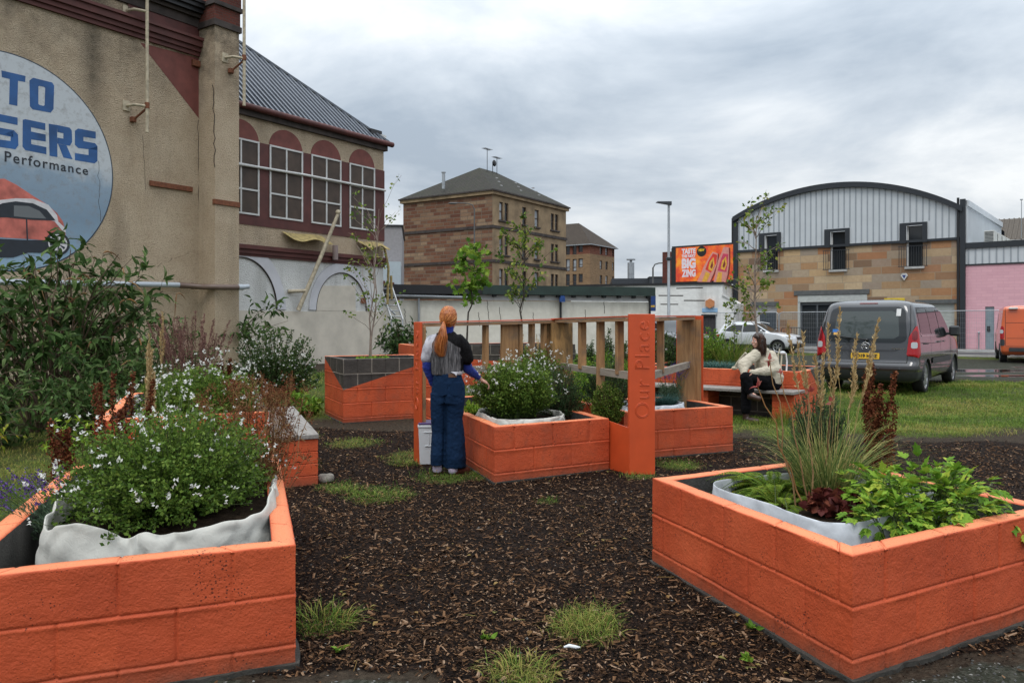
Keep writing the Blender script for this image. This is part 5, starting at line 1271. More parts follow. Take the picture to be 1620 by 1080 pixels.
# ---------------- temporary mesh fence and barriers
def fence_line(n_, s0, q, ln, label, group):
    a = street(s0, q); rz = AP.rz
    protos = None
    for k in range(n_):
        x_, y_ = street(s0+k*(ln+.06), q)
        if protos is None:
            R = thing('mesh_fence_panel', label, 'fence panel', (x_, y_, .1), rz, group)
            mb = MB(); h_ = 1.95; r_ = .15
            pts = [(0, 0, .05), (0, 0, h_-r_)]+[(r_-r_*cos(i*pi/8), 0, h_-r_+r_*sin(i*pi/8)) for i in range(1, 5)]+[(ln-r_+r_*sin(i*pi/8), 0, h_-r_+r_*cos(i*pi/8)) for i in range(0, 5)]+[(ln, 0, .05)]
            mb.tube(pts, .021, 6, cap=False); mb.tube([(0, 0, .18), (ln, 0, .18)], .018, 6); mb.build('frame', GALV, R)
            mb = MB(); x2 = .08
            while x2 < ln: mb.add([(x2, 0, .18), (x2+.0045, 0, .18), (x2+.0045, 0, h_), (x2, 0, h_)], [(0, 1, 2, 3)]); mb.add([(x2, -.002, .18), (x2, .002, .18), (x2, .002, h_), (x2, -.002, h_)], [(0, 1, 2, 3)]); x2 += .09
            z2 = .3
            while z2 < h_: mb.add([(0, 0, z2), (ln, 0, z2), (ln, 0, z2+.0045), (0, 0, z2+.0045)], [(0, 1, 2, 3)]); z2 += .22
            mb.build('mesh', GALV, R)
            mb = MB(); mb.bbox(-.12, .12, -.33, .33, -.02, .12, .02); mb.build('foot', plain('rubber_foot', (.05, .05, .05), .8), R); protos = R
        else:
            c_ = copy_tree(protos); c_.location = (x_, y_, .1)
fence_line(10, 1.0, 5.0, 3.4, 'see-through steel mesh panel of the fence in front of the stone and pink buildings', 'mesh fence panels along the kerb')
def barrier(n_, s0, q):
    P = None
    for k in range(n_):
        x_, y_ = street(s0+k*2.35, q)
        if P is None:
            R = thing('crowd_barrier', 'low black railing barrier standing before the arched building door', 'barrier', (x_, y_, .2), AP.rz, 'low black barriers')
            mb = MB(); ln = 2.25; h_ = 1.05; mb.tube([(0, 0, .0), (0, 0, h_-.12), (.05, 0, h_-.03), (.12, 0, h_), (ln-.12, 0, h_), (ln-.05, 0, h_-.03), (ln, 0, h_-.12), (ln, 0, 0)], .022, 6); mb.tube([(0, 0, .2), (ln, 0, .2)], .018, 6)
            for j in range(15): mb.tube([(.15+j*.14, 0, .2), (.15+j*.14, 0, h_)], .012, 5, cap=False)
            mb.build('rails', BGR, R); P = R
        else: c_ = copy_tree(P); c_.location = (x_, y_, .2)
barrier(4, .8, 1.2)
# ladder leaning at the corner of the workshop
LQ = Plane((X(600, 30.5), 30.5), (1, 0)); R = thing('ladder', 'aluminium ladder leaning at the end of the workshop wall', 'ladder', (LQ.o.x, 30.5, 0))
a0, a1 = LQ.px(607, 453), LQ.px(628, 506); wv = .42
d_ = Vector((a1[0]-a0[0], -.6, a1[1]-a0[1])); a = Vector((a0[0]-.12, 0, a0[1])); b2_ = a+d_
mb = MB(); mb.bar(a, b2_, .04, .09); mb.bar(a+Vector((wv, 0, 0)), b2_+Vector((wv, 0, 0)), .04, .09)
mb.build('stile', plain('aluminium', (.5, .5, .5), .4, .5), R)
for k in range(6): p = a.lerp(b2_, (k+.4)/6); mb = MB(); mb.tube([p, p+Vector((wv, 0, 0))], .025, 6); mb.build('rung', GALV, R)
mb = MB(); mb.bar(b2_+Vector((.1, .3, .2)), b2_+Vector((-.9, .8, 1.1)), .05, .06); mb.bar(b2_, Vector((b2_.x+.1, b2_.y-.2, 0)), .04, .08); mb.bar(b2_+Vector((wv, 0, 0)), Vector((b2_.x+.1+wv, b2_.y-.2, 0)), .04, .08); mb.build('prop', GALV, R)
# ================================================================ VEHICLES
def carpaint(name, c, metal=.0, rough=.3):
    m, t, b = nm(name); n = noise(t, 1.5, 4); n2 = noise(t, 60, 2)
    lo = tuple(x*.9 for x in c)
    c2 = ramp(t, n.outputs[0], [(.35, lo), (.65, c)])
    geo = N(t, 'ShaderNodeTexCoord'); s_ = N(t, 'ShaderNodeSeparateXYZ'); t.links.new(geo.outputs['Object'], s_.inputs[0])
    d_ = M_(t, 'MULTIPLY', M_(t, 'SUBTRACT', .75, s_.outputs[2], clamp=True), 1.3, clamp=True)
    c2 = mixc(t, M_(t, 'MULTIPLY', d_, noise(t, 5, 5).outputs[0]), c2, (.10, .09, .075))       # road dirt low down
    t.links.new(c2, b.inputs['Base Color']); b.inputs['Metallic'].default_value = metal; b.inputs['Roughness'].default_value = rough
    b.inputs['Coat Weight'].default_value = .8; b.inputs['Coat Roughness'].default_value = .03; return m
def gloss(name, c, r=.08):
    m, t, b = nm(name); b.inputs['Base Color'].default_value = rgba(c); b.inputs['Roughness'].default_value = r; return m
CGLASS = gloss('car_glass', (.012, .015, .017), .03); TYRE = plain('tyre_rubber', (.018, .018, .018), .85, var=.3, scale=20); RIM = plain('alloy_rim', (.42, .43, .44), .3, .7, var=.1)
CPLAS = plain('dark_bumper_plastic', (.03, .032, .035), .55, var=.2); REDL = gloss('tail_light_red', (.35, .008, .012), .12); CLEAR = gloss('lamp_lens', (.42, .44, .46), .1); SEAM = plain('panel_gap', (.006, .006, .006), .8)
CHR = plain('chrome', (.6, .6, .6), .12, 1.0); PLATEY = plain('plate_yellow', (.72, .42, .02), .4, var=.05); PLATEW = plain('plate_white', (.7, .7, .68), .4, var=.05)

class Car:
    def __init__(s, sl):
        """sl: rows (z, y rear, y front, half width, rear radius, front radius)"""
        a = np.array(sl, float); z = np.linspace(a[0, 0], a[-1, 0], 72)
        P_ = np.stack([np.interp(z, a[:, 0], a[:, i]) for i in range(1, 6)], 1)
        k = np.array([1, 2, 3, 2, 1.]); k /= k.sum(); Q = np.pad(P_, ((2, 2), (0, 0)), 'edge')
        P2 = sum(Q[i:i+len(z)]*k[i] for i in range(5)); P2[0] = P_[0]; P2[-1] = P_[-1]; s.z, s.P = z, P2
    def at(s, z): return [float(np.interp(z, s.z, s.P[:, i])) for i in range(5)]
    def outline(s, z):
        yr, yf, hw, rr, rf = s.at(z); rr = min(rr, hw*.95, (yf-yr)*.45); rf = min(rf, hw*.95, (yf-yr)*.45); pts = []
        pts += [(x, yr) for x in np.linspace(0, hw-rr, 8)]
        pts += [(hw-rr+rr*sin(a), yr+rr-rr*cos(a)) for a in np.linspace(0, pi/2, 9)[1:]]
        pts += [(hw, y) for y in np.linspace(yr+rr, yf-rf, 40)[1:]]
        pts += [(hw-rf+rf*cos(a), yf-rf+rf*sin(a)) for a in np.linspace(0, pi/2, 11)[1:]]
        pts += [(x, yf) for x in np.linspace(hw-rf, 0, 8)[1:]]
        left = [(-x, y) for x, y in pts[1:-1]][::-1]
        return pts+left
    def pt(s, t, z, off=0.0):
        """perimeter point, t = signed arc length from the middle of the rear"""
        yr, yf, hw, rr, rf = s.at(z); sg = 1 if t >= 0 else -1; t = abs(t); a0 = hw-rr; arc = rr*pi/2
        if t < a0: return (sg*t, yr-off, z)
        if t < a0+arc: a = (t-a0)/rr; return (sg*(hw-rr+(rr+off)*sin(a)), yr+rr-(rr+off)*cos(a), z)
        return (sg*(hw+off), yr+rr+(t-a0-arc), z)
    def side_t(s, y, z):
        yr, yf, hw, rr, rf = s.at(z); return hw-rr+rr*pi/2+(y-yr-rr)
    def front(s, x, z, off=0.0):
        yr, yf, hw, rr, rf = s.at(z); ax = abs(x); a0 = hw-rf
        if ax <= a0: return (x, yf+off, z)
        f_ = min(1, (ax-a0)/rf); return (x, yf-rf+sqrt(max(0, 1-f_*f_))*rf+off, z)
    def patch(s, poly, mode='side', sg=1, off=.004, nz=12, nc=14):
        """conforming patch; poly convex in (y or x or t, z)"""
        zs = [p[1] for p in poly]; z0, z1 = min(zs), max(zs); n = len(poly); V = []
        for i in range(nz+1):
            z = z0+(z1-z0)*(i/nz); zq = min(max(z, z0+1e-5), z1-1e-5); xs = []
            for j in range(n):
                (xa, za), (xb, zb) = poly[j], poly[(j+1) % n]
                if (za-zq)*(zb-zq) <= 0 and za != zb: xs.append(xa+(xb-xa)*(zq-za)/(zb-za))
            lo, hi = min(xs), max(xs)
            for j in range(nc+1):
                u_ = lo+(hi-lo)*j/nc
                if mode == 'side': p = s.pt(sg*s.side_t(u_, z), z, off)
                elif mode == 't': p = s.pt(sg*u_, z, off)
                elif mode == 'rear': p = s.pt(u_, z, off)
                else: p = s.front(u_, z, off)
                V.append(p)
        w_ = nc+1; return V, [(i*w_+j, i*w_+j+1, (i+1)*w_+j+1, (i+1)*w_+j) for i in range(nz) for j in range(nc)]
def rr_poly(x0, x1, z0, z1, r, sl0=0, sl1=0):
    """rounded trapezoid; sl shifts the top corners"""
    P_ = []
    for (cx_, cz_, a0) in ((x1-r, z0+r, -pi/2), (x1-r, z1-r, 0), (x0+r, z1-r, pi/2), (x0+r, z0+r, pi)):
        for k in range(4): a = a0+k*pi/6; P_.append((cx_+r*cos(a), cz_+r*sin(a)))
    return [(x+(sl1 if x > (x0+x1)/2 else sl0)*(z-z0)/(z1-z0), z) for x, z in P_]
def wheel(parent, x, y, r, w_, sg, spokes=7):
    R = MB(); n = 36; prof = [(r-.07, -w_/2+.01), (r-.02, -w_/2), (r, -w_/2+.03), (r, w_/2-.03), (r-.02, w_/2), (r-.09, w_/2-.005)]
    V = [(px_*0+sg*0+p[1]*1, p[0]*cos(2*pi*i/n), p[0]*sin(2*pi*i/n)) for p in prof for i in range(n)]
    R.add(V, [(a*n+i, a*n+(i+1) % n, (a+1)*n+(i+1) % n, (a+1)*n+i) for a in range(len(prof)-1) for i in range(n)] if True else [], 0, True) if False else None
    mb = MB(); V = [(p[1], p[0]*cos(2*pi*i/n), p[0]*sin(2*pi*i/n)) for p in prof for i in range(n)]
    mb.add(V, [(a*n+i, a*n+(i+1) % n, (a+1)*n+(i+1) % n, (a+1)*n+i) for a in range(len(prof)-1) for i in range(n)], 0, True)
    wb = mb.build('wheel', TYRE, parent); wb.location = (x, y, r)
    mb = MB(); xr = sg*(w_/2-.012); xo = sg*(w_/2-.05)
    for k in range(spokes):
        a = 2*pi*k/spokes; h = .16
        P_ = [(r*.18*cos(a-h*2), r*.18*sin(a-h*2)), (r*.66*cos(a-h), r*.66*sin(a-h)), (r*.66*cos(a+h), r*.66*sin(a+h)), (r*.18*cos(a+h*2), r*.18*sin(a+h*2))]
        mb.xprism(P_, min(xr, xo), max(xr, xo))
    q = 32; ro, ri = r-.075, r-.12
    V = [(xr, ro*cos(2*pi*i/q), ro*sin(2*pi*i/q)) for i in range(q)]+[(xr, ri*cos(2*pi*i/q), ri*sin(2*pi*i/q)) for i in range(q)]+[(xo-sg*.06, ri*cos(2*pi*i/q), ri*sin(2*pi*i/q)) for i in range(q)]
    mb.add(V, [(i, (i+1) % q, q+(i+1) % q, q+i) for i in range(q)]+[(q+i, q+(i+1) % q, 2*q+(i+1) % q, 2*q+i) for i in range(q)], 0, True)
    mb.xprism(disc((0, 0), r*.2, 16), min(xr, xo)-.003, max(xr, xo)+.003)
    mb.build('rim', RIM, wb)
    mb = MB(); mb.xprism(disc((0, 0), ro, 24), min(-xr*.2, xo-sg*.04), max(-xr*.2, xo-sg*.04)); mb.build('hub', BLACK, wb)
def car_body(root, car, paint, arches, ar, zcut=.22, skirt=None):
    zs = list(car.z); rings = [car.outline(z) for z in zs]; n = len(rings[0]); V = []
    for z, rg in zip(zs, rings): V += [(x, y, z) for x, y in rg]
    Fq = [(a*n+i, a*n+(i+1) % n, (a+1)*n+(i+1) % n, (a+1)*n+i) for a in range(len(zs)-1) for i in range(n)]
    mb = MB(); mb.add(V, Fq, 0, True)
    for base, rev in ((0, True), ((len(zs)-1)*n, False)):
        cx_ = np.mean([V[base+i][0] for i in range(n)]); cy_ = np.mean([V[base+i][1] for i in range(n)]); z = V[base][2]
        mb.add([V[base+i] for i in range(n)]+[(cx_, cy_, z+(.012 if not rev else 0))], [((i+1) % n, i, n) if rev else (i, (i+1) % n, n) for i in range(n)], 0, True)
    b_ = mb.build('body', [paint, BLACK], root)
    bm_weld(b_)
    for (x, y) in arches:
        cm = MB(); k = 28
        sg = 1 if x > 0 else -1
        cm.xprism([(y+ar*cos(2*pi*i/k), ar*.98*sin(2*pi*i/k)+.33) for i in range(k)], min(x-sg*.34, x+sg*.3), max(x-sg*.34, x+sg*.3), 0); c_ = cm.build('cut', [BLACK]); 
        md = b_.modifiers.new('b', 'BOOLEAN'); md.operation = 'DIFFERENCE'; md.object = c_; md.solver = 'EXACT'
        c_.location = root.location; c_.rotation_euler = root.rotation_euler
        freeze(b_); bpy.data.objects.remove(c_)
    for p in b_.data.polygons: p.use_smooth = True
    b_.data.set_sharp_from_angle(angle=radians(35))
    for (x, y) in arches:
        mb = MB(); sg = 1 if x > 0 else -1; k = 20
        for i in range(k):
            a0, a1 = pi*(-.06+1.12*i/k), pi*(-.06+1.12*(i+1)/k)
            xi, xo = x-sg*.30, car.at(.6)[2]*sg+sg*.012
            r0, r1 = ar-.004, ar+.045
            for (ra, rb) in ((r0, r1),):
                Q = [(xo, y+ra*cos(a0), ra*.98*sin(a0)+.33), (xo, y+rb*cos(a0), rb*.98*sin(a0)+.33), (xo, y+rb*cos(a1), rb*.98*sin(a1)+.33), (xo, y+ra*cos(a1), ra*.98*sin(a1)+.33)]
                if skirt: mb.add(Q, [(0, 1, 2, 3)], 0, True)
            Q = [(xo, y+r0*cos(a0), r0*.98*sin(a0)+.33), (xo, y+r0*cos(a1), r0*.98*sin(a1)+.33), (xi, y+r0*cos(a1), r0*.98*sin(a1)+.33), (xi, y+r0*cos(a0), r0*.98*sin(a0)+.33)]
            mb.add(Q, [(0, 1, 2, 3)], 0, True)
        mb.build('arch_liner', CPLAS, root)
    return b_
def bm_weld(o):
    import bmesh
    bm = bmesh.new(); bm.from_mesh(o.data); bmesh.ops.remove_doubles(bm, verts=bm.verts, dist=.0005); bmesh.ops.recalc_face_normals(bm, faces=bm.faces); bm.to_mesh(o.data); bm.free()
def pt_obj(name, car, poly, mat, root, mode='side', sg=1, off=.004, nz=12, nc=14):
    V, Fq = car.patch(poly, mode, sg, off, nz, nc); mb = MB(); mb.add(V, Fq, 0, True); return mb.build(name, mat, root)
def line_strip(mb, car, pts, w_, mode, sg, off=.003):
    for a, b_ in zip(pts, pts[1:]):
        q = max(2, int(max(abs(b_[0]-a[0]), abs(b_[1]-a[1]))/.06))
        d = Vector((b_[0]-a[0], b_[1]-a[1])).normalized(); n_ = Vector((-d.y, d.x))*w_/2; V = []
        for i in range(q+1):
            u_ = a[0]+(b_[0]-a[0])*i/q; z = a[1]+(b_[1]-a[1])*i/q
            for s_ in (1, -1):
                uu, zz = u_+n_.x*s_, z+n_.y*s_
                V.append(car.pt(sg*car.side_t(uu, zz), zz, off) if mode == 'side' else car.pt(uu, zz, off) if mode == 'rear' else car.front(uu, zz, off))
        mb.add(V, [(2*i, 2*i+1, 2*i+3, 2*i+2) for i in range(q)])

# ---- grey people carrier
GREYP = carpaint('grey_metallic_paint', (.060, .061, .066), .45, .2)
c1 = Car([(.24, .10, 4.75, .80, .10, .30), (.30, .03, 4.84, .88, .13, .42), (.45, -.03, 4.90, .915, .15, .5), (.58, -.03, 4.90, .922, .15, .5), (.63, .03, 4.89, .922, .13, .5), (.80, .05, 4.86, .925, .13, .5), (.98, .07, 4.74, .918, .13, .5),
          (1.06, .08, 4.52, .91, .13, .5), (1.13, .09, 4.0, .90, .13, .45), (1.17, .10, 3.82, .895, .13, .42), (1.40, .15, 3.45, .855, .13, .38), (1.62, .22, 3.12, .805, .14, .32), (1.74, .27, 2.92, .765, .15, .3), (1.80, .33, 2.7, .71, .15, .3), (1.835, .44, 2.5, .60, .16, .3), (1.85, .65, 2.2, .40, .2, .3)])
VPOS = (6.93, 15.92); VH = radians(37.5)
R = thing('people_carrier', 'dark grey people carrier seen from behind, parked on the grass', 'car', (VPOS[0]+.12, VPOS[1], .09), -VH); PCAR = R
ar_ = [(.93, .90), (-.93, .90), (.93, 3.98), (-.93, 3.98)]
car_body(R, c1, GREYP, ar_, .365)
for x, y in ar_: wheel(R, (.80 if x > 0 else -.80), y, .325, .2, 1 if x > 0 else -1, 8)
rw = rr_poly(-.73, .73, 1.0, 1.70, .12, .06, -.06)
TG = pt_obj('rear_window', c1, rw, CGLASS, R, 'rear', 1, .006, 18, 30)
V, Fq = c1.patch(rr_poly(-.60, .60, 1.08, 1.62, .10, .05, -.05), 'rear', 1, .009, 10, 16); mb = MB(); mb.add(V, Fq, 0, True); mb.build('clear_glass', gloss('tinted_glass', (.05, .062, .062), .04), TG)
mb = MB(); p = c1.pt(-.48, 1.53, .013)
def rp(x, z, o=.014): return c1.pt(x, z, o)
mb.add([rp(-.62, 1.20), rp(-.50, 1.20), rp(-.50, 1.26), rp(-.62, 1.26)], [(0, 1, 2, 3)], 0); mb.add([rp(-.60, 1.15), rp(-.52, 1.15), rp(-.52, 1.198), rp(-.60, 1.198)], [(0, 1, 2, 3)], 1)
mb.add([rp(.52, 1.52), rp(.60, 1.52), rp(.60, 1.66), rp(.52, 1.66)], [(0, 1, 2, 3)], 2); mb.build('window_sticker', [plain('sticker_blue', (.02, .16, .5)), plain('sticker_amber', (.7, .4, .1)), plain('sticker_white', (.6, .6, .6))], TG)
mb = MB(); a, b_ = rp(.02, 1.06, .03), rp(-.58, 1.13, .03); mb.tube([a, b_], .012, 6); mb.ball(rp(.02, 1.05, .02), .035, 0); mb.build('rear_wiper', BLACK, TG)
SHP = [(3.05, 1.13), (2.98, 1.50)]
for sg in (1, -1):
    pt_obj('side_window', c1, rr_poly(.42, 1.38, 1.17, 1.66, .07, .08, .0), CGLASS, R, 'side', sg, .005)
    pt_obj('side_window', c1, rr_poly(1.42, 2.25, 1.17, 1.67, .05, .0, -.02), CGLASS, R, 'side', sg, .005)
    pt_obj('side_window', c1, [(2.38, 1.12), (3.52, 1.12), (3.54, 1.16), (2.96, 1.62), (2.90, 1.66), (2.42, 1.68), (2.36, 1.62)], CGLASS, R, 'side', sg, .005)
    mb = MB(); line_strip(mb, c1, [(.40, 1.20), (.48, 1.135), (2.32, 1.125), (2.36, 1.20)], .022, 'side', sg, .009); mb.build('window_trim', CHR, R)
    mb = MB()
    for pts in ([(1.30, .34), (1.30, 1.12)], [(2.32, .34), (2.32, 1.74)], [(3.45, .34), (3.50, 1.12)], [(1.4, 1.70), (1.4, 1.15)], [(.35, 1.0), (1.3, .98), (2.3, .98)]): line_strip(mb, c1, pts, .010, 'side', sg)
    mb.build('door_seam', SEAM, R)
    pt_obj('side_moulding', c1, rr_poly(1.36, 3.42, .56, .68, .04), CPLAS, R, 'side', sg, .02, 4, 20)
    for y_ in (2.12, 2.55): mb = MB(); p0, p1 = c1.pt(sg*c1.side_t(y_-.1, 1.0), 1.0, .03), c1.pt(sg*c1.side_t(y_+.1, 1.0), 1.0, .03); mb.tube([p0, p1], .018, 6); mb.build('door_handle', CHR, R)
    pt_obj('slide_rail', c1, rr_poly(.55, 1.05, .965, .99, .01), SEAM, R, 'side', sg, .006, 2, 8)
    mb = MB(); mx_ = sg*1.03; mb.bbox(min(sg*.93, sg*1.13), max(sg*.93, sg*1.13), 3.20, 3.33, 1.10, 1.33, .035); mb.bbox(min(sg*.86, mx_), max(sg*.86, mx_), 3.23, 3.3, 1.13, 1.18, .01); mb.build('door_mirror', CPLAS, R)
    tl = pt_obj('tail_light', c1, [(.725, .76), (.93, .72), (1.02, .78), (.98, 1.05), (.92, 1.30), (.89, 1.335), (.85, 1.30), (.76, 1.12)], REDL, R, 't', sg, .018, 18, 12)
    V, Fq = c1.patch(rr_poly(.80, .90, .90, 1.02, .02), 't', sg, .022, 6, 6); mb = MB(); mb.add(V, Fq, 0, True); mb.build('reversing_lens', CLEAR, tl)
    V, Fq = c1.patch(rr_poly(.81, .90, 1.05, 1.24, .03), 't', sg, .021, 6, 6); mb = MB(); mb.add(V, Fq, 0, True); mb.build('lens_panel', plain('dark_red_lens', (.14, .006, .01), .2), tl)
pt_obj('bumper', c1, rr_poly(-1.55, 1.55, .27, .45, .04), CPLAS, R, 'rear', 1, .006, 6, 60)
pt_obj('bumper_ledge', c1, rr_poly(-1.02, 1.02, .50, .56, .02), plain('bumper_paint', (.05, .05, .055), .35), R, 'rear', 1, .02, 4, 40)
mb = MB(); line_strip(mb, c1, [(-.74, .62), (.74, .62)], .012, 'rear', 1); line_strip(mb, c1, [(-.735, .62), (-.745, .95), (-.78, 1.3), (-.76, 1.72)], .012, 'rear', 1); line_strip(mb, c1, [(.735, .62), (.745, .95), (.78, 1.3), (.76, 1.72)], .012, 'rear', 1); mb.build('tailgate_seam', SEAM, R)
pt_obj('tailgate_strip', c1, [(-.5, .845), (.5, .845), (.60, .875), (-.60, .875)], gloss('gloss_trim', (.04, .04, .045), .2), R, 'rear', 1, .03, 2, 20)
pt_obj('brake_light', c1, rr_poly(-.17, .17, 1.765, 1.79, .01), plain('dark_brake_light', (.12, .02, .02), .3), R, 'rear', 1, .012, 2, 8)
pl = pt_obj('number_plate', c1, rr_poly(-.26, .26, .685, .80, .006), PLATEY, R, 'rear', 1, .02, 2, 4)
yb_ = c1.pt(0, .74, .026)[1]
text_on('lettering', 'VO19 HDZ', .1, INK, pl, (-.225, yb_, .708), (1, 0, 0), (0, 0, 1), width=.45, height=.07, offset=.004)
mb = MB(); q = 22
for i in range(q):
    a0, a1 = 2*pi*i/q, 2*pi*(i+1)/q; yy = c1.pt(0, .99, .02)[1]+.01
    mb.tube([(.075*cos(a0), yy-.012, .93+.0+.075*sin(a0)), (.075*cos(a1), yy-.012, .93+.075*sin(a1))], .009, 6)
mb.tube([(-.055, yy-.012, .95), (-.01, yy-.014, .965), (.03, yy-.014, .94), (-.01, yy-.014, .915), (.03, yy-.014, .885)], .011, 6); mb.tube([(-.05, yy-.012, .90), (-.02, yy-.014, .925)], .010, 6)
mb.build('badge', CHR, R)
text_on('badge_lettering', 'TURBO D', .05, CHR, R, (.46, c1.pt(.55, .89, .008)[1], .875), (1, 0, 0), (0, 0, 1), width=.24, height=.028)
mb = MB()
for x, z in ((-.62, .5), (.62, .5), (-.25, .5), (.25, .5)): mb.ball(c1.pt(x, z, .02), .022)
mb.build('parking_sensor', BLACK, R)

PCAR.scale = (1.04, 1.06, 1.02)
# ---- white crossover
def crossover(name, label, paint, org, rz, zb=.09, cl=True, L=4.2):
    c2 = Car([(.26, .12, L-.1, .78, .2, .4), (.34, .03, L-.03, .86, .25, .5), (.55, .0, L, .88, .28, .55), (.78, .04, L-.02, .885, .3, .6), (.90, .07, L-.15, .88, .3, .55), (.98, .12, L-.5, .87, .3, .5), (1.04, .2, L-1.15, .86, .28, .4), (1.2, .30, L-1.5, .80, .25, .35), (1.45, .45, L-1.95, .70, .22, .3), (1.54, .6, L-2.2, .63, .22, .3), (1.585, .9, L-2.5, .5, .25, .3), (1.60, 1.3, L-2.8, .3, .3, .3)])
    R = thing(name, label, 'car', (org[0], org[1], zb), rz); ar = [(.88, .80), (-.88, .80), (.88, 3.40), (-.88, 3.40)]
    car_body(R, c2, paint, ar, .36, skirt=cl)
    for x, y in ar: wheel(R, (.77 if x > 0 else -.77), y, .32, .19, 1 if x > 0 else -1, 6)
    for sg in (1, -1):
        pt_obj('side_window', c2, [(.62, 1.10), (1.55, 1.06), (1.55, 1.42), (1.1, 1.42), (.85, 1.34)], CGLASS, R, 'side', sg, .006)
        pt_obj('side_window', c2, [(1.60, 1.06), (2.85, 1.07), (2.80, 1.12), (2.32, 1.40), (2.1, 1.44), (1.60, 1.44)], CGLASS, R, 'side', sg, .006)
        pt_obj('sill_cladding', c2, rr_poly(1.15, 3.05, .28, .46, .04), CPLAS, R, 'side', sg, .012, 5, 20)
        mb = MB(); line_strip(mb, c2, [(1.57, .45), (1.57, 1.45)], .012, 'side', sg); line_strip(mb, c2, [(2.68, .45), (2.75, 1.05)], .012, 'side', sg); mb.build('door_seam', SEAM, R)
        for y_ in (1.2, 2.1): mb = MB(); line_strip(mb, c2, [(y_, .88), (y_+.18, .88)], .03, 'side', sg, .02); mb.build('door_handle', CHR, R)
        mb = MB(); mx_ = sg*.98; mb.ball((mx_, 2.62, 1.12), (.1, .06, .08)); mb.bbox(min(sg*.8, mx_), max(sg*.8, mx_), 2.6, 2.65, 1.05, 1.09, .01); mb.build('door_mirror', paint, R)
        hl = pt_obj('headlight', c2, [(sg*.42, .80), (sg*.80, .84), (sg*.83, .90), (sg*.60, .88)][::sg], CLEAR, R, 'front', 1, .012, 4, 8)
        pt_obj('tail_light', c2, rr_poly(.6, 1.05, .82, .94, .03), REDL, R, 't', sg, .012, 5, 10)
        mb = MB(); pts = []
        for i in range(9): y_ = .55+1.9*i/8; z_ = 1.575-.10*abs(i/4-1)**2.5; pts.append((sg*.60, y_, z_+.015))
        mb.tube(pts, .016, 5); mb.build('roof_rail', CHR, R)
    pt_obj('windscreen', c2, [(-.66, 1.06), (.66, 1.06), (.50, 1.50), (-.50, 1.50)], CGLASS, R, 'front', 1, .012, 12, 16)
    pt_obj('rear_window', c2, rr_poly(-.55, .55, 1.08, 1.42, .06), CGLASS, R, 'rear', 1, .008, 10, 14)
    pt_obj('grille', c2, rr_poly(-.36, .36, .70, .84, .04), BLACK, R, 'front', 1, .014, 5, 16)
    pt_obj('lower_bumper', c2, rr_poly(-.80, .80, .28, .50, .06), CPLAS, R, 'front', 1, .014, 5, 24)
    pt_obj('rear_bumper', c2, rr_poly(-.95, .95, .28, .50, .06), CPLAS, R, 'rear', 1, .010, 5, 24)
    pt_obj('number_plate', c2, rr_poly(-.26, .26, .53, .63, .005), PLATEW, R, 'front', 1, .02, 2, 6)
    return R
WCP = Plane(FA, AP.d, 8.4); s_ = WCP.s(1139)
p_ = WCP.o+WCP.d*s_
crossover('white_crossover', 'white crossover car parked side on beyond the seated person', carpaint('white_car_paint', (.62, .64, .67), 0, .3), (p_.x, p_.y), AP.rz-pi/2).scale = (.93, .93, .93)
BCo = (X(1018, 34), 34)
crossover('black_car', 'black car half hidden behind the wide sign post and screen', carpaint('black_car_paint', (.012, .013, .016), .2, .25), BCo, atan2(-.95, .36)-pi/2, .09, False)

# ---- orange panel van
ORV = carpaint('orange_van_paint', (.62, .10, .015), 0, .35)
c3 = Car([(.30, .10, 4.9, .88, .1, .3), (.40, .0, 5.0, .95, .1, .4), (.60, .0, 5.0, .96, .1, .4), (1.0, .02, 4.95, .965, .08, .4), (1.1, .03, 4.4, .96, .08, .4), (1.9, .10, 3.4, .88, .08, .3), (1.99, .15, 3.2, .84, .1, .3), (2.03, .3, 2.9, .74, .15, .3), (2.04, .5, 2.6, .5, .2, .3)])
vh = radians(29); lv = (17.12, 27.9); org = (lv[0]+.96*cos(vh), lv[1]-.96*sin(vh))
R = thing('orange_van', 'orange panel van cut by the right edge of the photo, before the pink wall', 'van', (org[0], org[1], .09), -vh)
ar_ = [(.96, .85), (-.96, .85), (.96, 3.9), (-.96, 3.9)]; car_body(R, c3, ORV, ar_, .38)
for x, y in ar_: wheel(R, (.85 if x > 0 else -.85), y, .34, .22, 1 if x > 0 else -1, 5)
for sg in (1, -1):
    tl = pt_obj('tail_light', c3, rr_poly(.86, 1.02, .85, 1.30, .02), REDL, R, 't', sg, .015, 8, 8)
    V, Fq = c3.patch(rr_poly(.88, 1.0, 1.05, 1.18, .02), 't', sg, .02, 3, 4); mb = MB(); mb.add(V, Fq, 0, True); mb.build('reversing_lens', CLEAR, tl)
    pt_obj('bumper_corner', c3, rr_poly(.84, 1.1, .62, .84, .02), CPLAS, R, 't', sg, .012, 5, 8)
    mb = MB(); line_strip(mb, c3, [(.82*sg, .62), (.82*sg, 1.96)], .014, 'rear', 1); mb.build('door_seam', SEAM, R)
    pt_obj('cab_window', c3, [(2.9, 1.2), (3.9, 1.2), (3.4, 1.75), (2.9, 1.78)], CGLASS, R, 'side', sg, .006)
mb = MB(); line_strip(mb, c3, [(0, .6), (0, 1.95)], .014, 'rear', 1); line_strip(mb, c3, [(-.82, .60), (.82, .60)], .012, 'rear', 1); line_strip(mb, c3, [(-.8, 1.42), (-.05, 1.42)], .012, 'rear', 1, .003); line_strip(mb, c3, [(.05, 1.42), (.8, 1.42)], .012, 'rear', 1, .003); line_strip(mb, c3, [(-.78, .88), (.78, .88)], .010, 'rear', 1, .003); mb.build('door_seam', SEAM, R)
pt_obj('bumper', c3, rr_poly(-.72, .9, .42, .56, .02), CPLAS, R, 'rear', 1, .03, 4, 30)
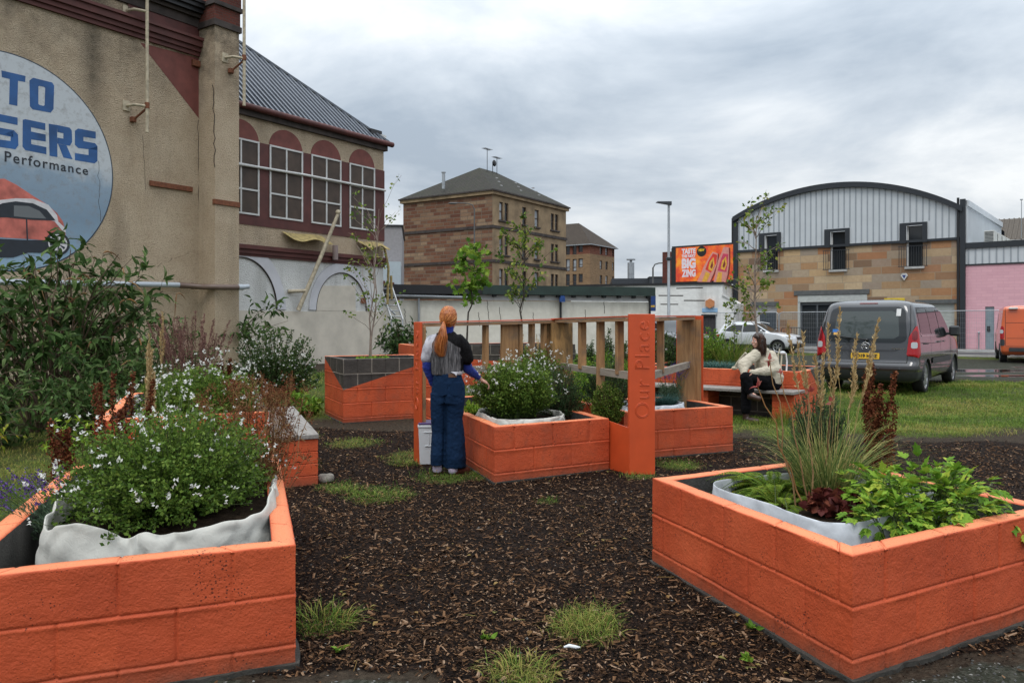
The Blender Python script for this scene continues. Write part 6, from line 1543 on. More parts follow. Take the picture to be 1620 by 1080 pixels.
pt_obj('handle_bar', c3, rr_poly(-.28, .32, 1.13, 1.22, .03), BLACK, R, 'rear', 1, .04, 3, 10)
pl = pt_obj('number_plate', c3, rr_poly(-.24, .28, .98, 1.09, .005), PLATEY, R, 'rear', 1, .03, 2, 4)
text_on('lettering', 'VO00', .1, INK, pl, (-.2, c3.pt(0, 1.03, .036)[1], 1.0), (1, 0, 0), (0, 0, 1), width=.24, height=.07, offset=.004)
mb = MB(); mb.bbox(-.72, -.45, -.01, .1, 1.9, 1.96, .01); mb.bbox(.3, .5, -.01, .1, 1.93, 1.98, .01, 1); mb.build('door_label', [PLATEW, BLACK], R)
# ================================================================ PEOPLE
def caps(a, b_, ra, rb, n=16, sq=None):
    """tapered capsule"""
    a = np.array(a, float); b_ = np.array(b_, float); d = b_-a; L = np.linalg.norm(d); d = d/max(L, 1e-6)
    up = np.array([0, 0, 1.]) if abs(d[2]) < .9 else np.array([0, 1., 0]); u_ = np.cross(d, up); u_ /= np.linalg.norm(u_); w_ = np.cross(d, u_)
    V = [a-d*ra]; rings = []
    for k in range(1, 5): t_ = -pi/2+pi/2*k/4.; rings.append((a+d*ra*sin(t_), ra*cos(t_)))
    for k in range(0, 4): t_ = pi/2*k/4.; rings.append((b_+d*rb*sin(t_), rb*cos(t_)))
    for c, r in rings:
        for j in range(n):
            t_ = 2*pi*j/n; V.append(c+(u_*cos(t_)+w_*sin(t_))*r)
    V.append(b_+d*rb); m_ = len(rings); e_ = len(V)-1
    Fq = [(0, 1+(j+1) % n, 1+j) for j in range(n)]+[(1+i*n+j, 1+i*n+(j+1) % n, 1+(i+1)*n+(j+1) % n, 1+(i+1)*n+j) for i in range(m_-1) for j in range(n)]+[(e_, 1+(m_-1)*n+j, 1+(m_-1)*n+(j+1) % n) for j in range(n)]
    return [tuple(v) for v in V], Fq
def loft(rings, n=28):
    """rings: (x, y, z, rx, ry) closed"""
    V = []; m_ = len(rings)
    for x, y, z, rx, ry in rings:
        for j in range(n): t_ = 2*pi*j/n; V.append((x+rx*cos(t_), y+ry*sin(t_), z))
    V += [(rings[0][0], rings[0][1], rings[0][2]), (rings[-1][0], rings[-1][1], rings[-1][2])]
    Fq = [(i*n+j, i*n+(j+1) % n, (i+1)*n+(j+1) % n, (i+1)*n+j) for i in range(m_-1) for j in range(n)]
    Fq += [(m_*n, (j+1) % n, j) for j in range(n)]+[(m_*n+1, (m_-1)*n+j, (m_-1)*n+(j+1) % n) for j in range(n)]
    if rings[0][2] > rings[-1][2]: Fq = [f[::-1] for f in Fq]
    return V, Fq
def chain(pts, rs):
    out = []
    for i in range(len(pts)-1): out.append(caps(pts[i], pts[i+1], rs[i], rs[i+1]))
    return out
def solid(name, prims, voxel, mat, parent, smooth=6, fold=None):
    mb = MB()
    for V, Fq in prims: mb.add(V, Fq, 0, True)
    o = mb.build(name, mat, parent)
    r = o.modifiers.new('r', 'REMESH'); r.mode = 'VOXEL'; r.voxel_size = voxel; r.use_smooth_shade = True
    s_ = o.modifiers.new('s', 'SMOOTH'); s_.iterations = smooth; s_.factor = .6
    freeze(o); me = o.data
    if fold:
        n = len(me.vertices); V = np.zeros(n*3, np.float32); me.vertices.foreach_get('co', V); V = V.reshape(-1, 3)
        Nn = np.zeros(n*3, np.float32); me.vertices.foreach_get('normal', Nn); Nn = Nn.reshape(-1, 3)
        V2 = V+Nn*fold(V)[:, None]; me.vertices.foreach_set('co', V2.ravel().astype(np.float32)); me.update()
    if not me.materials: me.materials.append(mat)
    for p in me.polygons: p.use_smooth = True
    return o
def hand(palm, d, up, side, s=1.0, curl=.6):
    """palm centre, finger direction d, back-of-hand normal up, thumb side vector"""
    d = Vector(d).normalized(); up = Vector(up).normalized(); sd = Vector(side).normalized(); palm = Vector(palm); out = []
    out += [caps(palm-d*.035*s+sd*x*s, palm+d*.03*s+sd*x*1.15*s, .014*s, .012*s, 10) for x in (-.028, -.01, .01, .028)]
    for i, (x, L) in enumerate(((.032, .068), (.011, .078), (-.010, .072), (-.030, .056))):
        p = palm+d*.036*s+sd*x*s; a = 0; q = p
        for k, f_ in enumerate((.45, .32, .25)):
            a += curl*(.6+.25*i*.4+.3*k); v_ = d*cos(a)-up*sin(a); q2 = q+v_*L*f_*s; out.append(caps(q, q2, (.0088-.0008*k)*s, (.0082-.0008*k)*s, 8)); q = q2
    p = palm-d*.02*s+sd*.034*s; q = p+(sd*.7+d*.6-up*.3).normalized()*.036*s; q2 = q+(d*.85+sd*.1-up*.5).normalized()*.03*s
    out += [caps(p, q, .0125*s, .010*s, 8), caps(q, q2, .0098*s, .0085*s, 8)]
    return out
def head(c, r, yaw, pitch=0, s=1.0):
    """skull with jaw, nose, brow, lips, chin, ears; yaw = facing direction angle in plan"""
    f_ = Vector((cos(yaw), sin(yaw), 0)); l_ = Vector((-f_.y, f_.x, 0)); c = Vector(c); up = Vector((0, 0, 1)); P_ = []
    def at(a, b_, z): return tuple(c+f_*a*s+l_*b_*s+up*z*s)
    def ell(ctr, ra, rb, rz, n=18):
        V = []; Fq = []; nv = 12; V.append(at(ctr[0], ctr[1], ctr[2]-rz))
        for i in range(1, nv):
            t_ = -pi/2+pi*i/nv
            for j in range(n): a = 2*pi*j/n; V.append(at(ctr[0]+ra*cos(t_)*cos(a), ctr[1]+rb*cos(t_)*sin(a), ctr[2]+rz*sin(t_)))
        V.append(at(ctr[0], ctr[1], ctr[2]+rz)); e_ = len(V)-1
        Fq += [(0, 1+(j+1) % n, 1+j) for j in range(n)]+[(1+i*n+j, 1+i*n+(j+1) % n, 1+(i+1)*n+(j+1) % n, 1+(i+1)*n+j) for i in range(nv-2) for j in range(n)]+[(e_, 1+(nv-2)*n+j, 1+(nv-2)*n+(j+1) % n) for j in range(n)]
        return V, Fq
    P_ += [ell((-.005, 0, .03), .094, .074, .088), ell((.028, 0, -.035), .060, .056, .075), ell((.055, 0, -.085), .026, .028, .022), ell((.066, 0, .012), .024, .045, .014)]
    P_ += [caps(at(.083, 0, .0), at(.106, 0, -.028), .008, .012, 8), ell((.088, 0, -.058), .010, .022, .006), ell((.087, 0, -.068), .010, .018, .006)]
    for q in (1, -1): P_ += [ell((-.005, q*.076, -.012), .017, .008, .030), ell((.062, q*.036, -.03), .022, .020, .022)]
    eyes = [at(.078, q*.031, -.004) for q in (1, -1)]
    return P_, eyes, at
m, t, b = nm('skin'); n = noise(t, 14, 4); t.links.new(ramp(t, n.outputs[0], [(.3, (.50, .26, .19)), (.7, (.60, .34, .26))]), b.inputs['Base Color']); b.inputs['Roughness'].default_value = .5
b.inputs['Subsurface Weight'].default_value = .12; b.inputs['Subsurface Radius'].default_value = (.01, .004, .002); SKIN = m
def hairmat(name, c1, c2, c3, sc=(1, 1, .12)):
    m, t, b = nm(name); tcn = N(t, 'ShaderNodeTexCoord'); mp = N(t, 'ShaderNodeMapping'); mp.inputs['Scale'].default_value = sc; t.links.new(tcn.outputs['Object'], mp.inputs[0])
    n = noise(t, 120, 4, .7, vec=mp.outputs[0], dist=.6); n2 = noise(t, 14, 3)
    c = mixc(t, n2.outputs[0], ramp(t, n.outputs[0], [(.3, c1), (.6, c2), (.8, c3)]), c1); t.links.new(c, b.inputs['Base Color']); b.inputs['Roughness'].default_value = .38
    bump(t, b, n.outputs[0], .6, .006); return m
def cloth(name, c1, c2, weave=240, rough=.9, bs=.4, sheen=.15, spec=.3):
    m, t, b = nm(name); n = noise(t, weave, 3, .7); n2 = noise(t, 5, 4); c = mixc(t, M_(t, 'MULTIPLY', n2.outputs[0], .6), ramp(t, n.outputs[0], [(.3, c1), (.7, c2)]), c1)
    t.links.new(c, b.inputs['Base Color']); b.inputs['Roughness'].default_value = rough; b.inputs['Sheen Weight'].default_value = sheen; b.inputs['Specular IOR Level'].default_value = spec; bump(t, b, n.outputs[0], bs, .003); return m

# ---------------- standing person, back to the camera
SX, SY = -.622, 7.97
P = thing('person', 'person standing with back turned, red ponytail, blue sleeves and wide jeans, touching the sage', 'person', (SX, SY, 0))
def q(px, py, dy=0.0):
    D = SY+dy; return ((px-CX)/F*D-SX, dy, EH-(py-H0)/F*D)
HC = q(709.5, 503, .0); HC = (HC[0], HC[1], HC[2]-.005)
hd, eyes, at_ = head(HC, 0, radians(52), s=.98)
shL, shR = q(682, 535), q(729, 534); elL, elR = q(676, 580, .02), q(740, 583, .08); wrL, wrR = q(685, 606, .08), q(757, 597, .19)
hR = q(766, 603, .24)
body = hd+[caps((HC[0], -.005, HC[2]-.07), q(708, 528, 0), .052, .055), loft([(q(709, 0)[0], 0, .86, .13, .10), (q(708, 0)[0], 0, 1.0, .115, .085), (q(707, 0)[0], 0, 1.15, .13, .095), (q(706.5, 0)[0], 0, 1.28, .15, .10), (q(706, 0)[0], 0, 1.37, .12, .07), (q(707, 0)[0], 0, 1.41, .06, .05)])]
shL, shR = (shL[0], 0, shL[2]-.035), (shR[0], 0, shR[2]-.035)
body += chain([shL, elL, wrL], [.040, .036, .026])+chain([shR, elR, wrR], [.040, .036, .026])
body += chain([wrR, tuple(Vector(wrR).lerp(Vector(hR), .45))], [.026, .020])
body += hand(hR, (.75, .35, -.45), (.35, .1, .9), (-.2, .9, .2), 1.0, .55)
hL = q(688, 616, .10); body += chain([wrL, hL], [.026, .022])+hand(hL, (.25, .35, -.9), (-.8, 0, -.2), (.2, .9, .1), 1.0, .4)
for cx_, dy in ((q(693, 0)[0], 0), (q(718, 0)[0], .0)):
    body += chain([(cx_*.8+.0, dy, .84), (cx_, dy+.01, .46), (cx_, dy-.02, .07)], [.085, .055, .036])
body += [caps((q(692, 0)[0], -.03, .045), (q(690, 0)[0]-.01, .12, .03), .034, .028), caps((q(716, 0)[0], -.03, .045), (q(733, 0)[0], .05, .03), .034, .028)]
bd = solid('body', body, .0058, SKIN, P, 3)
for e_ in eyes:
    mb = MB(); mb.ball(e_, .011); mb.build('eye', plain('eye_white', (.55, .52, .5), .2), P)
RH = hairmat('copper_hair', (.22, .055, .012), (.60, .19, .045), (.80, .36, .12))
mb_ = [loft([(HC[0]-.006, -.012, HC[2]-.075, .045, .05), (HC[0]-.006, -.018, HC[2]-.05, .072, .078), (HC[0]-.002, -.014, HC[2], .083, .092), (HC[0], -.008, HC[2]+.05, .084, .094), (HC[0], -.004, HC[2]+.09, .070, .078), (HC[0], 0, HC[2]+.118, .040, .046), (HC[0], 0, HC[2]+.126, .015, .02)])]
hfold = lambda V: .0022*vnoise(V*np.array([1, 1, .12]), 160, 31)+.004*vnoise(V*np.array([1, 1, .3]), 40, 32)
solid('hair', mb_, .005, RH, P, 3, hfold)
pt_ = [q(702, 511, -.09), q(701, 520, -.125), q(699.5, 532, -.13), q(696.5, 545, -.125), q(696, 555, -.12), q(699, 563, -.115)]
pr = chain(pt_, [.017, .032, .046, .042, .030, .008])+chain([q(701, 520, -.12), q(704, 534, -.12), q(701, 550, -.115)], [.02, .026, .01])+chain([q(700, 524, -.125), q(693, 540, -.125), q(694, 552, -.12)], [.02, .022, .008])
solid('ponytail', pr, .0045, RH, P, 3, lambda V: .004*vnoise(V*np.array([1, 1, .16]), 120, 33))
# real strands over the cap and down the tail
sr = np.random.default_rng(3); ns = 420; tie = np.array(q(702, 511.5, -.088)); ctr = np.array([HC[0]-.002, -.008, HC[2]+.012]); rad_ = np.array([.086, .096, .112]); SP = []
for i in range(ns):
    v = unit(sr.normal(size=3)); v[2] = abs(v[2])*1.1-.35; v = unit(v); e_ = unit((tie-ctr)/rad_); t_ = np.linspace(0, 1, 8)[:, None]
    P_ = unit(v*(1-t_)+e_*t_+1e-6); P_ = ctr+P_*rad_*(1.012+.012*sr.random()); tail = np.array(pt_[1:]); k = sr.normal(size=3)*np.array([.014, .010, .004]); sp_ = np.array([.5, 1.0, 1.25, 1.1, .5])[:, None]
    SP.append(np.concatenate([P_, tail+k*sp_*1.5+sr.normal(size=(5, 3))*.0025+np.array([0, -.012, 0])]))
SP = np.array(SP); SPf = SP
mb = MB(); c_ = q(702, 511.5, -.09); mb.tube([(c_[0]+.022*cos(a), c_[1]+.004, c_[2]+.022*sin(a)*.6) for a in np.linspace(0, 2*pi, 13)], .006, 6); mb.build('hair_tie', BLACK, P)
STRAND = [SP, P]
BLUEK = cloth('blue_knit', (.010, .022, .17), (.02, .045, .30), 300)
def armfold(V): return .004*vnoise(V, 30, 41)+.003*vnoise(V*np.array([1, 1, 2.]), 60, 42)
solid('sleeve', chain([tuple(Vector(shL).lerp(Vector(elL), .5)), elL, wrL], [.053, .050, .036]), .006, BLUEK, P, 4, armfold)
solid('sleeve', chain([tuple(Vector(shR).lerp(Vector(elR), .5)), elR, tuple(Vector(elR).lerp(Vector(wrR), .92))], [.053, .051, .036]), .006, BLUEK, P, 4, armfold)
solid('rollneck', [loft([(HC[0]-.01, -.005, 1.385, .062, .058), (HC[0]-.008, -.003, 1.43, .060, .058), (HC[0]-.004, 0, 1.475, .057, .056)])], .005, BLUEK, P, 2)
# printed pleated blouse
m, t, b = nm('blouse_print'); tcn = N(t, 'ShaderNodeTexCoord'); s3 = N(t, 'ShaderNodeSeparateXYZ'); t.links.new(tcn.outputs['Object'], s3.inputs[0])
mp = N(t, 'ShaderNodeMapping'); mp.inputs['Scale'].default_value = (1, .3, .06); t.links.new(tcn.outputs['Object'], mp.inputs[0])
n = noise(t, 110, 4, .7, vec=mp.outputs[0], dist=.5); n2 = noise(t, 9, 4); n3 = noise(t, 45, 4, .7)
pleat = ramp(t, n.outputs[0], [(.35, (.018, .018, .02)), (.5, (.085, .082, .085)), (.7, (.25, .24, .245))])
blk = ramp(t, n3.outputs[0], [(.4, (.003, .003, .0035)), (.7, (.012, .011, .012))])
zn = M_(t, 'ADD', s3.outputs[2], M_(t, 'MULTIPLY', M_(t, 'SUBTRACT', n2.outputs[0], .5), .16)); xn = M_(t, 'ADD', s3.outputs[0], M_(t, 'MULTIPLY', M_(t, 'SUBTRACT', n2.outputs[0], .5), .10))
yoke = M_(t, 'MAXIMUM', M_(t, 'GREATER_THAN', M_(t, 'ADD', zn, M_(t, 'MULTIPLY', xn, .55)), 1.315), M_(t, 'GREATER_THAN', xn, .105)); c = mixc(t, yoke, pleat, blk)
whitp = ramp(t, n2.outputs[0], [(.4, (.20, .20, .24)), (.6, (.52, .51, .55))])
lft = M_(t, 'LESS_THAN', M_(t, 'ADD', xn, M_(t, 'MULTIPLY', M_(t, 'SUBTRACT', 1.3, zn), .25)), -.155); c = mixc(t, lft, c, whitp)
tail = M_(t, 'LESS_THAN', M_(t, 'SUBTRACT', zn, M_(t, 'MULTIPLY', xn, .55)), .955); c = mixc(t, tail, c, (.50, .49, .52))
t.links.new(c, b.inputs['Base Color']); b.inputs['Roughness'].default_value = .8; b.inputs['Specular IOR Level'].default_value = .12; bump(t, b, n.outputs[0], .5, .006)
bx = lambda px: q(px, 0)[0]
sh = [loft([(bx(708), 0, .985, .152, .112), (bx(708), 0, 1.03, .160, .118), (bx(707), 0, 1.12, .163, .125), (bx(706), 0, 1.22, .170, .128), (bx(705.5), 0, 1.31, .178, .118), (bx(705.5), -.004, 1.355, .165, .095), (bx(706), -.004, 1.39, .115, .07), (bx(707), 0, 1.415, .07, .06)])]
sh += chain([q(684, 539), q(677.5, 551), q(676, 566, .01)], [.062, .062, .062])+chain([q(727, 538), q(735, 550, .01), q(738.5, 567, .03)], [.064, .066, .068])
solid('blouse', sh, .007, m, P, 5, lambda V: .006*vnoise(V*np.array([1, .6, .14]), 55, 51)+.006*vnoise(V, 14, 52))
mb = MB(); a = q(716, 587, -.12); mb.add([q(713, 588, -.118), q(724, 588, -.112), q(722, 594.5, -.12), q(719, 591, -.122)], [(0, 3, 2, 1)]); o_ = mb.build('blouse_tail', plain('blouse_white', (.5, .49, .53), .8), P); md = o_.modifiers.new('t', 'SOLIDIFY'); md.thickness = .004; freeze(o_)
DEN = cloth('indigo_denim', (.003, .013, .036), (.009, .032, .085), 320, .9, .4, 0, .15)
jl = [loft([(bx(708.5), 0, .70, .165, .125), (bx(709), 0, .80, .168, .13), (bx(709), 0, .90, .158, .122), (bx(708.5), 0, .985, .140, .108), (bx(708.5), 0, 1.02, .134, .104)])]
jl += [loft([(bx(692), -.02, .085, .066, .085), (bx(692.5), -.02, .20, .070, .10), (bx(694), 0, .42, .071, .086), (bx(695), 0, .62, .088, .10), (bx(697), 0, .80, .10, .115)])]
jl += [loft([(bx(718), .0, .060, .116, .095), (bx(718.5), 0, .15, .116, .108), (bx(718), 0, .35, .100, .094), (bx(717), .01, .55, .092, .095), (bx(718), 0, .72, .105, .112), (bx(716), 0, .84, .10, .11)])]
solid('jeans', jl, .007, DEN, P, 3, lambda V: .009*vnoise(V*np.array([1, 1, .14]), 20, 61)+.0035*vnoise(V*np.array([1, 1, 1.3]), 14, 64)+.0035*vnoise(V, 50, 62)-.012*np.exp(-((V[:, 0]-bx(704.5)-.0)/.012)**2)*(V[:, 2] < .80)*(V[:, 1] < 0))
mb = MB(); 
for x0 in (bx(692), bx(714)): mb.bbox(x0, x0+.11, -.137, -.131, .79, .91, .001)
pk = mb; 
for x0 in (bx(692), bx(714)):
    z_ = .91; mb2 = MB(); V = []
    for i in range(8):
        for j in range(7): xx = x0+.11*i/7; zz = .78+.13*j/6; yy = -sqrt(max(0, 1-((xx-bx(709))/.172)**2))*.131-.004; V.append((xx, yy, zz-(.02*abs(i/3.5-1) if j == 0 else 0)*-1))
    mb2.add(V, [(i*7+j, (i+1)*7+j, (i+1)*7+j+1, i*7+j+1) for i in range(7) for j in range(6)], 0, True); mb2.build('back_pocket', DEN, P)
LTH = plain('tan_label', (.13, .06, .03), .6); mb = MB(); V = []
for i in range(7):
    for j in range(2): xx = bx(711)+.08*i/6; V.append((xx, -sqrt(max(0, 1-((xx-bx(708.5))/.15)**2))*.115-.004, .965+.035*j))
mb.add(V, [(2*i, 2*i+2, 2*i+3, 2*i+1) for i in range(6)], 0, True); mb.build('waist_patch', LTH, P)
SOCK = cloth('lilac_sock', (.42, .36, .48), (.58, .52, .64), 300); SHO = plain('oxblood_leather', (.06, .018, .012), .35, var=.3)
solid('sock', chain([(bx(692), -.02, .12), (bx(692), -.015, .04)], [.046, .048]), .006, SOCK, P, 2); solid('sock', chain([(bx(715), -.05, .12), (bx(717), -.04, .04)], [.048, .050]), .006, SOCK, P, 2)
solid('shoe', chain([(bx(692), -.01, .018), (bx(690), .14, .020)], [.046, .040]), .006, SHO, P, 3); solid('shoe', chain([(bx(718), -.03, .018), (bx(738), .05, .020)], [.048, .040]), .006, SHO, P, 3)

# ---------------- seated person
TX, TY = 4.02, 12.30
P = thing('person', 'person in a cream jumper and black trousers sitting cross-legged on the bench, looking left', 'person', (TX, TY, 0))
def q(px, py, dy=0.0):
    D = TY+dy; return ((px-CX)/F*D-TX, dy, EH-(py-H0)/F*D)
HC = q(1199.5, 539, -.06)
hd, eyes, at_ = head(HC, 0, radians(194), s=1.0)
hip = q(1222, 607, .0); hip = (hip[0], 0, .575); chest = q(1211, 574, -.02); neckp = q(1206, 554, -.04)
sA_, sB_ = q(1195, 561, -.12), q(1219, 563, .05)
eA, eB = q(1176, 577, -.22), q(1226, 585, -.08); wA, wB = q(1177, 590, -.34), q(1190, 590, -.36)
kn1, an1 = q(1180, 597, -.42), q(1187, 622, -.46); kn2, an2 = q(1181, 604, -.32), q(1180, 652, -.30)
an2 = (an2[0], an2[1], .10)
body = hd+[caps((HC[0]+.015, HC[1], HC[2]-.07), (neckp[0]+.02, neckp[1], neckp[2]), .052, .058), caps(hip, chest, .13, .14), caps(chest, (neckp[0]+.02, neckp[1], neckp[2]-.08), .14, .10), caps(sA_, sB_, .05, .05)]
body += chain([sA_, eA, wA], [.048, .04, .027])+chain([sB_, eB, wB], [.048, .04, .027])
hA = q(1179, 594, -.40); hB = q(1184, 593, -.42)
body += chain([wA, hA], [.026, .02])+hand(hA, (.5, -.5, -.5), (-.3, -.4, .8), (-.6, -.3, .2), .95, .5)+chain([wB, hB], [.026, .02])+hand(hB, (-.9, -.2, -.2), (.1, -.3, .9), (.1, -.7, .1), .95, .5)
body += chain([hip, kn1, an1], [.09, .058, .038])+chain([(hip[0]-.02, -.06, hip[2]-.01), kn2, an2], [.09, .058, .038])
ft1 = q(1200, 630, -.55); ft2 = (an2[0]+.13, an2[1]-.12, .04)
body += chain([an1, ft1], [.036, .028])+chain([(an2[0], an2[1], .05), ft2], [.036, .028])
solid('body', body, .0062, SKIN, P, 3)
for e_ in eyes:
    mb = MB(); mb.ball(e_, .0115); mb.ball((e_[0]-.006, e_[1]-.002, e_[2]), .0075, 1); mb.build('eye', [plain('eye_white', (.55, .52, .5), .2), BLACK], P)
BH = hairmat('dark_brown_hair', (.012, .006, .004), (.05, .022, .013), (.10, .045, .025))
hx, hy, hz = HC
hr = [loft([(hx+.012, hy, hz-.14, .03, .05), (hx+.022, hy, hz-.10, .075, .095), (hx+.018, hy, hz-.04, .084, .100), (hx+.010, hy, hz+.02, .092, .096), (hx+.004, hy, hz+.07, .090, .086), (hx, hy, hz+.108, .062, .06), (hx, hy, hz+.127, .02, .02)])]
hr += [caps((hx+.02, hy+.06, hz), (hx+.045, hy+.085, hz-.17), .05, .028), caps((hx+.03, hy-.06, hz), (hx+.04, hy-.085, hz-.165), .05, .026), caps((hx+.07, hy, hz+.01), (hx+.11, hy, hz-.16), .055, .035), caps((hx+.02, hy-.075, hz-.02), (hx-.02, hy-.085, hz-.16), .035, .018), caps((hx-.05, hy, hz+.085), (hx-.083, hy, hz+.048), .03, .014)]
# open the face side of the hair
solid('hair', hr, .006, BH, P, 3, lambda V: .005*vnoise(V*np.array([1, 1, .25]), 60, 71)+.006*vnoise(V, 22, 72)-.030*np.exp(-(((V[:, 0]-(hx-.075))/.045)**2+((V[:, 2]-(hz-.045))/.065)**2)))
sr = np.random.default_rng(4); SP = []
for i in range(420):
    a = sr.random()*2*pi; 
    if abs(((a-radians(194)+pi) % (2*pi))-pi) < .75: a += pi*.6
    t_ = np.linspace(0, 1, 9); R0 = np.array([.094, .099]); pr_ = np.sin(np.clip(t_*2.2, 0, 1)*pi/2); L_ = .20+.10*sr.random(); w0 = 1.02+.10*sr.random()*t_; ph = sr.random()*6
    SP.append(np.stack([hx+.008+cos(a)*R0[0]*pr_*w0+.022*t_**2+.006*np.sin(t_*9+ph)*t_, hy+sin(a)*R0[1]*pr_*w0+.006*np.cos(t_*9+ph)*t_, hz+.128*np.cos(np.clip(t_*2.2, 0, 1)*pi/2)-L_*np.clip(t_-.38, 0, 1)*1.3], 1))
STRAND2 = [np.array(SP), P]
CRM = cloth('cream_wool', (.40, .355, .27), (.58, .53, .43), 110, .95, .9)
jp = [caps((hip[0]-.01, -.01, hip[2]+.07), (hip[0]-.01, -.01, hip[2]+.10), .165, .17), caps((hip[0]-.02, -.01, hip[2]+.12), chest, .175, .165), caps(chest, (neckp[0]+.02, neckp[1], neckp[2]-.03), .160, .092), caps(sA_, sB_, .075, .078), caps((neckp[0]+.012, neckp[1]-.01, neckp[2]-.03), (neckp[0]+.0, neckp[1]-.015, neckp[2]+.025), .082, .070)]
jp += chain([sA_, eA, wA], [.085, .088, .050])+chain([sB_, eB, wB], [.090, .096, .050])
solid('jumper', jp, .008, CRM, P, 5, lambda V: .009*vnoise(V, 16, 81)+.004*vnoise(V*np.array([1, 1, 2.5]), 26, 82)+.0015*vnoise(V, 110, 83))
mb = MB()
BLKT = cloth('black_trouser', (.003, .003, .004), (.008, .008, .010), 300, .95, .3, 0, .1)
tr = [caps((hip[0]-.01, 0, hip[2]), (hip[0]-.02, -.02, hip[2]+.05), .15, .13)]+chain([(hip[0], -.02, hip[2]+.02), kn1, tuple(Vector(kn1).lerp(Vector(an1), .82))], [.120, .085, .068])+chain([(hip[0]-.02, -.06, hip[2]-.02), kn2, (an2[0], an2[1], .19)], [.110, .082, .075])
solid('trousers', tr, .008, BLKT, P, 4, lambda V: .007*vnoise(V, 18, 91)+.003*vnoise(V, 45, 92))
PSK = cloth('pink_sock', (.50, .25, .25), (.62, .34, .33), 300); BRB = plain('brown_leather_boot', (.045, .022, .018), .4, var=.4)
solid('sock', chain([tuple(Vector(kn1).lerp(Vector(an1), .8)), an1], [.045, .043]), .006, PSK, P, 2)
a1 = Vector(an1); f1 = Vector(ft1)
solid('boot', chain([tuple(a1+Vector((0, 0, .0))), tuple(a1+Vector((.01, -.02, -.045))), tuple(f1)], [.048, .050, .040])+[caps(tuple(a1+Vector((-.015, 0, -.06))), tuple(f1+Vector((0, 0, -.012))), .034, .034)], .006, BRB, P, 3)
solid('boot', chain([(an2[0], an2[1], .17), (an2[0], an2[1], .055), ft2], [.046, .048, .038]), .006, BRB, P, 3)
# cream cloth bags and white handles standing in the planter behind the seated person
BAGC = cloth('cream_canvas', (.42, .38, .28), (.52, .47, .36), 200)
for (nm_, lab, pts, r_, mt) in (('cloth_roll', 'cream rolled cloth handle propped on the planter rim left of the seated person', [q(1162, 582, .55), q(1168, 572, .5), q(1180, 558, .4)], .022, BAGC),
                                ('canvas_loop', 'looped cream canvas handle behind the back of the seated person', [q(1231, 590, .25), q(1231, 560, .3), q(1234, 551, .3), q(1237, 560, .3), q(1235, 585, .25)], .012, BAGC),
                                ('curved_tube', 'white curved handle right behind the seated person', [q(1238, 558, .3), q(1243, 559, .3), q(1245, 572, .3), q(1244, 590, .25)], .014, WPLA)):
    R = thing(nm_, lab, 'bag loop', (TX, TY, 0)); mb = MB(); mb.tube(pts, r_, 8); mb.build('loop', mt, R)
    mb = MB(); mb.ball((pts[0][0], pts[0][1], pts[0][2]), (.05, .04, .03)); mb.build('base', mt, R)
# ================================================================ VEGETATION
# leaf templates: x across, y along, z up
def T_leaf(w=.3, droop=.12, fold=.06, wide=.42):
    V = np.array([(0, 0, 0), (w, wide, fold), (-w, wide, fold), (0, .5, 0), (w*.55, .78, fold*.4-droop*.4), (-w*.55, .78, fold*.4-droop*.4), (0, 1, -droop)])
    return V, [np.array([(0, 1, 3), (0, 3, 2), (1, 4, 3), (3, 5, 2), (4, 6, 3), (3, 6, 5)])]
def T_simple(w=.3, droop=.1):
    return np.array([(0, 0, 0), (w, .45, .05), (-w, .45, .05), (0, 1, -droop)]), [np.array([(0, 1, 3), (0, 3, 2)])]
def T_maple(s=1.0):
    pts = [(0, 0)]+[(.5*sin(a)*r, .5-.5*cos(a)*r+.0) for a, r in ((.5, .7), (.9, .55), (1.35, 1.0), (1.75, .6), (2.3, 1.05), (2.75, .65), (pi, 1.25))]
    R_ = [(x, y) for x, y in pts]; L_ = [(-x, y) for x, y in pts[1:-1]][::-1]; P_ = R_+L_; n = len(P_)
    V = np.array([(x, y, -.15*abs(x)-.1*y*y) for x, y in P_]+[(0, .45, .03)]); return V, [np.array([(i, (i+1) % n, n) for i in range(n)])]
def T_flower(w=.5):
    return np.array([(0, 0, 0), (w*.5, .25, .05), (0, .45, 0), (-w*.5, .25, .05), (w*.7, .95, -.15), (0, .8, -.35), (-w*.7, .95, -.15), (.12, .6, .35), (-.12, .6, .35)]), [np.array([(0, 1, 2), (0, 2, 3), (2, 4, 5), (2, 5, 6), (2, 7, 8), (1, 7, 2)])]
def T_petal3():
    return np.array([(0, 0, 0), (.35, .3, .1), (.0, .5, .2), (-.35, .3, .1), (0, .9, .1), (.4, .8, -.1), (-.4, .8, -.1)]), [np.array([(0, 1, 2), (0, 2, 3), (1, 5, 2), (2, 4, 5), (3, 2, 6), (2, 6, 4)])]
def leaves(T, pos, dirs, scale, rnd=None, mat=0, rg=RNG, flat=0.0):
    """copies of a leaf template; dirs = leaf axis; roll random"""
    V, Fs = T; n = len(pos)
    if n == 0: return []
    d = unit(np.asarray(dirs, float)); up = rg.normal(size=(n, 3)); up = up*(1-flat)+np.array([0, 0, 1.])*(flat+.35)*1.2
    x = unit(np.cross(d, up)); z = np.cross(x, d); s_ = np.broadcast_to(np.asarray(scale, float), (n,))[:, None, None]
    P_ = np.asarray(pos)[:, None, :]+s_*(V[None, :, 0:1]*x[:, None, :]+V[None, :, 1:2]*d[:, None, :]+V[None, :, 2:3]*z[:, None, :])
    r = rnd if rnd is not None else rg.random(n); k = len(V); out = []
    for F_ in Fs:
        Fq = (np.arange(n)[:, None, None]*k+F_[None]).reshape(-1, F_.shape[1]); out.append((P_.reshape(-1, 3), Fq, mat, np.repeat(r, k)))
    return out
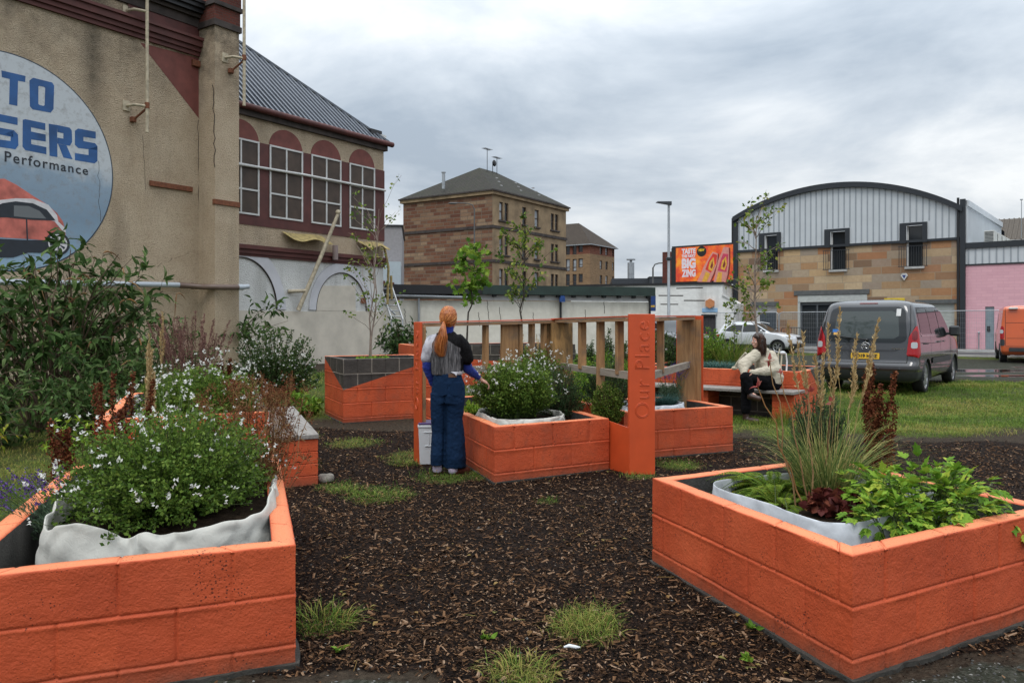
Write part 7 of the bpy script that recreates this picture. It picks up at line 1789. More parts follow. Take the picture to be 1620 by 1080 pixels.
def tubes(poly, rad, mat=0, n=3, rnd=None):
    """poly (m,k,3), rad (m,k): many thin stems"""
    m_, k, _ = poly.shape; t_ = np.gradient(poly, axis=1); t_ = unit(t_); up = np.where(np.abs(t_[..., 2:3]) < .9, np.array([0, 0, 1.]), np.array([1., 0, 0]))
    a = unit(np.cross(t_, up)); b_ = np.cross(t_, a); ang = 2*pi*np.arange(n)/n
    V = poly[:, :, None, :]+rad[:, :, None, None]*(a[:, :, None, :]*np.cos(ang)[None, None, :, None]+b_[:, :, None, :]*np.sin(ang)[None, None, :, None])
    base = (np.arange(m_)[:, None, None, None]*k*n); i = np.arange(k-1)[None, :, None, None]*n; j = np.arange(n)[None, None, :, None]; j2 = (np.arange(n)+1)[None, None, :, None] % n
    Fq = np.concatenate([base+i+j, base+i+j2, base+i+n+j2, base+i+n+j], -1).reshape(-1, 4)
    r = rnd if rnd is not None else RNG.random(m_); return [(V.reshape(-1, 3), Fq, mat, np.repeat(r, k*n))]
def blades(pos, h, w_, lean, mat=0, seg=4, rg=RNG, rnd=None, dirv=None, droop=1.0):
    """grass blades: pos (n,3), height h (n), width, lean amount (n)"""
    n = len(pos); az_ = rg.random(n)*2*pi if dirv is None else dirv; d = np.stack([np.cos(az_), np.sin(az_), 0*az_], -1)
    sd = np.stack([-np.sin(az_+rg.normal(size=n)*.6), np.cos(az_), 0*az_], -1); t_ = np.linspace(0, 1, seg+1)
    z = h[:, None]*(t_-droop*.35*lean[:, None]*t_**3*1.4); r = h[:, None]*lean[:, None]*(t_**1.8)
    c = pos[:, None, :]+d[:, None, :]*r[..., None]+np.array([0, 0, 1.])*z[..., None]
    ww = np.broadcast_to(np.asarray(w_, float), (n,))[:, None]*(1-t_**2*.97)*(.6+.4*np.minimum(1, t_*4))
    V = np.stack([c-sd[:, None, :]*ww[..., None]/2, c+sd[:, None, :]*ww[..., None]/2], 2).reshape(n, -1, 3); k = V.shape[1]
    i = np.arange(seg)*2; Fq = np.stack([i, i+1, i+3, i+2], -1); Fq = (np.arange(n)[:, None, None]*k+Fq[None]).reshape(-1, 4)
    r_ = rnd if rnd is not None else rg.random(n); return [(V.reshape(-1, 3), Fq, mat, np.repeat(r_, k))]
def stems(base, tips, k=6, arch=.15, wob=.03, rg=RNG):
    """curved stems from base points to tips (n,k,3)"""
    t_ = np.linspace(0, 1, k)[None, :, None]; b_ = base[:, None, :]; e = tips[:, None, :]
    P_ = b_+(e-b_)*t_; L = np.linalg.norm(tips-base, axis=1)[:, None, None]
    hor = (e-b_)*np.array([1, 1, 0]); P_ = P_-hor*(t_*(1-t_))*arch*2+np.array([0, 0, 1.])*L*arch*t_*(1-t_)*1.6
    return P_+rg.normal(size=P_.shape)*wob*L*t_*(1-t_)*2
def along(P_, n, t0=.3, t1=1.0, rg=RNG, pw=1.0):
    """n random points per stem + tangents"""
    m_, k, _ = P_.shape; t_ = (t0+(t1-t0)*rg.random((m_, n))**pw)*(k-1)*.9999; i = t_.astype(int); f_ = (t_-i)[..., None]; r = np.arange(m_)[:, None]
    return (P_[r, i]*(1-f_)+P_[r, i+1]*f_).reshape(-1, 3), unit(P_[r, i+1]-P_[r, i]).reshape(-1, 3), (t_/(k-1)).ravel()
def ellip(n, c, r, rg=RNG, lo=.35, zmin=-.2):
    v = unit(rg.normal(size=(n*3, 3))); v = v[v[:, 2] > zmin][:n]; return np.array(c)+v*np.array(r)*(lo+(1-lo)*rg.random(len(v))[:, None]**.6)
def randdir(n, t_, spread=1.0, zb=0.0, rg=RNG): return unit(t_+rg.normal(size=(n, 3))*spread+np.array([0, 0, zb]))
def plant(name, label, cat, base, parts, group=None):
    """parts = [(name, chunks, materials)] in world coordinates"""
    R = thing(name, label, cat, tuple(base), 0, group); off = np.array(base, float)
    for nm_, ch, mats in parts:
        ch2 = [((c[0]-off), c[1], c[2], c[3] if len(c) > 3 else None) for c in ch]; link(nm_, mesh_np(nm_, ch2, mats), R)
    return R
L_SAGE = foliage('sage_leaf', [(.032, .070, .010), (.075, .14, .020), (.14, .22, .035), (.22, .29, .06)])
L_DARK = foliage('dark_leaf', [(0.015, 0.036, 0.0104), (0.033, 0.072, 0.0195), (0.06, 0.112, 0.0325), (0.105, 0.15, 0.0455)])
L_BUD = foliage('buddleia_leaf', [(0.0225, 0.0486, 0.012), (0.0438, 0.0878, 0.022), (0.075, 0.135, 0.035), (0.125, 0.189, 0.06), (0.2, 0.243, 0.12)])
L_LIME = foliage('lime_leaf', [(0.087, 0.189, 0.02), (0.16, 0.297, 0.03), (0.246, 0.392, 0.045), (0.406, 0.459, 0.06)])
L_FERN = foliage('fern_frond', [(0.075, 0.154, 0.018), (0.15, 0.252, 0.03), (0.255, 0.322, 0.042), (0.45, 0.28, 0.048)])
L_GRN = foliage('fresh_leaf', [(0.049, 0.115, 0.0132), (0.098, 0.203, 0.022), (0.168, 0.284, 0.033), (0.252, 0.351, 0.0495)])
L_BIR = foliage('birch_leaf', [(0.049, 0.098, 0.018), (0.098, 0.168, 0.03), (0.154, 0.224, 0.036), (0.308, 0.294, 0.06)])
L_GRASS = foliage('grass_blade', [(0.04, 0.084, 0.011), (0.08, 0.154, 0.0198), (0.136, 0.224, 0.033), (0.24, 0.266, 0.055), (0.384, 0.308, 0.099)], .6, .25)
L_TAN = foliage('straw', [(.32, .21, .09), (.46, .33, .16), (.60, .46, .25)], .7, .2)
L_TANG = foliage('feather_grass_blade', [(0.065, 0.126, 0.033), (0.13, 0.196, 0.055), (0.26, 0.28, 0.088), (0.442, 0.392, 0.143)], .6, .25)
L_RUST = foliage('dock_seed', [(.06, .016, .008), (.12, .035, .015), (.20, .07, .03)], .8, .05)
L_BROWN = foliage('dead_stem', [(.10, .05, .025), (.20, .11, .05), (.32, .20, .10), (.24, .10, .03)], .8, .1)
L_PURP = foliage('lavender_flower', [(.05, .02, .12), (.10, .05, .24), (.16, .09, .32)], .7, .1)
L_MISC = foliage('miscanthus_plume', [(.10, .04, .045), (.20, .10, .09), (.34, .22, .16)], .8, .15)
L_BLUE = foliage('blue_fescue', [(0.0385, 0.092, 0.077), (0.066, 0.149, 0.132), (0.121, 0.218, 0.187)], .6, .15)
L_ROSE = foliage('rosemary_leaf', [(0.018, 0.051, 0.0182), (0.042, 0.09, 0.0338), (0.0825, 0.15, 0.0585)], .6, .1)
L_RED = foliage('red_leaf', [(.06, .012, .012), (.12, .03, .025), (.20, .06, .035)], .5, .15)
L_PINK = foliage('pink_flower', [(.22, .035, .03), (.38, .08, .07), (.45, .18, .15)], .6, .3)
L_WHT = foliage('white_petal', [(.62, .62, .58), (.80, .80, .77)], .6, .3)
for (sp_, pp), mt_, nm_ in ((STRAND, foliage('copper_strand', [(.22, .055, .012), (.60, .19, .045), (.85, .40, .14)], .4, 0, .4), 'a'), (STRAND2, foliage('brown_strand', [(.012, .006, .004), (.05, .022, .013), (.12, .055, .03)], .4, 0, .4), 'b')):
    ch = tubes(sp_, np.linspace(.0022, .0010, sp_.shape[1])[None]*np.ones((len(sp_), 1))); link('loose_hair', mesh_np('loose_hair', ch, [mt_], True), pp)['kind'] = 'stuff'
STEMG = plain('green_stem', (.07, .10, .03), .7, var=.3); STEMB = plain('brown_stem', (.09, .06, .035), .8, var=.3)
BIRK = plain('birch_bark', (.24, .185, .15), .7, var=.35, scale=14, bs=.4, bscale=30); BARK = plain('dark_bark', (.05, .04, .032), .9, var=.3, bs=.5, bscale=40)

# ---------------- white flowered sage
def sage(label, c, r, nst, nl, nf, leaf=.026, z0=None, group='white flowered sage bushes', base_r=.45):
    c = np.array(c, float); r = np.array(r, float); z0 = c[2]-r[2]*.4 if z0 is None else z0
    tips = ellip(nst, c, r, lo=.45); n = len(tips); bs_ = np.stack([c[0]+(tips[:, 0]-c[0])*base_r*RNG.random(n), c[1]+(tips[:, 1]-c[1])*base_r*RNG.random(n), np.full(n, z0)], 1)
    P_ = stems(bs_, tips, 6, .10, .03); rad = np.linspace(.003, .0012, 6)[None]*np.ones((n, 1))
    p, t_, q_ = along(P_, nl, .25, 1.0, pw=.75); m_ = len(p); p = p+RNG.normal(size=p.shape)*leaf*.5
    lf = leaves(T_simple(.34, .12), p, randdir(m_, t_*.4, .8, .15), leaf*RNG.uniform(.6, 1.25, m_), np.clip(RNG.random(m_)*.75+.25*((p[:, 2]-z0)/(2*r[2])), 0, 1))
    # flowering shoots stand a little proud of the bush
    k = RNG.choice(n, nf, True); tp = P_[k, -1]; d = unit(tp-np.array([c[0], c[1], z0])); sh = tp+d*RNG.uniform(.0, .16, nf)[:, None]+np.array([0, 0, .03])
    st = np.stack([tp, (tp+sh)/2, sh], 1); fl = []
    for dz in (0, 1): 
        q2 = sh+RNG.normal(size=sh.shape)*.014; fl += leaves(T_flower(.7), q2, randdir(nf, d*.3, .8, -.1), leaf*1.12*RNG.uniform(.7, 1.2, nf))
    return plant('sage_bush', label, 'flowering bush', (c[0], c[1], z0), [('foliage', lf, [L_SAGE]), ('stem', tubes(P_, rad)+tubes(st, np.full((nf, 3), .0012)), [STEMG]), ('flower', fl, [L_WHT])], group)
sage('white flowered sage spilling over the grey cloth bag in the nearest left planter', (-1.82, 4.28, .64), (.50, .86, .44), 1100, 36, 165, .022, .46)
sage('white flowered sage with tall spires in the planter behind the front left one', (-2.95, 7.55, .72), (.62, .75, .40), 620, 36, 170, .028, .50)
sage('white flowered sage beside the outstretched hand of the standing person', (.03, 8.45, .75), (.50, .42, .40), 620, 40, 130, .027, .45)
# small sage further back behind the screens
sage('small white flowered sage far behind the first timber screen', (.25, 9.7, .85), (.45, .4, .38), 240, 34, 60, .030, .45)

# ---------------- shrubs with big drooping leaves and brown seed heads
def buddleia(label, base, h, spread, nst, leaf, nl=26, seeds=True, lean=(0, 0), group=None, twig=5, name='buddleia_shrub', mat=None, zlo=.25):
    base = np.array(base, float); n = nst; a = RNG.random(n)*2*pi; rr_ = spread*np.sqrt(RNG.random(n)); hz_ = base[2]+h*(zlo+(1-zlo)*RNG.random(n)**.7)*(1-.35*(rr_/spread)**2)
    tips = np.stack([base[0]+lean[0]+np.cos(a)*rr_, base[1]+lean[1]+np.sin(a)*rr_*.8, hz_], 1); bs_ = base+np.stack([np.cos(a)*.15*spread, np.sin(a)*.15*spread, 0*a], 1)*RNG.random(n)[:, None]
    P_ = stems(bs_, tips, 7, .22, .05); tw = []
    p, t_, q_ = along(P_, twig, .45, 1.0); m_ = len(p); L = leaf*RNG.uniform(1.5, 3.2, m_)[:, None]; d = unit(t_*.8+RNG.normal(size=(m_, 3))*.6+np.array([0, 0, .15])); e = p+d*L-np.array([0, 0, 1])*L*.25
    P2 = np.stack([p, p+d*L*.5, e], 1)
    p3, t3, q3 = along(P2, nl//twig+1, .05, 1.0); k = len(p3); lv = leaves(T_leaf(.17, .30, .05, .35), p3, unit(RNG.normal(size=(k, 3))*.75+t3*.5+np.array([0, 0, -.45])), leaf*RNG.uniform(.55, 1.2, k), np.clip(RNG.random(k)**1.4*.85+.12*(RNG.random(k) > .85), 0, 1), flat=.3)
    parts = [('foliage', lv, [mat or L_BUD]), ('branch', tubes(P_, np.linspace(.018, .005, 7)[None]*np.ones((n, 1))*(h/2.5), 0, 5)+tubes(P2, np.full((m_, 3), .0028)), [STEMB])]
    if seeds:
        ns = int(n*1.6); i = RNG.choice(len(e), ns); tp = P2[i, -1]; dd = unit(RNG.normal(size=(ns, 3))*.5+np.array([0, 0, .3])); s_ = leaf*RNG.uniform(.7, 1.3, ns)[:, None]
        ts = np.linspace(0, 1, 5)[None, :, None]; P3_ = tp[:, None, :]+dd[:, None, :]*s_[:, None, :]*ts-np.array([0, 0, 1])*s_[:, None, :]*ts**2*.9
        rd_ = np.array([.4, 1, .9, .6, .15])[None]*leaf*.055*np.ones((ns, 1)); parts.append(('seed_head', tubes(P3_, rd_, 0, 5), [L_BROWN]))
    return plant(name, label, 'shrub', base, parts, group)
buddleia('tall drooping shrub with brown seed heads in front of the painted car sign', (-6.5, 11.2, 0), 2.9, 1.75, 66, .20, 34)
buddleia('tall drooping shrub at the left edge of the photo, beside the painted sign', (-8.0, 10.8, 0), 2.9, 1.2, 36, .20, 30)
buddleia('low dense green shrub at the foot of the tall drooping one, left edge', (-6.6, 9.3, 0), 1.25, 1.15, 60, .12, 40, False, name='leafy_shrub', zlo=.1)
buddleia('low dense green shrub between the tall drooping one and the second planter', (-5.1, 10.0, 0), 1.25, 1.0, 60, .12, 40, False, name='leafy_shrub', zlo=.1)
buddleia('mid height shrub filling in under the drooping branches by the wall', (-6.0, 12.8, 0), 1.7, 1.4, 55, .14, 34, False, name='leafy_shrub', zlo=.15)
buddleia('arching shrub growing out beside the buttress over the pale dado', (-8.7, 24.1, .1), 2.2, .8, 9, .26, 24, False, lean=(1.5, -.4), name='leafy_shrub', zlo=.6)
buddleia('dark green shrub below the ladder at the workshop corner', (-3.15, 22.5, .1), 1.5, .65, 40, .18, 34, False, name='leafy_shrub', mat=L_DARK, zlo=.1)
buddleia('small yellowing shrub at the far left edge by the grass', (-5.4, 8.2, 0), .8, .35, 9, .09, 20, False, name='yellow_shrub', mat=foliage('yellow_leaf', [(.12, .19, .02), (.30, .32, .04), (.45, .30, .03)]), zlo=.4)
buddleia('small yellowing shrub nearest the front left planter', (-4.2, 7.7, 0), .62, .3, 7, .08, 20, False, name='yellow_shrub', mat=L_LIME, zlo=.4)

def fine_bush(name, label, c, r, z0, nst, nl, leaf, mat, tmpl=None, berries=0, bmat=None, lo=.4, spread=.9, zb=.1, group=None, br=.5, cat='bush'):
    c = np.array(c, float); r = np.array(r, float); tips = ellip(nst, c, r, lo=lo, zmin=-.35); n = len(tips)
    bs_ = np.stack([c[0]+(tips[:, 0]-c[0])*br*RNG.random(n), c[1]+(tips[:, 1]-c[1])*br*RNG.random(n), np.full(n, z0)], 1); P_ = stems(bs_, tips, 6, .12, .04)
    p, t_, q_ = along(P_, nl, .2, 1.0, pw=.7); m_ = len(p); lv = leaves(tmpl or T_simple(.3, .1), p, randdir(m_, t_*.7, spread, zb), leaf*RNG.uniform(.6, 1.3, m_), np.clip(RNG.random(m_), 0, 1))
    parts = [('foliage', lv, [mat]), ('stem', tubes(P_, np.linspace(.005, .0016, 6)[None]*np.ones((n, 1))), [STEMB])]
    if berries:
        p, t_, q_ = along(P_, max(1, berries//n+1), .7, 1.0); i = RNG.choice(len(p), berries); parts.append(('berry' if bmat is None else 'flower', leaves(T_petal3(), p[i]+RNG.normal(size=(berries, 3))*.02, RNG.normal(size=(berries, 3)), leaf*.9, None), [bmat or L_WHT]))
    return plant(name, label, cat, (c[0], c[1], z0), parts, group)
fine_bush('berry_bush', 'arching small leaved bush with white specks in front of the pale dado', (-4.35, 14.6, .62), (.95, .8, .85), 0, 380, 46, .042, L_DARK, berries=520)
fine_bush('bergenia_clump', 'brown and green leafy clump behind the left bench', (-4.0, 12.2, .18), (.75, .5, .30), 0, 70, 9, .16, foliage('bergenia_leaf', [(.05, .09, .02), (.12, .09, .03), (.20, .10, .03)]), T_leaf(.38, .2, .05))
fine_bush('weed_clump', 'low green weeds in front of the tall planter with the dark triangle', (-3.6, 12.9, .12), (.5, .9, .28), 0, 90, 16, .09, L_GRN, T_leaf(.3, .2, .05))
fine_bush('rosemary_bush', 'dense dark rosemary right of the sage in the middle planter', (.55, 8.95, .62), (.30, .35, .42), .42, 330, 46, .026, L_ROSE, T_simple(.12, .05), spread=.6, zb=.3)
fine_bush('box_bush', 'rounded bright green bush between the middle planter and the wide sign post', (1.02, 8.55, .60), (.19, .20, .30), .35, 330, 38, .024, L_SAGE, lo=.5)
fine_bush('sedum_clump', 'low lime groundcover behind the hand of the standing person', (-.50, 9.0, .50), (.26, .50, .13), .42, 150, 26, .026, L_LIME, lo=.3)
fine_bush('sedum_clump', 'lime and yellow leaves under the second timber screen', (.55, 9.9, .60), (.42, .5, .22), .42, 150, 22, .055, L_LIME, T_leaf(.34, .2, .05), lo=.3)
fine_bush('dark_bush', 'dark fine leaved bush just left of the wide sign post', (1.15, 9.5, .70), (.35, .4, .40), .38, 300, 40, .03, L_ROSE, T_simple(.14, .05), spread=.6, zb=.3)
fine_bush('flowering_bush', 'tall green bush with a few pink flowers right of the short screen', (3.75, 15.3, .75), (.62, .6, .75), .1, 330, 42, .055, L_GRN, T_leaf(.2, .2, .05), berries=38, bmat=L_PINK)
fine_bush('flowering_bush', 'dark green bush seen through the short timber screen', (2.9, 15.6, .8), (.5, .5, .65), .1, 240, 40, .05, L_DARK, T_leaf(.2, .2, .05), berries=14, bmat=L_WHT)
for (cx_, cy_, rx, h_, lab) in ((1.0, 14.5, .6, .75, 'scrubby weeds behind the second timber screen, nearest the wide post'), (.2, 15.6, .7, .8, 'scrubby weeds behind the join of the timber screens'), (1.8, 16.2, .8, .9, 'scrubby weeds beyond the wide sign post'), (2.4, 17.5, .8, .6, 'low weeds on the grass beyond the short screen')):
    fine_bush('scrub_weeds', lab, (cx_, cy_, h_*.5), (rx, .6, h_*.62), .05, 160, 30, .06, L_GRN, T_leaf(.16, .2, .05), group='scrubby weeds on the rough ground')
fine_bush('yellow_groundcover', 'yellow green groundcover at the foot of the thin birch', (-2.2, 12.75, .90), (.42, .35, .07), .84, 90, 24, .045, L_LIME, lo=.2)
fine_bush('rosemary_bush', 'upright grey green bush behind the feather grass in the nearest right planter', (1.95, 5.1, .66), (.22, .22, .46), .28, 260, 52, .030, foliage('grey_green_leaf', [(.03, .065, .03), (.06, .11, .05), (.10, .16, .07)]), T_simple(.13, .05), spread=.55, zb=.4)
fine_bush('heuchera_clump', 'dark red low leafy clump before the lime green plant', (1.80, 4.42, .50), (.18, .12, .08), .42, 80, 10, .050, L_RED, T_leaf(.42, .15, .05), lo=.2)

# ---------------- brown dead umbels
def dead_umbels(label, c, n, h, spread, z0):
    c = np.array(c, float); a = RNG.random(n)*2*pi; r = spread*np.sqrt(RNG.random(n)); tips = np.stack([c[0]+np.cos(a)*r, c[1]+np.sin(a)*r, z0+h*RNG.uniform(.45, 1.0, n)], 1)
    bs_ = np.stack([c[0]+np.cos(a)*r*.25, c[1]+np.sin(a)*r*.25, np.full(n, z0)], 1); P_ = stems(bs_, tips, 6, .04, .05); pr = tubes(P_, np.linspace(.0035, .0015, 6)[None]*np.ones((n, 1)))
    k = 12; sp = unit(RNG.normal(size=(n*k, 3))+np.array([0, 0, 1.1])); e = np.repeat(tips, k, 0)+sp*RNG.uniform(.02, .075, n*k)[:, None]; ray = np.stack([np.repeat(tips, k, 0), e], 1); pr += tubes(ray, np.full((n*k, 2), .0009))
    hd_ = leaves(T_petal3(), np.repeat(e, 3, 0)+RNG.normal(size=(n*k*3, 3))*.006, RNG.normal(size=(n*k*3, 3)), .010)
    p, t_, q_ = along(P_, 7, .2, .95); lf = leaves(T_simple(.08, .3), p, randdir(len(p), t_*.3, .9, 0), .055*RNG.uniform(.4, 1.1, len(p)))
    return plant('dead_fennel', label, 'dried plant', (c[0], c[1], z0), [('stem', pr, [L_BROWN]), ('seed_head', hd_, [L_RUST]), ('foliage', lf, [L_BROWN])])
dead_umbels('dried brown fennel at the right of the sage in the nearest left planter', (-1.60, 4.95, .2), 150, .92, .34, .2)
dead_umbels('dried brown fennel leaning over the left bench', (-2.5, 7.35, .45), 26, .50, .30, .45)

# ---------------- dock seed spikes
def dock(label, c, n, h, z0, spread=.12, wid=.03):
    c = np.array(c, float); tips = np.stack([c[0]+RNG.normal(size=n)*spread, c[1]+RNG.normal(size=n)*spread, z0+h*RNG.uniform(.7, 1, n)], 1); bs_ = np.stack([c[0]+(tips[:, 0]-c[0])*.3, c[1]+(tips[:, 1]-c[1])*.3, np.full(n, z0)], 1)
    P_ = stems(bs_, tips, 7, .02, .03); p, t_, q_ = along(P_, 520, .34, 1.0); wv = wid*(1.1-q_)[:, None]*.85+.005; p = p+RNG.normal(size=p.shape)*wv*np.array([1, 1, .6])
    return plant('dock_plant', label, 'dried plant', (c[0], c[1], z0), [('stem', tubes(P_, np.linspace(.005, .002, 7)[None]*np.ones((n, 1)), 0, 4), [L_RUST]), ('seed_spike', leaves(T_petal3(), p, RNG.normal(size=p.shape), .017*RNG.uniform(.6, 1.2, len(p))), [L_RUST])], 'rusty brown dock spikes')
dock('rusty dock spikes rising left of the sage, before the second planter rim', (-2.68, 5.35, .2), 9, .98, .2, .10)
dock('shorter rusty dock spikes at the left of the nearest left planter', (-2.95, 5.2, .2), 4, .70, .2, .07)
dock('rusty dock spikes standing against the buttress foot', (-3.35, 9.3, .5), 4, .72, .5, .10)
dock('rusty dock spikes behind the feather grass on the right, before the lawn', (2.42, 5.25, .25), 11, 1.02, .25, .075, .022)
dock('dark rusty dock spikes behind the first timber screen', (-.1, 10.3, .4), 4, .85, .4, .12)

# ---------------- ornamental grasses
def tuft(name, label, c, n, h, w_, mat, lean=.5, r=.08, plumes=0, ph=1.0, pmat=None, z0=0, pw_=.012, plean=.1, cat='grass clump', group=None, plen=.35):
    c = np.array(c, float); a = RNG.random(n)*2*pi; rr_ = r*np.sqrt(RNG.random(n)); p = np.stack([c[0]+np.cos(a)*rr_, c[1]+np.sin(a)*rr_, np.full(n, z0)], 1)
    parts = [('blades', blades(p, h*RNG.uniform(.5, 1.0, n), w_, lean*RNG.uniform(.3, 1.2, n), dirv=a+RNG.normal(size=n)*.5), [mat])]
    if plumes:
        a = RNG.random(plumes)*2*pi; tips = np.stack([c[0]+np.cos(a)*plean*RNG.random(plumes), c[1]+np.sin(a)*plean*RNG.random(plumes), z0+ph*RNG.uniform(.75, 1, plumes)], 1); bs_ = np.stack([c[0]+np.cos(a)*r*.5, c[1]+np.sin(a)*r*.5, np.full(plumes, z0)], 1)
        P_ = stems(bs_, tips, 8, .02, .02); q_, t_, qq = along(P_, 170, 1-plen, 1.0); env = np.sin(np.clip((qq-(1-plen))/plen, 0, 1)*pi)**.6
        q_ = q_+RNG.normal(size=q_.shape)*pw_*env[:, None]*.6; parts += [('stem', tubes(P_, np.full((plumes, 8), .0017)), [pmat or L_TAN]), ('plume', leaves(T_simple(.14, .05), q_, unit(t_+RNG.normal(size=t_.shape)*.35), .030*RNG.uniform(.5, 1.2, len(q_))), [pmat or L_TAN])]
    return plant(name, label, cat, (c[0], c[1], z0), parts, group)
tuft('feather_grass', 'tall straw coloured feather grass in the nearest right planter', (1.88, 4.74, 0), 620, .80, .0055, L_TANG, .75, .11, 12, 1.26, L_TAN, .34, .0075, .30)
tuft('feather_grass', 'slim straw coloured plumes rising out of the nearest left sage', (-2.56, 5.65, 0), 60, .6, .004, L_TANG, .2, .05, 9, 1.22, L_TAN, .2, .016, .05, plen=.55)
tuft('feather_grass', 'pale single plume standing before the buttress wall', (-3.55, 8.1, 0), 20, .5, .004, L_TANG, .2, .03, 2, 1.25, L_TAN, .45, .012, .03, plen=.4)
tuft('miscanthus_grass', 'purple tinted grass plumes at the back of the second planter', (-3.62, 9.0, 0), 260, .8, .006, L_MISC, .35, .16, 44, 1.12, L_MISC, .5, .016, .55, plen=.45)
tuft('feather_grass', 'straw coloured grass behind the first timber screen', (.05, 10.6, 0), 160, .8, .006, L_TANG, .4, .12, 12, 1.15, L_TAN, .4, .014, .16)
tuft('feather_grass', 'green and straw grass beyond the first timber screen joint', (.35, 11.5, 0), 200, 1.0, .007, L_TANG, .4, .16, 8, 1.25, L_TAN, .1, .014, .2)
tuft('moor_grass', 'wispy green grass clump behind the long right planter', (4.1, 14.9, 0), 700, 1.05, .009, L_GRASS, .75, .30, 0, 1, None, .5)
tuft('blue_fescue', 'blue grey fescue tuft in the white bag right of the wide sign post', (1.88, 9.75, 0), 900, .26, .004, L_BLUE, .9, .10, 0, 1, None, .46)
tuft('blue_fescue', 'blue grey fescue tuft on the long right planter, nearest the short screen', (3.55, 13.75, 0), 1100, .25, .006, L_BLUE, 1.1, .28, 0, 1, None, .68)
tuft('reed_grass', 'thin green rushes around the legs of the bench', (4.0, 11.75, 0), 90, .42, .006, L_GRASS, .5, .12, 0, 1, None, .0)

# ---------------- lavender
def lavender(label, c, n, h, z0, spread, lean=(0, 0)):
    c = np.array(c, float); a = RNG.random(n)*2*pi; r = spread*np.sqrt(RNG.random(n)); tips = np.stack([c[0]+lean[0]+np.cos(a)*r, c[1]+lean[1]+np.sin(a)*r, z0+h*RNG.uniform(.7, 1, n)], 1); bs_ = np.stack([c[0]+np.cos(a)*r*.3, c[1]+np.sin(a)*r*.3, np.full(n, z0)], 1)
    P_ = stems(bs_, tips, 6, .05, .03); p, t_, q_ = along(P_, 16, .80, 1.0); p = p+RNG.normal(size=p.shape)*.0055
    p2, t2, q2 = along(P_, 26, 0, .5); lf = leaves(T_simple(.12, .05), p2+RNG.normal(size=p2.shape)*.015, randdir(len(p2), t2, .6, .3), .035)
    return plant('lavender_plant', label, 'lavender', (c[0], c[1], z0), [('stem', tubes(P_, np.full((n, 6), .0012)), [L_ROSE]), ('flower', leaves(T_petal3(), p, RNG.normal(size=p.shape), .011), [L_PURP]), ('foliage', lf, [foliage('lavender_leaf', [(.06, .10, .06), (.12, .17, .11)])])], 'lavender plants')
lavender('lavender spilling over the left rim of the nearest left planter', (-2.35, 4.2, 0), 60, .36, .36, .34, (-.22, 0))
lavender('lavender with dark spikes behind the blue fescue, right of the wide sign post', (1.98, 9.95, 0), 70, .62, .42, .26)

# ---------------- fern, lime leafed plant, red-tipped stems
def fern(label, c, n, L, z0):
    c = np.array(c, float); ch = []; st = []
    for i in range(n):
        a = RNG.random()*2*pi; l_ = L*RNG.uniform(.6, 1.05); up = RNG.uniform(.3, .85); t_ = np.linspace(0, 1, 26); b0 = c+np.array([cos(a), sin(a), 0])*.09*RNG.random()
        P_ = b0[None]+np.stack([cos(a)*l_*t_*(.45+.5*t_)*1.1, sin(a)*l_*t_*(.45+.5*t_)*1.1, z0-c[2]+l_*(up*t_*1.5-(.35+up*.85)*t_**2.2)], 1); st.append(P_[::5][None])
        tg = unit(np.gradient(P_, axis=0)); sd = unit(np.cross(tg, np.array([0, 0, 1.]))); w_ = .17*l_*np.sin(np.clip(t_*1.08+.06, 0, 1)*pi)**.8
        for s_ in (1, -1):
            idx = np.arange(2, 26); d = unit(sd[idx]*s_+tg[idx]*.45); ch += leaves(T_simple(.15, .15), P_[idx], d, np.maximum(w_[idx], .008), np.clip(RNG.random(len(idx))*.35+RNG.random()*.6, 0, 1), flat=1.0)
            for f_ in (.35, .65): 
                q2 = P_[idx]+d*w_[idx][:, None]*f_; ch += leaves(T_simple(.3, .1), q2, unit(d+tg[idx]*.8), w_[idx]*.32, RNG.random(len(idx))*.7, flat=1.0); ch += leaves(T_simple(.3, .1), q2, unit(d-tg[idx]*.8), w_[idx]*.32, RNG.random(len(idx))*.7, flat=1.0)
    S_ = np.concatenate(st); return plant('fern', label, 'fern', (c[0], c[1], z0), [('frond', ch, [L_FERN]), ('stem', tubes(S_, np.full(S_.shape[:2], .002)), [STEMG])])
fern('yellow green fern at the left end of the nearest right planter', (1.64, 4.98, .42), 56, .38, .42)
fern('smaller fern hanging over the front of the white liner', (1.58, 4.66, .42), 26, .26, .42)
def lime_plant(label, c, r, z0, n, leaf):
    c = np.array(c, float); tips = ellip(n, c, r, lo=.5, zmin=.0); m_ = len(tips); bs_ = np.stack([c[0]+(tips[:, 0]-c[0])*.3, c[1]+(tips[:, 1]-c[1])*.3, np.full(m_, z0)], 1); P_ = stems(bs_, tips, 6, .18, .05); ch = []
    p, t_, q_ = along(P_, 5, .55, 1.0); k = len(p); d = unit(RNG.normal(size=(k, 3))*.7+unit(p-c)*.7+np.array([0, 0, .1])); e = p+d*leaf*RNG.uniform(.5, 1.3, k)[:, None]; pet = np.stack([p, (p+e)/2+np.array([0, 0, .01]), e], 1)
    sd = unit(np.cross(d, np.array([0, 0, 1.])))
    for off, s_ in ((0, 1.0), (.75, .85), (-.75, .85)):
        dd = unit(d+sd*off); ch += leaves(T_lobed(), e, dd-np.array([0, 0, .2]), leaf*s_*RNG.uniform(.7, 1.2, k), np.clip(RNG.random(k)**1.2, 0, 1), flat=.75)
    return plant('lime_leaf_plant', label, 'leafy plant', (c[0], c[1], z0), [('foliage', ch, [L_LIME]), ('stem', tubes(P_, np.linspace(.004, .002, 6)[None]*np.ones((m_, 1)))+tubes(pet, np.full((k, 3), .0012)), [STEMG])])
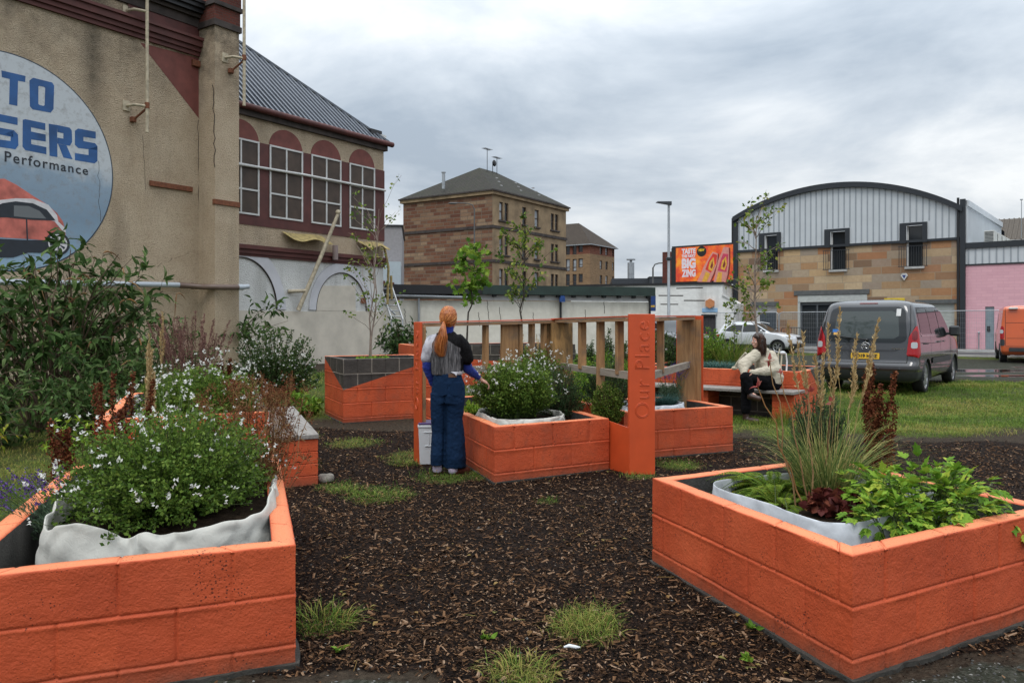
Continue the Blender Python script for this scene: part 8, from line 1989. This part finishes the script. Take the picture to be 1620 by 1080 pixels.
def T_lobed():
    o_ = [(0, 0), (.20, .18), (.30, .42), (.19, .46), (.27, .72), (.13, .72), (0, 1.0)]; P_ = o_+[(-x, y) for x, y in o_[1:-1]][::-1]; n = len(P_)
    V = np.array([(x, y, .10*abs(x)*2-.16*y*y) for x, y in P_]+[(0, .45, -.05)]); return V, [np.array([(i, (i+1) % n, n) for i in range(n)])]
lime_plant('bushy lime green plant with lobed leaves overhanging the nearest right planter', (2.20, 4.24, .52), (.46, .38, .24), .34, 92, .074)
lime_plant('lime green shoots hanging over the corner rim of the nearest right planter', (1.90, 4.00, .52), (.20, .14, .10), .40, 18, .066)
def red_stems():
    t_ = [((1.72, 4.55, .3), (1.60, 4.75, 1.20)), ((1.72, 4.55, .3), (1.72, 4.62, 1.10)), ((1.70, 4.50, .3), (1.42, 4.6, 1.13)), ((1.66, 4.6, .3), (1.52, 4.7, 1.28)), ((1.74, 4.6, .3), (1.93, 4.8, 1.02))]
    b_ = np.array([a for a, c in t_]); e = np.array([c for a, c in t_]); P_ = stems(b_, e, 8, .03, .03); k = 6; tp = np.repeat(e, k, 0)
    return plant('rose_stems', 'bare reddish stems tipped with pink leaves rising from the nearest right planter', 'shrub', (1.7, 4.55, .3), [('stem', tubes(P_, np.linspace(.006, .003, 8)[None]*np.ones((5, 1)), 0, 5), [L_BROWN]), ('foliage', leaves(T_leaf(.22, .35, .05), tp, unit(RNG.normal(size=tp.shape)*.6+np.array([0, 0, .7])), .055*RNG.uniform(.5, 1.1, len(tp))), [L_PINK])])
red_stems()

# ---------------- young trees
def tree(name, label, base, h, lean, crown, nb, leaf, tmpl, mat, bark, r0, nl, t0=.3, cr=.5, group='young trees in the planters', up=.5, trunks=1, sub=4):
    base = np.array(base, float); top = base+np.array([lean[0], lean[1], h]); n = trunks; R = thing(name, label, 'tree', tuple(base), 0, group)
    T_ = stems(base[None]+RNG.normal(size=(n, 3))*np.array([.03, .03, 0]), top[None]+RNG.normal(size=(n, 3))*np.array([.12, .12, .1])*(n > 1), 10, .0, .022)
    rad = np.linspace(r0, r0*.22, 10)[None]*np.ones((n, 1)); link('trunk', mesh_np('trunk', [(c[0]-base, c[1], c[2], c[3]) for c in tubes(T_, rad, 0, 7)], [bark], True), R)
    p, t_, q_ = along(T_, nb, t0, .98); m_ = len(p); a = RNG.random(m_)*2*pi; L = crown*(1.05-.65*np.abs(q_-.55))*RNG.uniform(.5, 1.1, m_); e = p+np.stack([np.cos(a)*L, np.sin(a)*L, L*up*RNG.uniform(.5, 1.6, m_)], 1)
    B = stems(p, e, 5, .08, .05); p2, t2, q2 = along(B, sub, .3, 1.0); m2 = len(p2); l2 = crown*.32*RNG.uniform(.4, 1.1, m2)[:, None]; e2 = p2+unit(t2+RNG.normal(size=(m2, 3))*.7)*l2; B2 = stems(p2, e2, 3, .05, .05)
    p3, t3, q3 = along(B2, nl, .15, 1.0); k = len(p3); lv = leaves(tmpl, p3+RNG.normal(size=p3.shape)*leaf*.3, unit(RNG.normal(size=(k, 3))*.8+t3*.4-np.array([0, 0, .35])), leaf*RNG.uniform(.6, 1.2, k), None)
    o_ = [(c[0]-base, c[1], c[2], c[3]) for c in lv]; link('crown', mesh_np('crown', o_, [mat]), R)
    o_ = [(c[0]-base, c[1], c[2], c[3]) for c in tubes(B, np.linspace(r0*.3, r0*.12, 5)[None]*np.ones((m_, 1)), 0, 4)+tubes(B2, np.full((m2, 3), r0*.07))]; link('branches', mesh_np('branches', o_, [bark]), R)
    return R
def xz(px, py, D): return (X(px, D), D, EH-(py-H0)/F*D)
b_ = xz(585, 566, 12.75); tree('birch_tree', 'thin pale birch in the tall planter with the dark triangle', (b_[0], 12.75, .86), 2.25, (.18, 0), .55, 16, .055, T_leaf(.36, .15, .04), L_BIR, BIRK, .016, 4, .05, trunks=2, up=1.1, sub=3)
b_ = xz(739, 545, 18.3); tree('maple_sapling', 'bright green maple sapling standing up beyond the first timber screen', (b_[0], 18.3, .9), 2.45, (.18, 0), .42, 26, .17, T_maple(), L_GRN, BARK, .025, 3, .42, up=.35, sub=3)
b_ = xz(828, 545, 18.6); tree('birch_tree', 'slender birch beyond the first timber screen, right of the maple sapling', (b_[0], 18.6, .9), 2.75, (.05, 0), .62, 34, .10, T_leaf(.36, .15, .04), L_BIR, BARK, .026, 5, .28, up=.9)
b_ = xz(1199, 560, 14.2); tree('birch_tree', 'slender birch rising behind the seated person', (b_[0], 14.2, .66), 2.75, (-.03, 0), .52, 30, .075, T_leaf(.38, .15, .04), L_BIR, BIRK, .028, 4, .28, up=.8)
tree('birch_sapling', 'leafy whip of a sapling left of the seated person', (X(1160, 15.0), 15.0, .5), 1.4, (.02, 0), .25, 14, .06, T_leaf(.38, .15, .04), L_BIR, BARK, .012, 3, .2, up=.8)
# dark row of weeds and stalks before the shed
for i, (px_, D_, h_) in enumerate(((930, 21, .95), (960, 21.5, 1.15), (985, 20.5, .95), (770, 22, .7), (870, 23, .8), (905, 22.5, .7))):
    fine_bush('tall_weed', ['tall weed stalk against the shed, left of the wide post', 'tallest dark weed against the shed beside the wide post', 'weed half hidden by the wide post', 'weed behind the maple sapling', 'weed behind the joint of the screens', 'weed just right of the screen joint'][i],
              (X(px_, D_), D_, .1+h_*.55), (.22, .25, h_*.6), .1, 60, 30, .07, L_DARK, T_leaf(.16, .2, .05), cat='weed', group='tall weeds before the shed', br=.8)

# ================================================================ CLOTH BAGS IN THE PLANTERS
def cloth_mat(name, c, st=.4):
    m, t, b = nm(name); n = noise(t, 3.5, 6, .65); n2 = noise(t, 400, 2); t.links.new(ramp(t, n.outputs[0], [(.3, tuple(x*.72 for x in c)), (.65, c)]), b.inputs['Base Color']); b.inputs['Roughness'].default_value = .75
    bump(t, b, M_(t, 'ADD', M_(t, 'MULTIPLY', n2.outputs[0], .1), M_(t, 'MULTIPLY', noise(t, 22, 4, .6, dist=1.2).outputs[0], .8)), st, .012); return m
CLG = cloth_mat('grey_white_cloth', (.56, .55, .50)); CLW = cloth_mat('white_liner', (.66, .69, .73), .2); GRNP = plain('green_strap', (.01, .11, .07), .5)
def bag(label, poly, z0, z1, mat, soil_z, wr=.02, rim=.03, bulge=.04, rnd=.35, green=None, seed=3, lean=0):
    """soft open bag following a rounded polygon"""
    P_ = [Vector(p) for p in poly]; n = len(P_); pts = []
    for i in range(n):
        a, b_, c = P_[i-1], P_[i], P_[(i+1) % n]; p0 = b_.lerp(a, rnd); p1 = b_.lerp(c, rnd)
        for k in range(24): t_ = k/24; pts.append((p0*(1-t_)**2+b_*2*t_*(1-t_)+p1*t_*t_))
        q0, q1 = p1, c.lerp(b_, rnd)
        for k in range(40): pts.append(q0.lerp(q1, k/40))
    pts = np.array([(p.x, p.y) for p in pts]); m_ = len(pts); c = pts.mean(0); tg = np.roll(pts, -1, 0)-np.roll(pts, 1, 0); nr = unit(np.stack([tg[:, 1], -tg[:, 0]], 1)); 
    if ((pts-c)*nr).sum() < 0: nr = -nr
    rows = []; prof = [(0, 0), (.08, .4), (.16, .65), (.25, .85), (.34, .95), (.43, 1.0), (.52, .96), (.61, .88), (.70, .78), (.78, .66), (.86, .5), (.93, .38), (.98, .26), (1.0, .12), (.992, 0), (.95, -.08), (.85, -.14), (.7, -.2)]
    for i, (f_, o_) in enumerate(prof):
        z = z0+(z1-z0)*f_; P3_ = np.stack([pts[:, 0], pts[:, 1], np.full(m_, z)], 1); Pd = P3_+.05*vnoise(P3_, 9, seed+7)[:, None]; w_ = vnoise(P3_*np.array([1, 1, 1.6]), 6, seed)*wr-(1-np.abs(vnoise(Pd*np.array([1, 1, 2.4]), 8, seed+1)))**5*wr*1.1-(1-np.abs(vnoise(Pd*np.array([1, 1, .5]), 11, seed+4)))**6*wr*.9+wr*.5
        rz_ = (vnoise(np.stack([pts[:, 0], pts[:, 1], pts[:, 0]*0], 1), 2.6, seed+2)*rim+vnoise(np.stack([pts[:, 0], pts[:, 1], pts[:, 0]*0], 1), 11, seed+3)*rim*.35)*f_
        q2 = pts+nr*(o_*bulge+w_)[:, None]; rows.append(np.stack([q2[:, 0], q2[:, 1], z+rz_], 1))
    V = np.concatenate(rows); R_ = len(rows); i = np.arange(R_-1)[:, None]; j = np.arange(m_)[None]; Fq = np.stack([(i*m_+j).ravel(), (i*m_+(j+1) % m_).ravel(), ((i+1)*m_+(j+1) % m_).ravel(), ((i+1)*m_+j).ravel()], 1)
    org = np.array([c[0], c[1], z0]); R = thing('planting_bag', label, 'planting bag', tuple(org)); cm_ = link('cloth', mesh_np('cloth', [(V-org, Fq, 0)], [mat], True), R)
    sm = cm_.modifiers.new('s', 'SUBSURF'); sm.levels = sm.render_levels = 1; freeze(cm_)
    inn = pts-nr*.012; V = np.concatenate([np.stack([inn[:, 0], inn[:, 1], np.full(m_, soil_z)], 1), [[c[0], c[1], soil_z+.03]]]); link('soil', mesh_np('soil', [(V-org, np.stack([np.arange(m_), (np.arange(m_)+1) % m_, np.full(m_, m_)], 1), 0)], [SOIL], True), R)
    if green:
        mb = MB()
        for (a, b_) in green:
            idx = [k % m_ for k in range(a, b_)]; VV = []
            for k in idx: x_, y_ = pts[k]+nr[k]*.03; VV += [(x_-c[0], y_-c[1], -.08), (x_-c[0]+.01, y_-c[1], .035)]
            mb.add(VV, [(2*k, 2*k+2, 2*k+3, 2*k+1) for k in range(len(idx)-1)], 0, True)
        mb.build('green_strap', GRNP, R)
    return R
bag('grey white cloth planting bag wrapping the sage in the nearest left planter', [(-2.12, 3.42), (-1.15, 3.74), (-1.58, 5.35), (-2.52, 5.0)], .24, .585, CLG, .50, .018, .075, .045, .36, [(0, 30), (50, 84)])
bag('smooth white liner with straight sides in the nearest right planter', [(1.58, 3.86), (2.52, 4.36), (2.12, 5.42), (1.16, 4.90)], .20, .52, CLW, .42, .005, .010, .015, .22, None, 9)
bag('crumpled grey cloth planting bag in the middle planter', [(-.14, 7.70), (.55, 8.02), (.42, 9.0), (-.42, 8.75)], .38, .56, CLG, .48, .016, .022, .03, .3, None, 13)
bag('white cloth planting bag holding blue fescue right of the wide sign post', [(1.32, 9.02), (2.08, 9.38), (1.98, 10.1), (1.15, 9.75)], .38, .55, CLW, .46, .016, .022, .03, .3, None, 17)
bag('white cloth planting bag among the sage in the second planter', [(-3.35, 7.05), (-2.62, 7.42), (-3.0, 8.6), (-3.85, 8.3)], .42, .66, CLW, .55, .014, .02, .03, .3, None, 21)
# scrunched carrier bag corner at the planter wall
mb = MB(); mb.ball((0, 0, 0), (.05, .04, .07), 0, 22, 16); R = link('plastic_bag', mb.mesh('plastic_bag', [plain('cloudy_plastic', (.40, .46, .50), .3, var=.2)]), None, (-1.16, 3.92, .36))
V = np.zeros(len(R.data.vertices)*3, np.float32); R.data.vertices.foreach_get('co', V); V = V.reshape(-1, 3); V = V*(1+.35*vnoise(V, 45, 5)+.2*vnoise(V, 110, 6))[:, None]; R.data.vertices.foreach_set('co', V.ravel()); tag(R, 'scrunched cloudy plastic bag tucked beside the grey cloth bag', 'plastic bag')
for k, (x_, y_, z_, s_) in enumerate(((-.42, 8.6, .45, .10), (-.62, 9.3, .44, .12), (.85, 8.9, .44, .09))):
    mb = MB(); mb.ball((0, 0, 0), (s_, s_*.8, s_*.55), 0, 16, 10); R = link('rock', mb.mesh('rock', [plain('grey_rock', (.20, .19, .17), .85, var=.3, scale=18, bs=.5)]), None, (x_, y_, z_))
    V = np.zeros(len(R.data.vertices)*3, np.float32); R.data.vertices.foreach_get('co', V); V = V.reshape(-1, 3); V = V*(1+.25*vnoise(V, 12, 30+k))[:, None]; R.data.vertices.foreach_set('co', V.ravel())
    tag(R, ['grey rock nearest the cloth bag in the middle planter', 'grey rock farther along the middle planter by the left wall', 'grey rock near the rounded bush by the sign post'][k], 'rock', 'rocks in the middle planter')

# ================================================================ GROUND COVER
pls = [PR, P1, P2, P3, P4, P5, P6, P7]
def inside(p, poly, mg=.03):
    P_ = [Vector(v) for v in poly]; r = np.ones(len(p), bool)
    for i in range(4):
        a, b_ = P_[i], P_[(i+1) % 4]; d = (b_-a).normalized(); r &= ((p[:, 0]-a.x)*d.y-(p[:, 1]-a.y)*d.x) < mg
    return r
def hmap(x, y):
    p = np.stack([x, y, x*0], -1); return .10*sst(12.5, 17, y)+vnoise(p, 1.1, 11)*.010+vnoise(p, 4.3, 12)*.005
def scatter(n, x0, x1, d0, d1, rg=RNG):
    """points in the wedge the camera can see, denser near"""
    D = d0*(d1/d0)**rg.random(n); k = x0+(x1-x0)*rg.random(n); return np.stack([k*D, D], 1)
def keep_out(p):
    m_ = np.ones(len(p), bool)
    for pl_ in pls: m_ &= ~inside(p, pl_)
    return m_
# bark chips
p = scatter(210000, -.55, .72, 3.2, 12.5); m1, g1, v1, w1 = zones(p[:, 0], p[:, 1]); k = keep_out(p) & (RNG.random(len(p)) < np.clip(m1*(.72+.55*vnoise(np.stack([p[:, 0], p[:, 1], p[:, 0]*0], 1), 1.6, 90))+.02, 0, 1)); p = p[k]; n = len(p)
L = np.where(RNG.random(n) < .07, RNG.uniform(.025, .06, n), RNG.uniform(.006, .024, n))*np.clip(1+(p[:, 1]-5)*.04, .9, 1.3); Wd = np.minimum(L*RNG.uniform(.14, .6, n), .016)
az_ = RNG.random(n)*2*pi; til = RNG.normal(size=n)*.28; rol = RNG.normal(size=n)*.45
d = np.stack([np.cos(az_)*np.cos(til), np.sin(az_)*np.cos(til), np.sin(til)], 1); s_ = unit(np.cross(d, np.stack([RNG.normal(size=n)*.4, RNG.normal(size=n)*.4, np.ones(n)], 1))); c = np.stack([p[:, 0], p[:, 1], hmap(p[:, 0], p[:, 1])+.003+.010*RNG.random(n)], 1)
h = np.cross(s_, d)*(Wd*.25)[:, None]
Vc = np.stack([c-d*L[:, None]/2-s_*Wd[:, None]/2, c+d*L[:, None]/2-s_*Wd[:, None]*.3, c+d*L[:, None]*.45+s_*Wd[:, None]*.35, c-d*L[:, None]*.4+s_*Wd[:, None]/2, c-d*L[:, None]*.3+h, c+d*L[:, None]*.3+h], 1)
Fq4 = (np.arange(n)[:, None, None]*6+np.array([(0, 1, 5, 4), (4, 5, 2, 3)])[None]).reshape(-1, 4); Fq3 = (np.arange(n)[:, None, None]*6+np.array([(1, 2, 5), (3, 0, 4)])[None]).reshape(-1, 3)
rv = RNG.random(n); rv = np.where(L > .03, .45+.5*rv, rv*.97)
CHIP = foliage('bark_chip', [(.003, .002, .0015), (.005, .003, .002), (.008, .0045, .003), (.014, .008, .005), (.026, .014, .008), (.046, .024, .013), (.085, .046, .024), (.17, .09, .045), (.36, .26, .18)], .85, 0, .08)
ck = link('bark_chips', mesh_np('bark_chips', [(Vc.reshape(-1, 3), Fq4, 0, np.repeat(rv, 6)), (Vc.reshape(-1, 3), Fq3, 0, np.repeat(rv, 6))], [CHIP])); tag(ck, 'dark brown bark chips covering the ground between the planters', 'bark chips', None, 'stuff')
# fallen leaves and twigs lying on the bark
p = scatter(420, -.5, .7, 3.4, 11.5); m1, g1, v1, w1 = zones(p[:, 0], p[:, 1]); p = p[keep_out(p) & (m1 > .5)]; n = len(p); a = RNG.random(n)*2*pi; p = np.stack([p[:, 0], p[:, 1], hmap(p[:, 0], p[:, 1])+.014], 1)
fl_ = leaves(T_leaf(.32, .15, .10), p, np.stack([np.cos(a), np.sin(a), RNG.normal(size=n)*.12], 1), RNG.uniform(.012, .045, n), flat=.9); tw = np.stack([p[::3], p[::3]+np.stack([np.cos(a[::3]+1), np.sin(a[::3]+1), 0*a[::3]], 1)*RNG.uniform(.03, .12, len(a[::3]))[:, None]], 1)
tag(link('fallen_leaves', mesh_np('fallen_leaves', fl_+tubes(tw, np.full(tw.shape[:2], .0016)), [foliage('dead_leaf', [(.10, .05, .02), (.20, .11, .04), (.30, .20, .07), (.16, .17, .05)])])), 'fallen leaves and twigs lying on the bark', 'leaf litter', None, 'stuff')
# pale grit
p = scatter(14000, -.60, .72, 3.2, 9); k = keep_out(p); p = p[k]; m1, g1, v1, w1 = zones(p[:, 0], p[:, 1]); k = RNG.random(len(p)) < np.clip(v1+.05, 0, 1); p = p[k]; n = len(p)
r = RNG.uniform(.002, .008, n); c = np.stack([p[:, 0], p[:, 1], hmap(p[:, 0], p[:, 1])+.002], 1); oc = np.array([(1, 0, 0), (0, 1, 0), (-1, 0, 0), (0, -1, 0), (0, 0, .7)])
V = (c[:, None]+oc[None]*r[:, None, None]*(1+.4*RNG.normal(size=(n, 5, 1)))).reshape(-1, 3); Fq = (np.arange(n)[:, None, None]*5+np.array([(0, 1, 4), (1, 2, 4), (2, 3, 4), (3, 0, 4)])[None]).reshape(-1, 3)
tag(link('grit', mesh_np('grit', [(V, Fq, 0, np.repeat(RNG.random(n), 5))], [foliage('grit_stone', [(.05, .05, .048), (.12, .12, .115), (.24, .235, .22)], .8, 0)])), 'pale grit showing through at the edges of the bark', 'grit', None, 'stuff')
# grass
p = np.concatenate([scatter(420000, -.70, .76, 3.2, 24), scatter(160000, .22, .76, 9.5, 24), scatter(30000, -.7, .76, 24, 36)]); k = keep_out(p); p = p[k]; m1, g1, v1, w1 = zones(p[:, 0], p[:, 1]); far = p[:, 1] > 9
k = RNG.random(len(p)) < np.where(far, g1**1.5*np.clip(.75+.7*vnoise(np.stack([p[:, 0], p[:, 1], p[:, 0]*0], 1), 1.3, 78), .1, 1), g1**1.5); k &= ~((np.abs(p[:, 0]+.6) < .12) & (np.abs(p[:, 1]-7.97) < .1)); p = p[k]; n = len(p)
clump = vnoise(np.stack([p[:, 0], p[:, 1], p[:, 0]*0], 1), 2.2, 77)
hh = (.022+.040*RNG.random(n)+.10*np.clip(clump, 0, 1)**1.3)*np.clip(.85+p[:, 1]*.022, 1, 1.5); ww = .0028*np.clip(p[:, 1]/5, 1, 4.2)
gr_ = blades(np.stack([p[:, 0], p[:, 1], hmap(p[:, 0], p[:, 1])], 1), hh, ww, RNG.uniform(.3, 1.3, n), seg=2, rnd=np.clip(RNG.random(n)*.6+.20+.45*vnoise(np.stack([p[:, 0], p[:, 1], p[:, 0]*0], 1), .9, 79)*(.4+RNG.random(n)), 0, 1))
tag(link('grass', mesh_np('grass', gr_, [L_GRASS])), 'short rough grass on the lawn and in patches through the bark', 'grass', None, 'stuff')
# individual coarse tufts and seedlings on the bark
for i, (px_, py_, h_, n_, lab) in enumerate(((512, 985, .15, 170, 'grass tuft in the bark by the corner of the nearest left planter'), (930, 995, .12, 150, 'grass tuft in the bark toward the nearest right planter'), (822, 1066, .12, 110, 'grass tuft at the bottom edge of the photo'),
      (600, 788, .11, 260, 'wide grass tuft in the bark left of the standing person'), (775, 752, .11, 170, 'grass tuft at the foot of the middle planter corner'), (550, 778, .09, 160, 'grass tuft in the bark near the left bench'), (1075, 742, .10, 150, 'grass tuft between the wide post and the nearest right planter'), (640, 735, .10, 170, 'grass tuft before the white tub'))):
    gx, gy = gpt(px_, py_); tuft('grass_tuft', lab, (gx, gy, 0), n_, h_*.8, .0040, L_GRASS, 1.35, .17 if n_ < 200 else .30, z0=0.0, group='grass tufts in the bark')
for i, (px_, py_) in enumerate(((772, 1012), (535, 1030), (1190, 995), (1183, 1045))):
    gx, gy = gpt(px_, py_); n_ = 14; a = RNG.random(n_)*2*pi
    plant('seedling', ['green seedling in the middle of the bark', 'small seedling near the nearest left planter', 'seedling against the nearest right planter wall', 'tiny seedling below the nearest right planter wall'][i], 'seedling', (gx, gy, 0), [('foliage', leaves(T_leaf(.26, .25, .05), np.tile([gx, gy, .008], (n_, 1))+RNG.normal(size=(n_, 3))*np.array([.006, .006, .003]), np.stack([np.cos(a), np.sin(a), .25+.5*RNG.random(n_)], 1), RNG.uniform(.022, .05, n_)), [L_GRN])], 'seedlings in the bark')
mb = MB(); mb.tube([(-.035, 0, .008), (-.01, .006, .012), (.02, -.004, .010), (.04, .004, .006)], [.004, .009, .008, .003], 7); gx, gy = gpt(904, 1030); o_ = link('paper_scrap', mb.mesh('paper_scrap', [WPLA]), None, (gx, gy, .012)); tag(o_, 'scrap of twisted white paper on the bark', 'litter')
for i, (px_, py_) in enumerate(((515, 762), (898, 741), (912, 744))):
    gx, gy = gpt(px_, py_); mb = MB(); mb.ball((0, 0, .03), (.07, .05, .05), 0, 14, 9); R = link('stone', mb.mesh('stone', [plain('pale_stone', (.24, .22, .19), .9, var=.3, scale=20, bs=.6)]), None, (gx, gy, 0)); V = np.zeros(len(R.data.vertices)*3, np.float32); R.data.vertices.foreach_get('co', V); V = V.reshape(-1, 3); V = V*(1+.3*vnoise(V, 16, 60+i))[:, None]; R.data.vertices.foreach_set('co', V.ravel())
    tag(R, ['pale stone beside the left bench support', 'pale stone at the middle planter foot', 'pale stone against the side of the sign post'][i], 'stone')
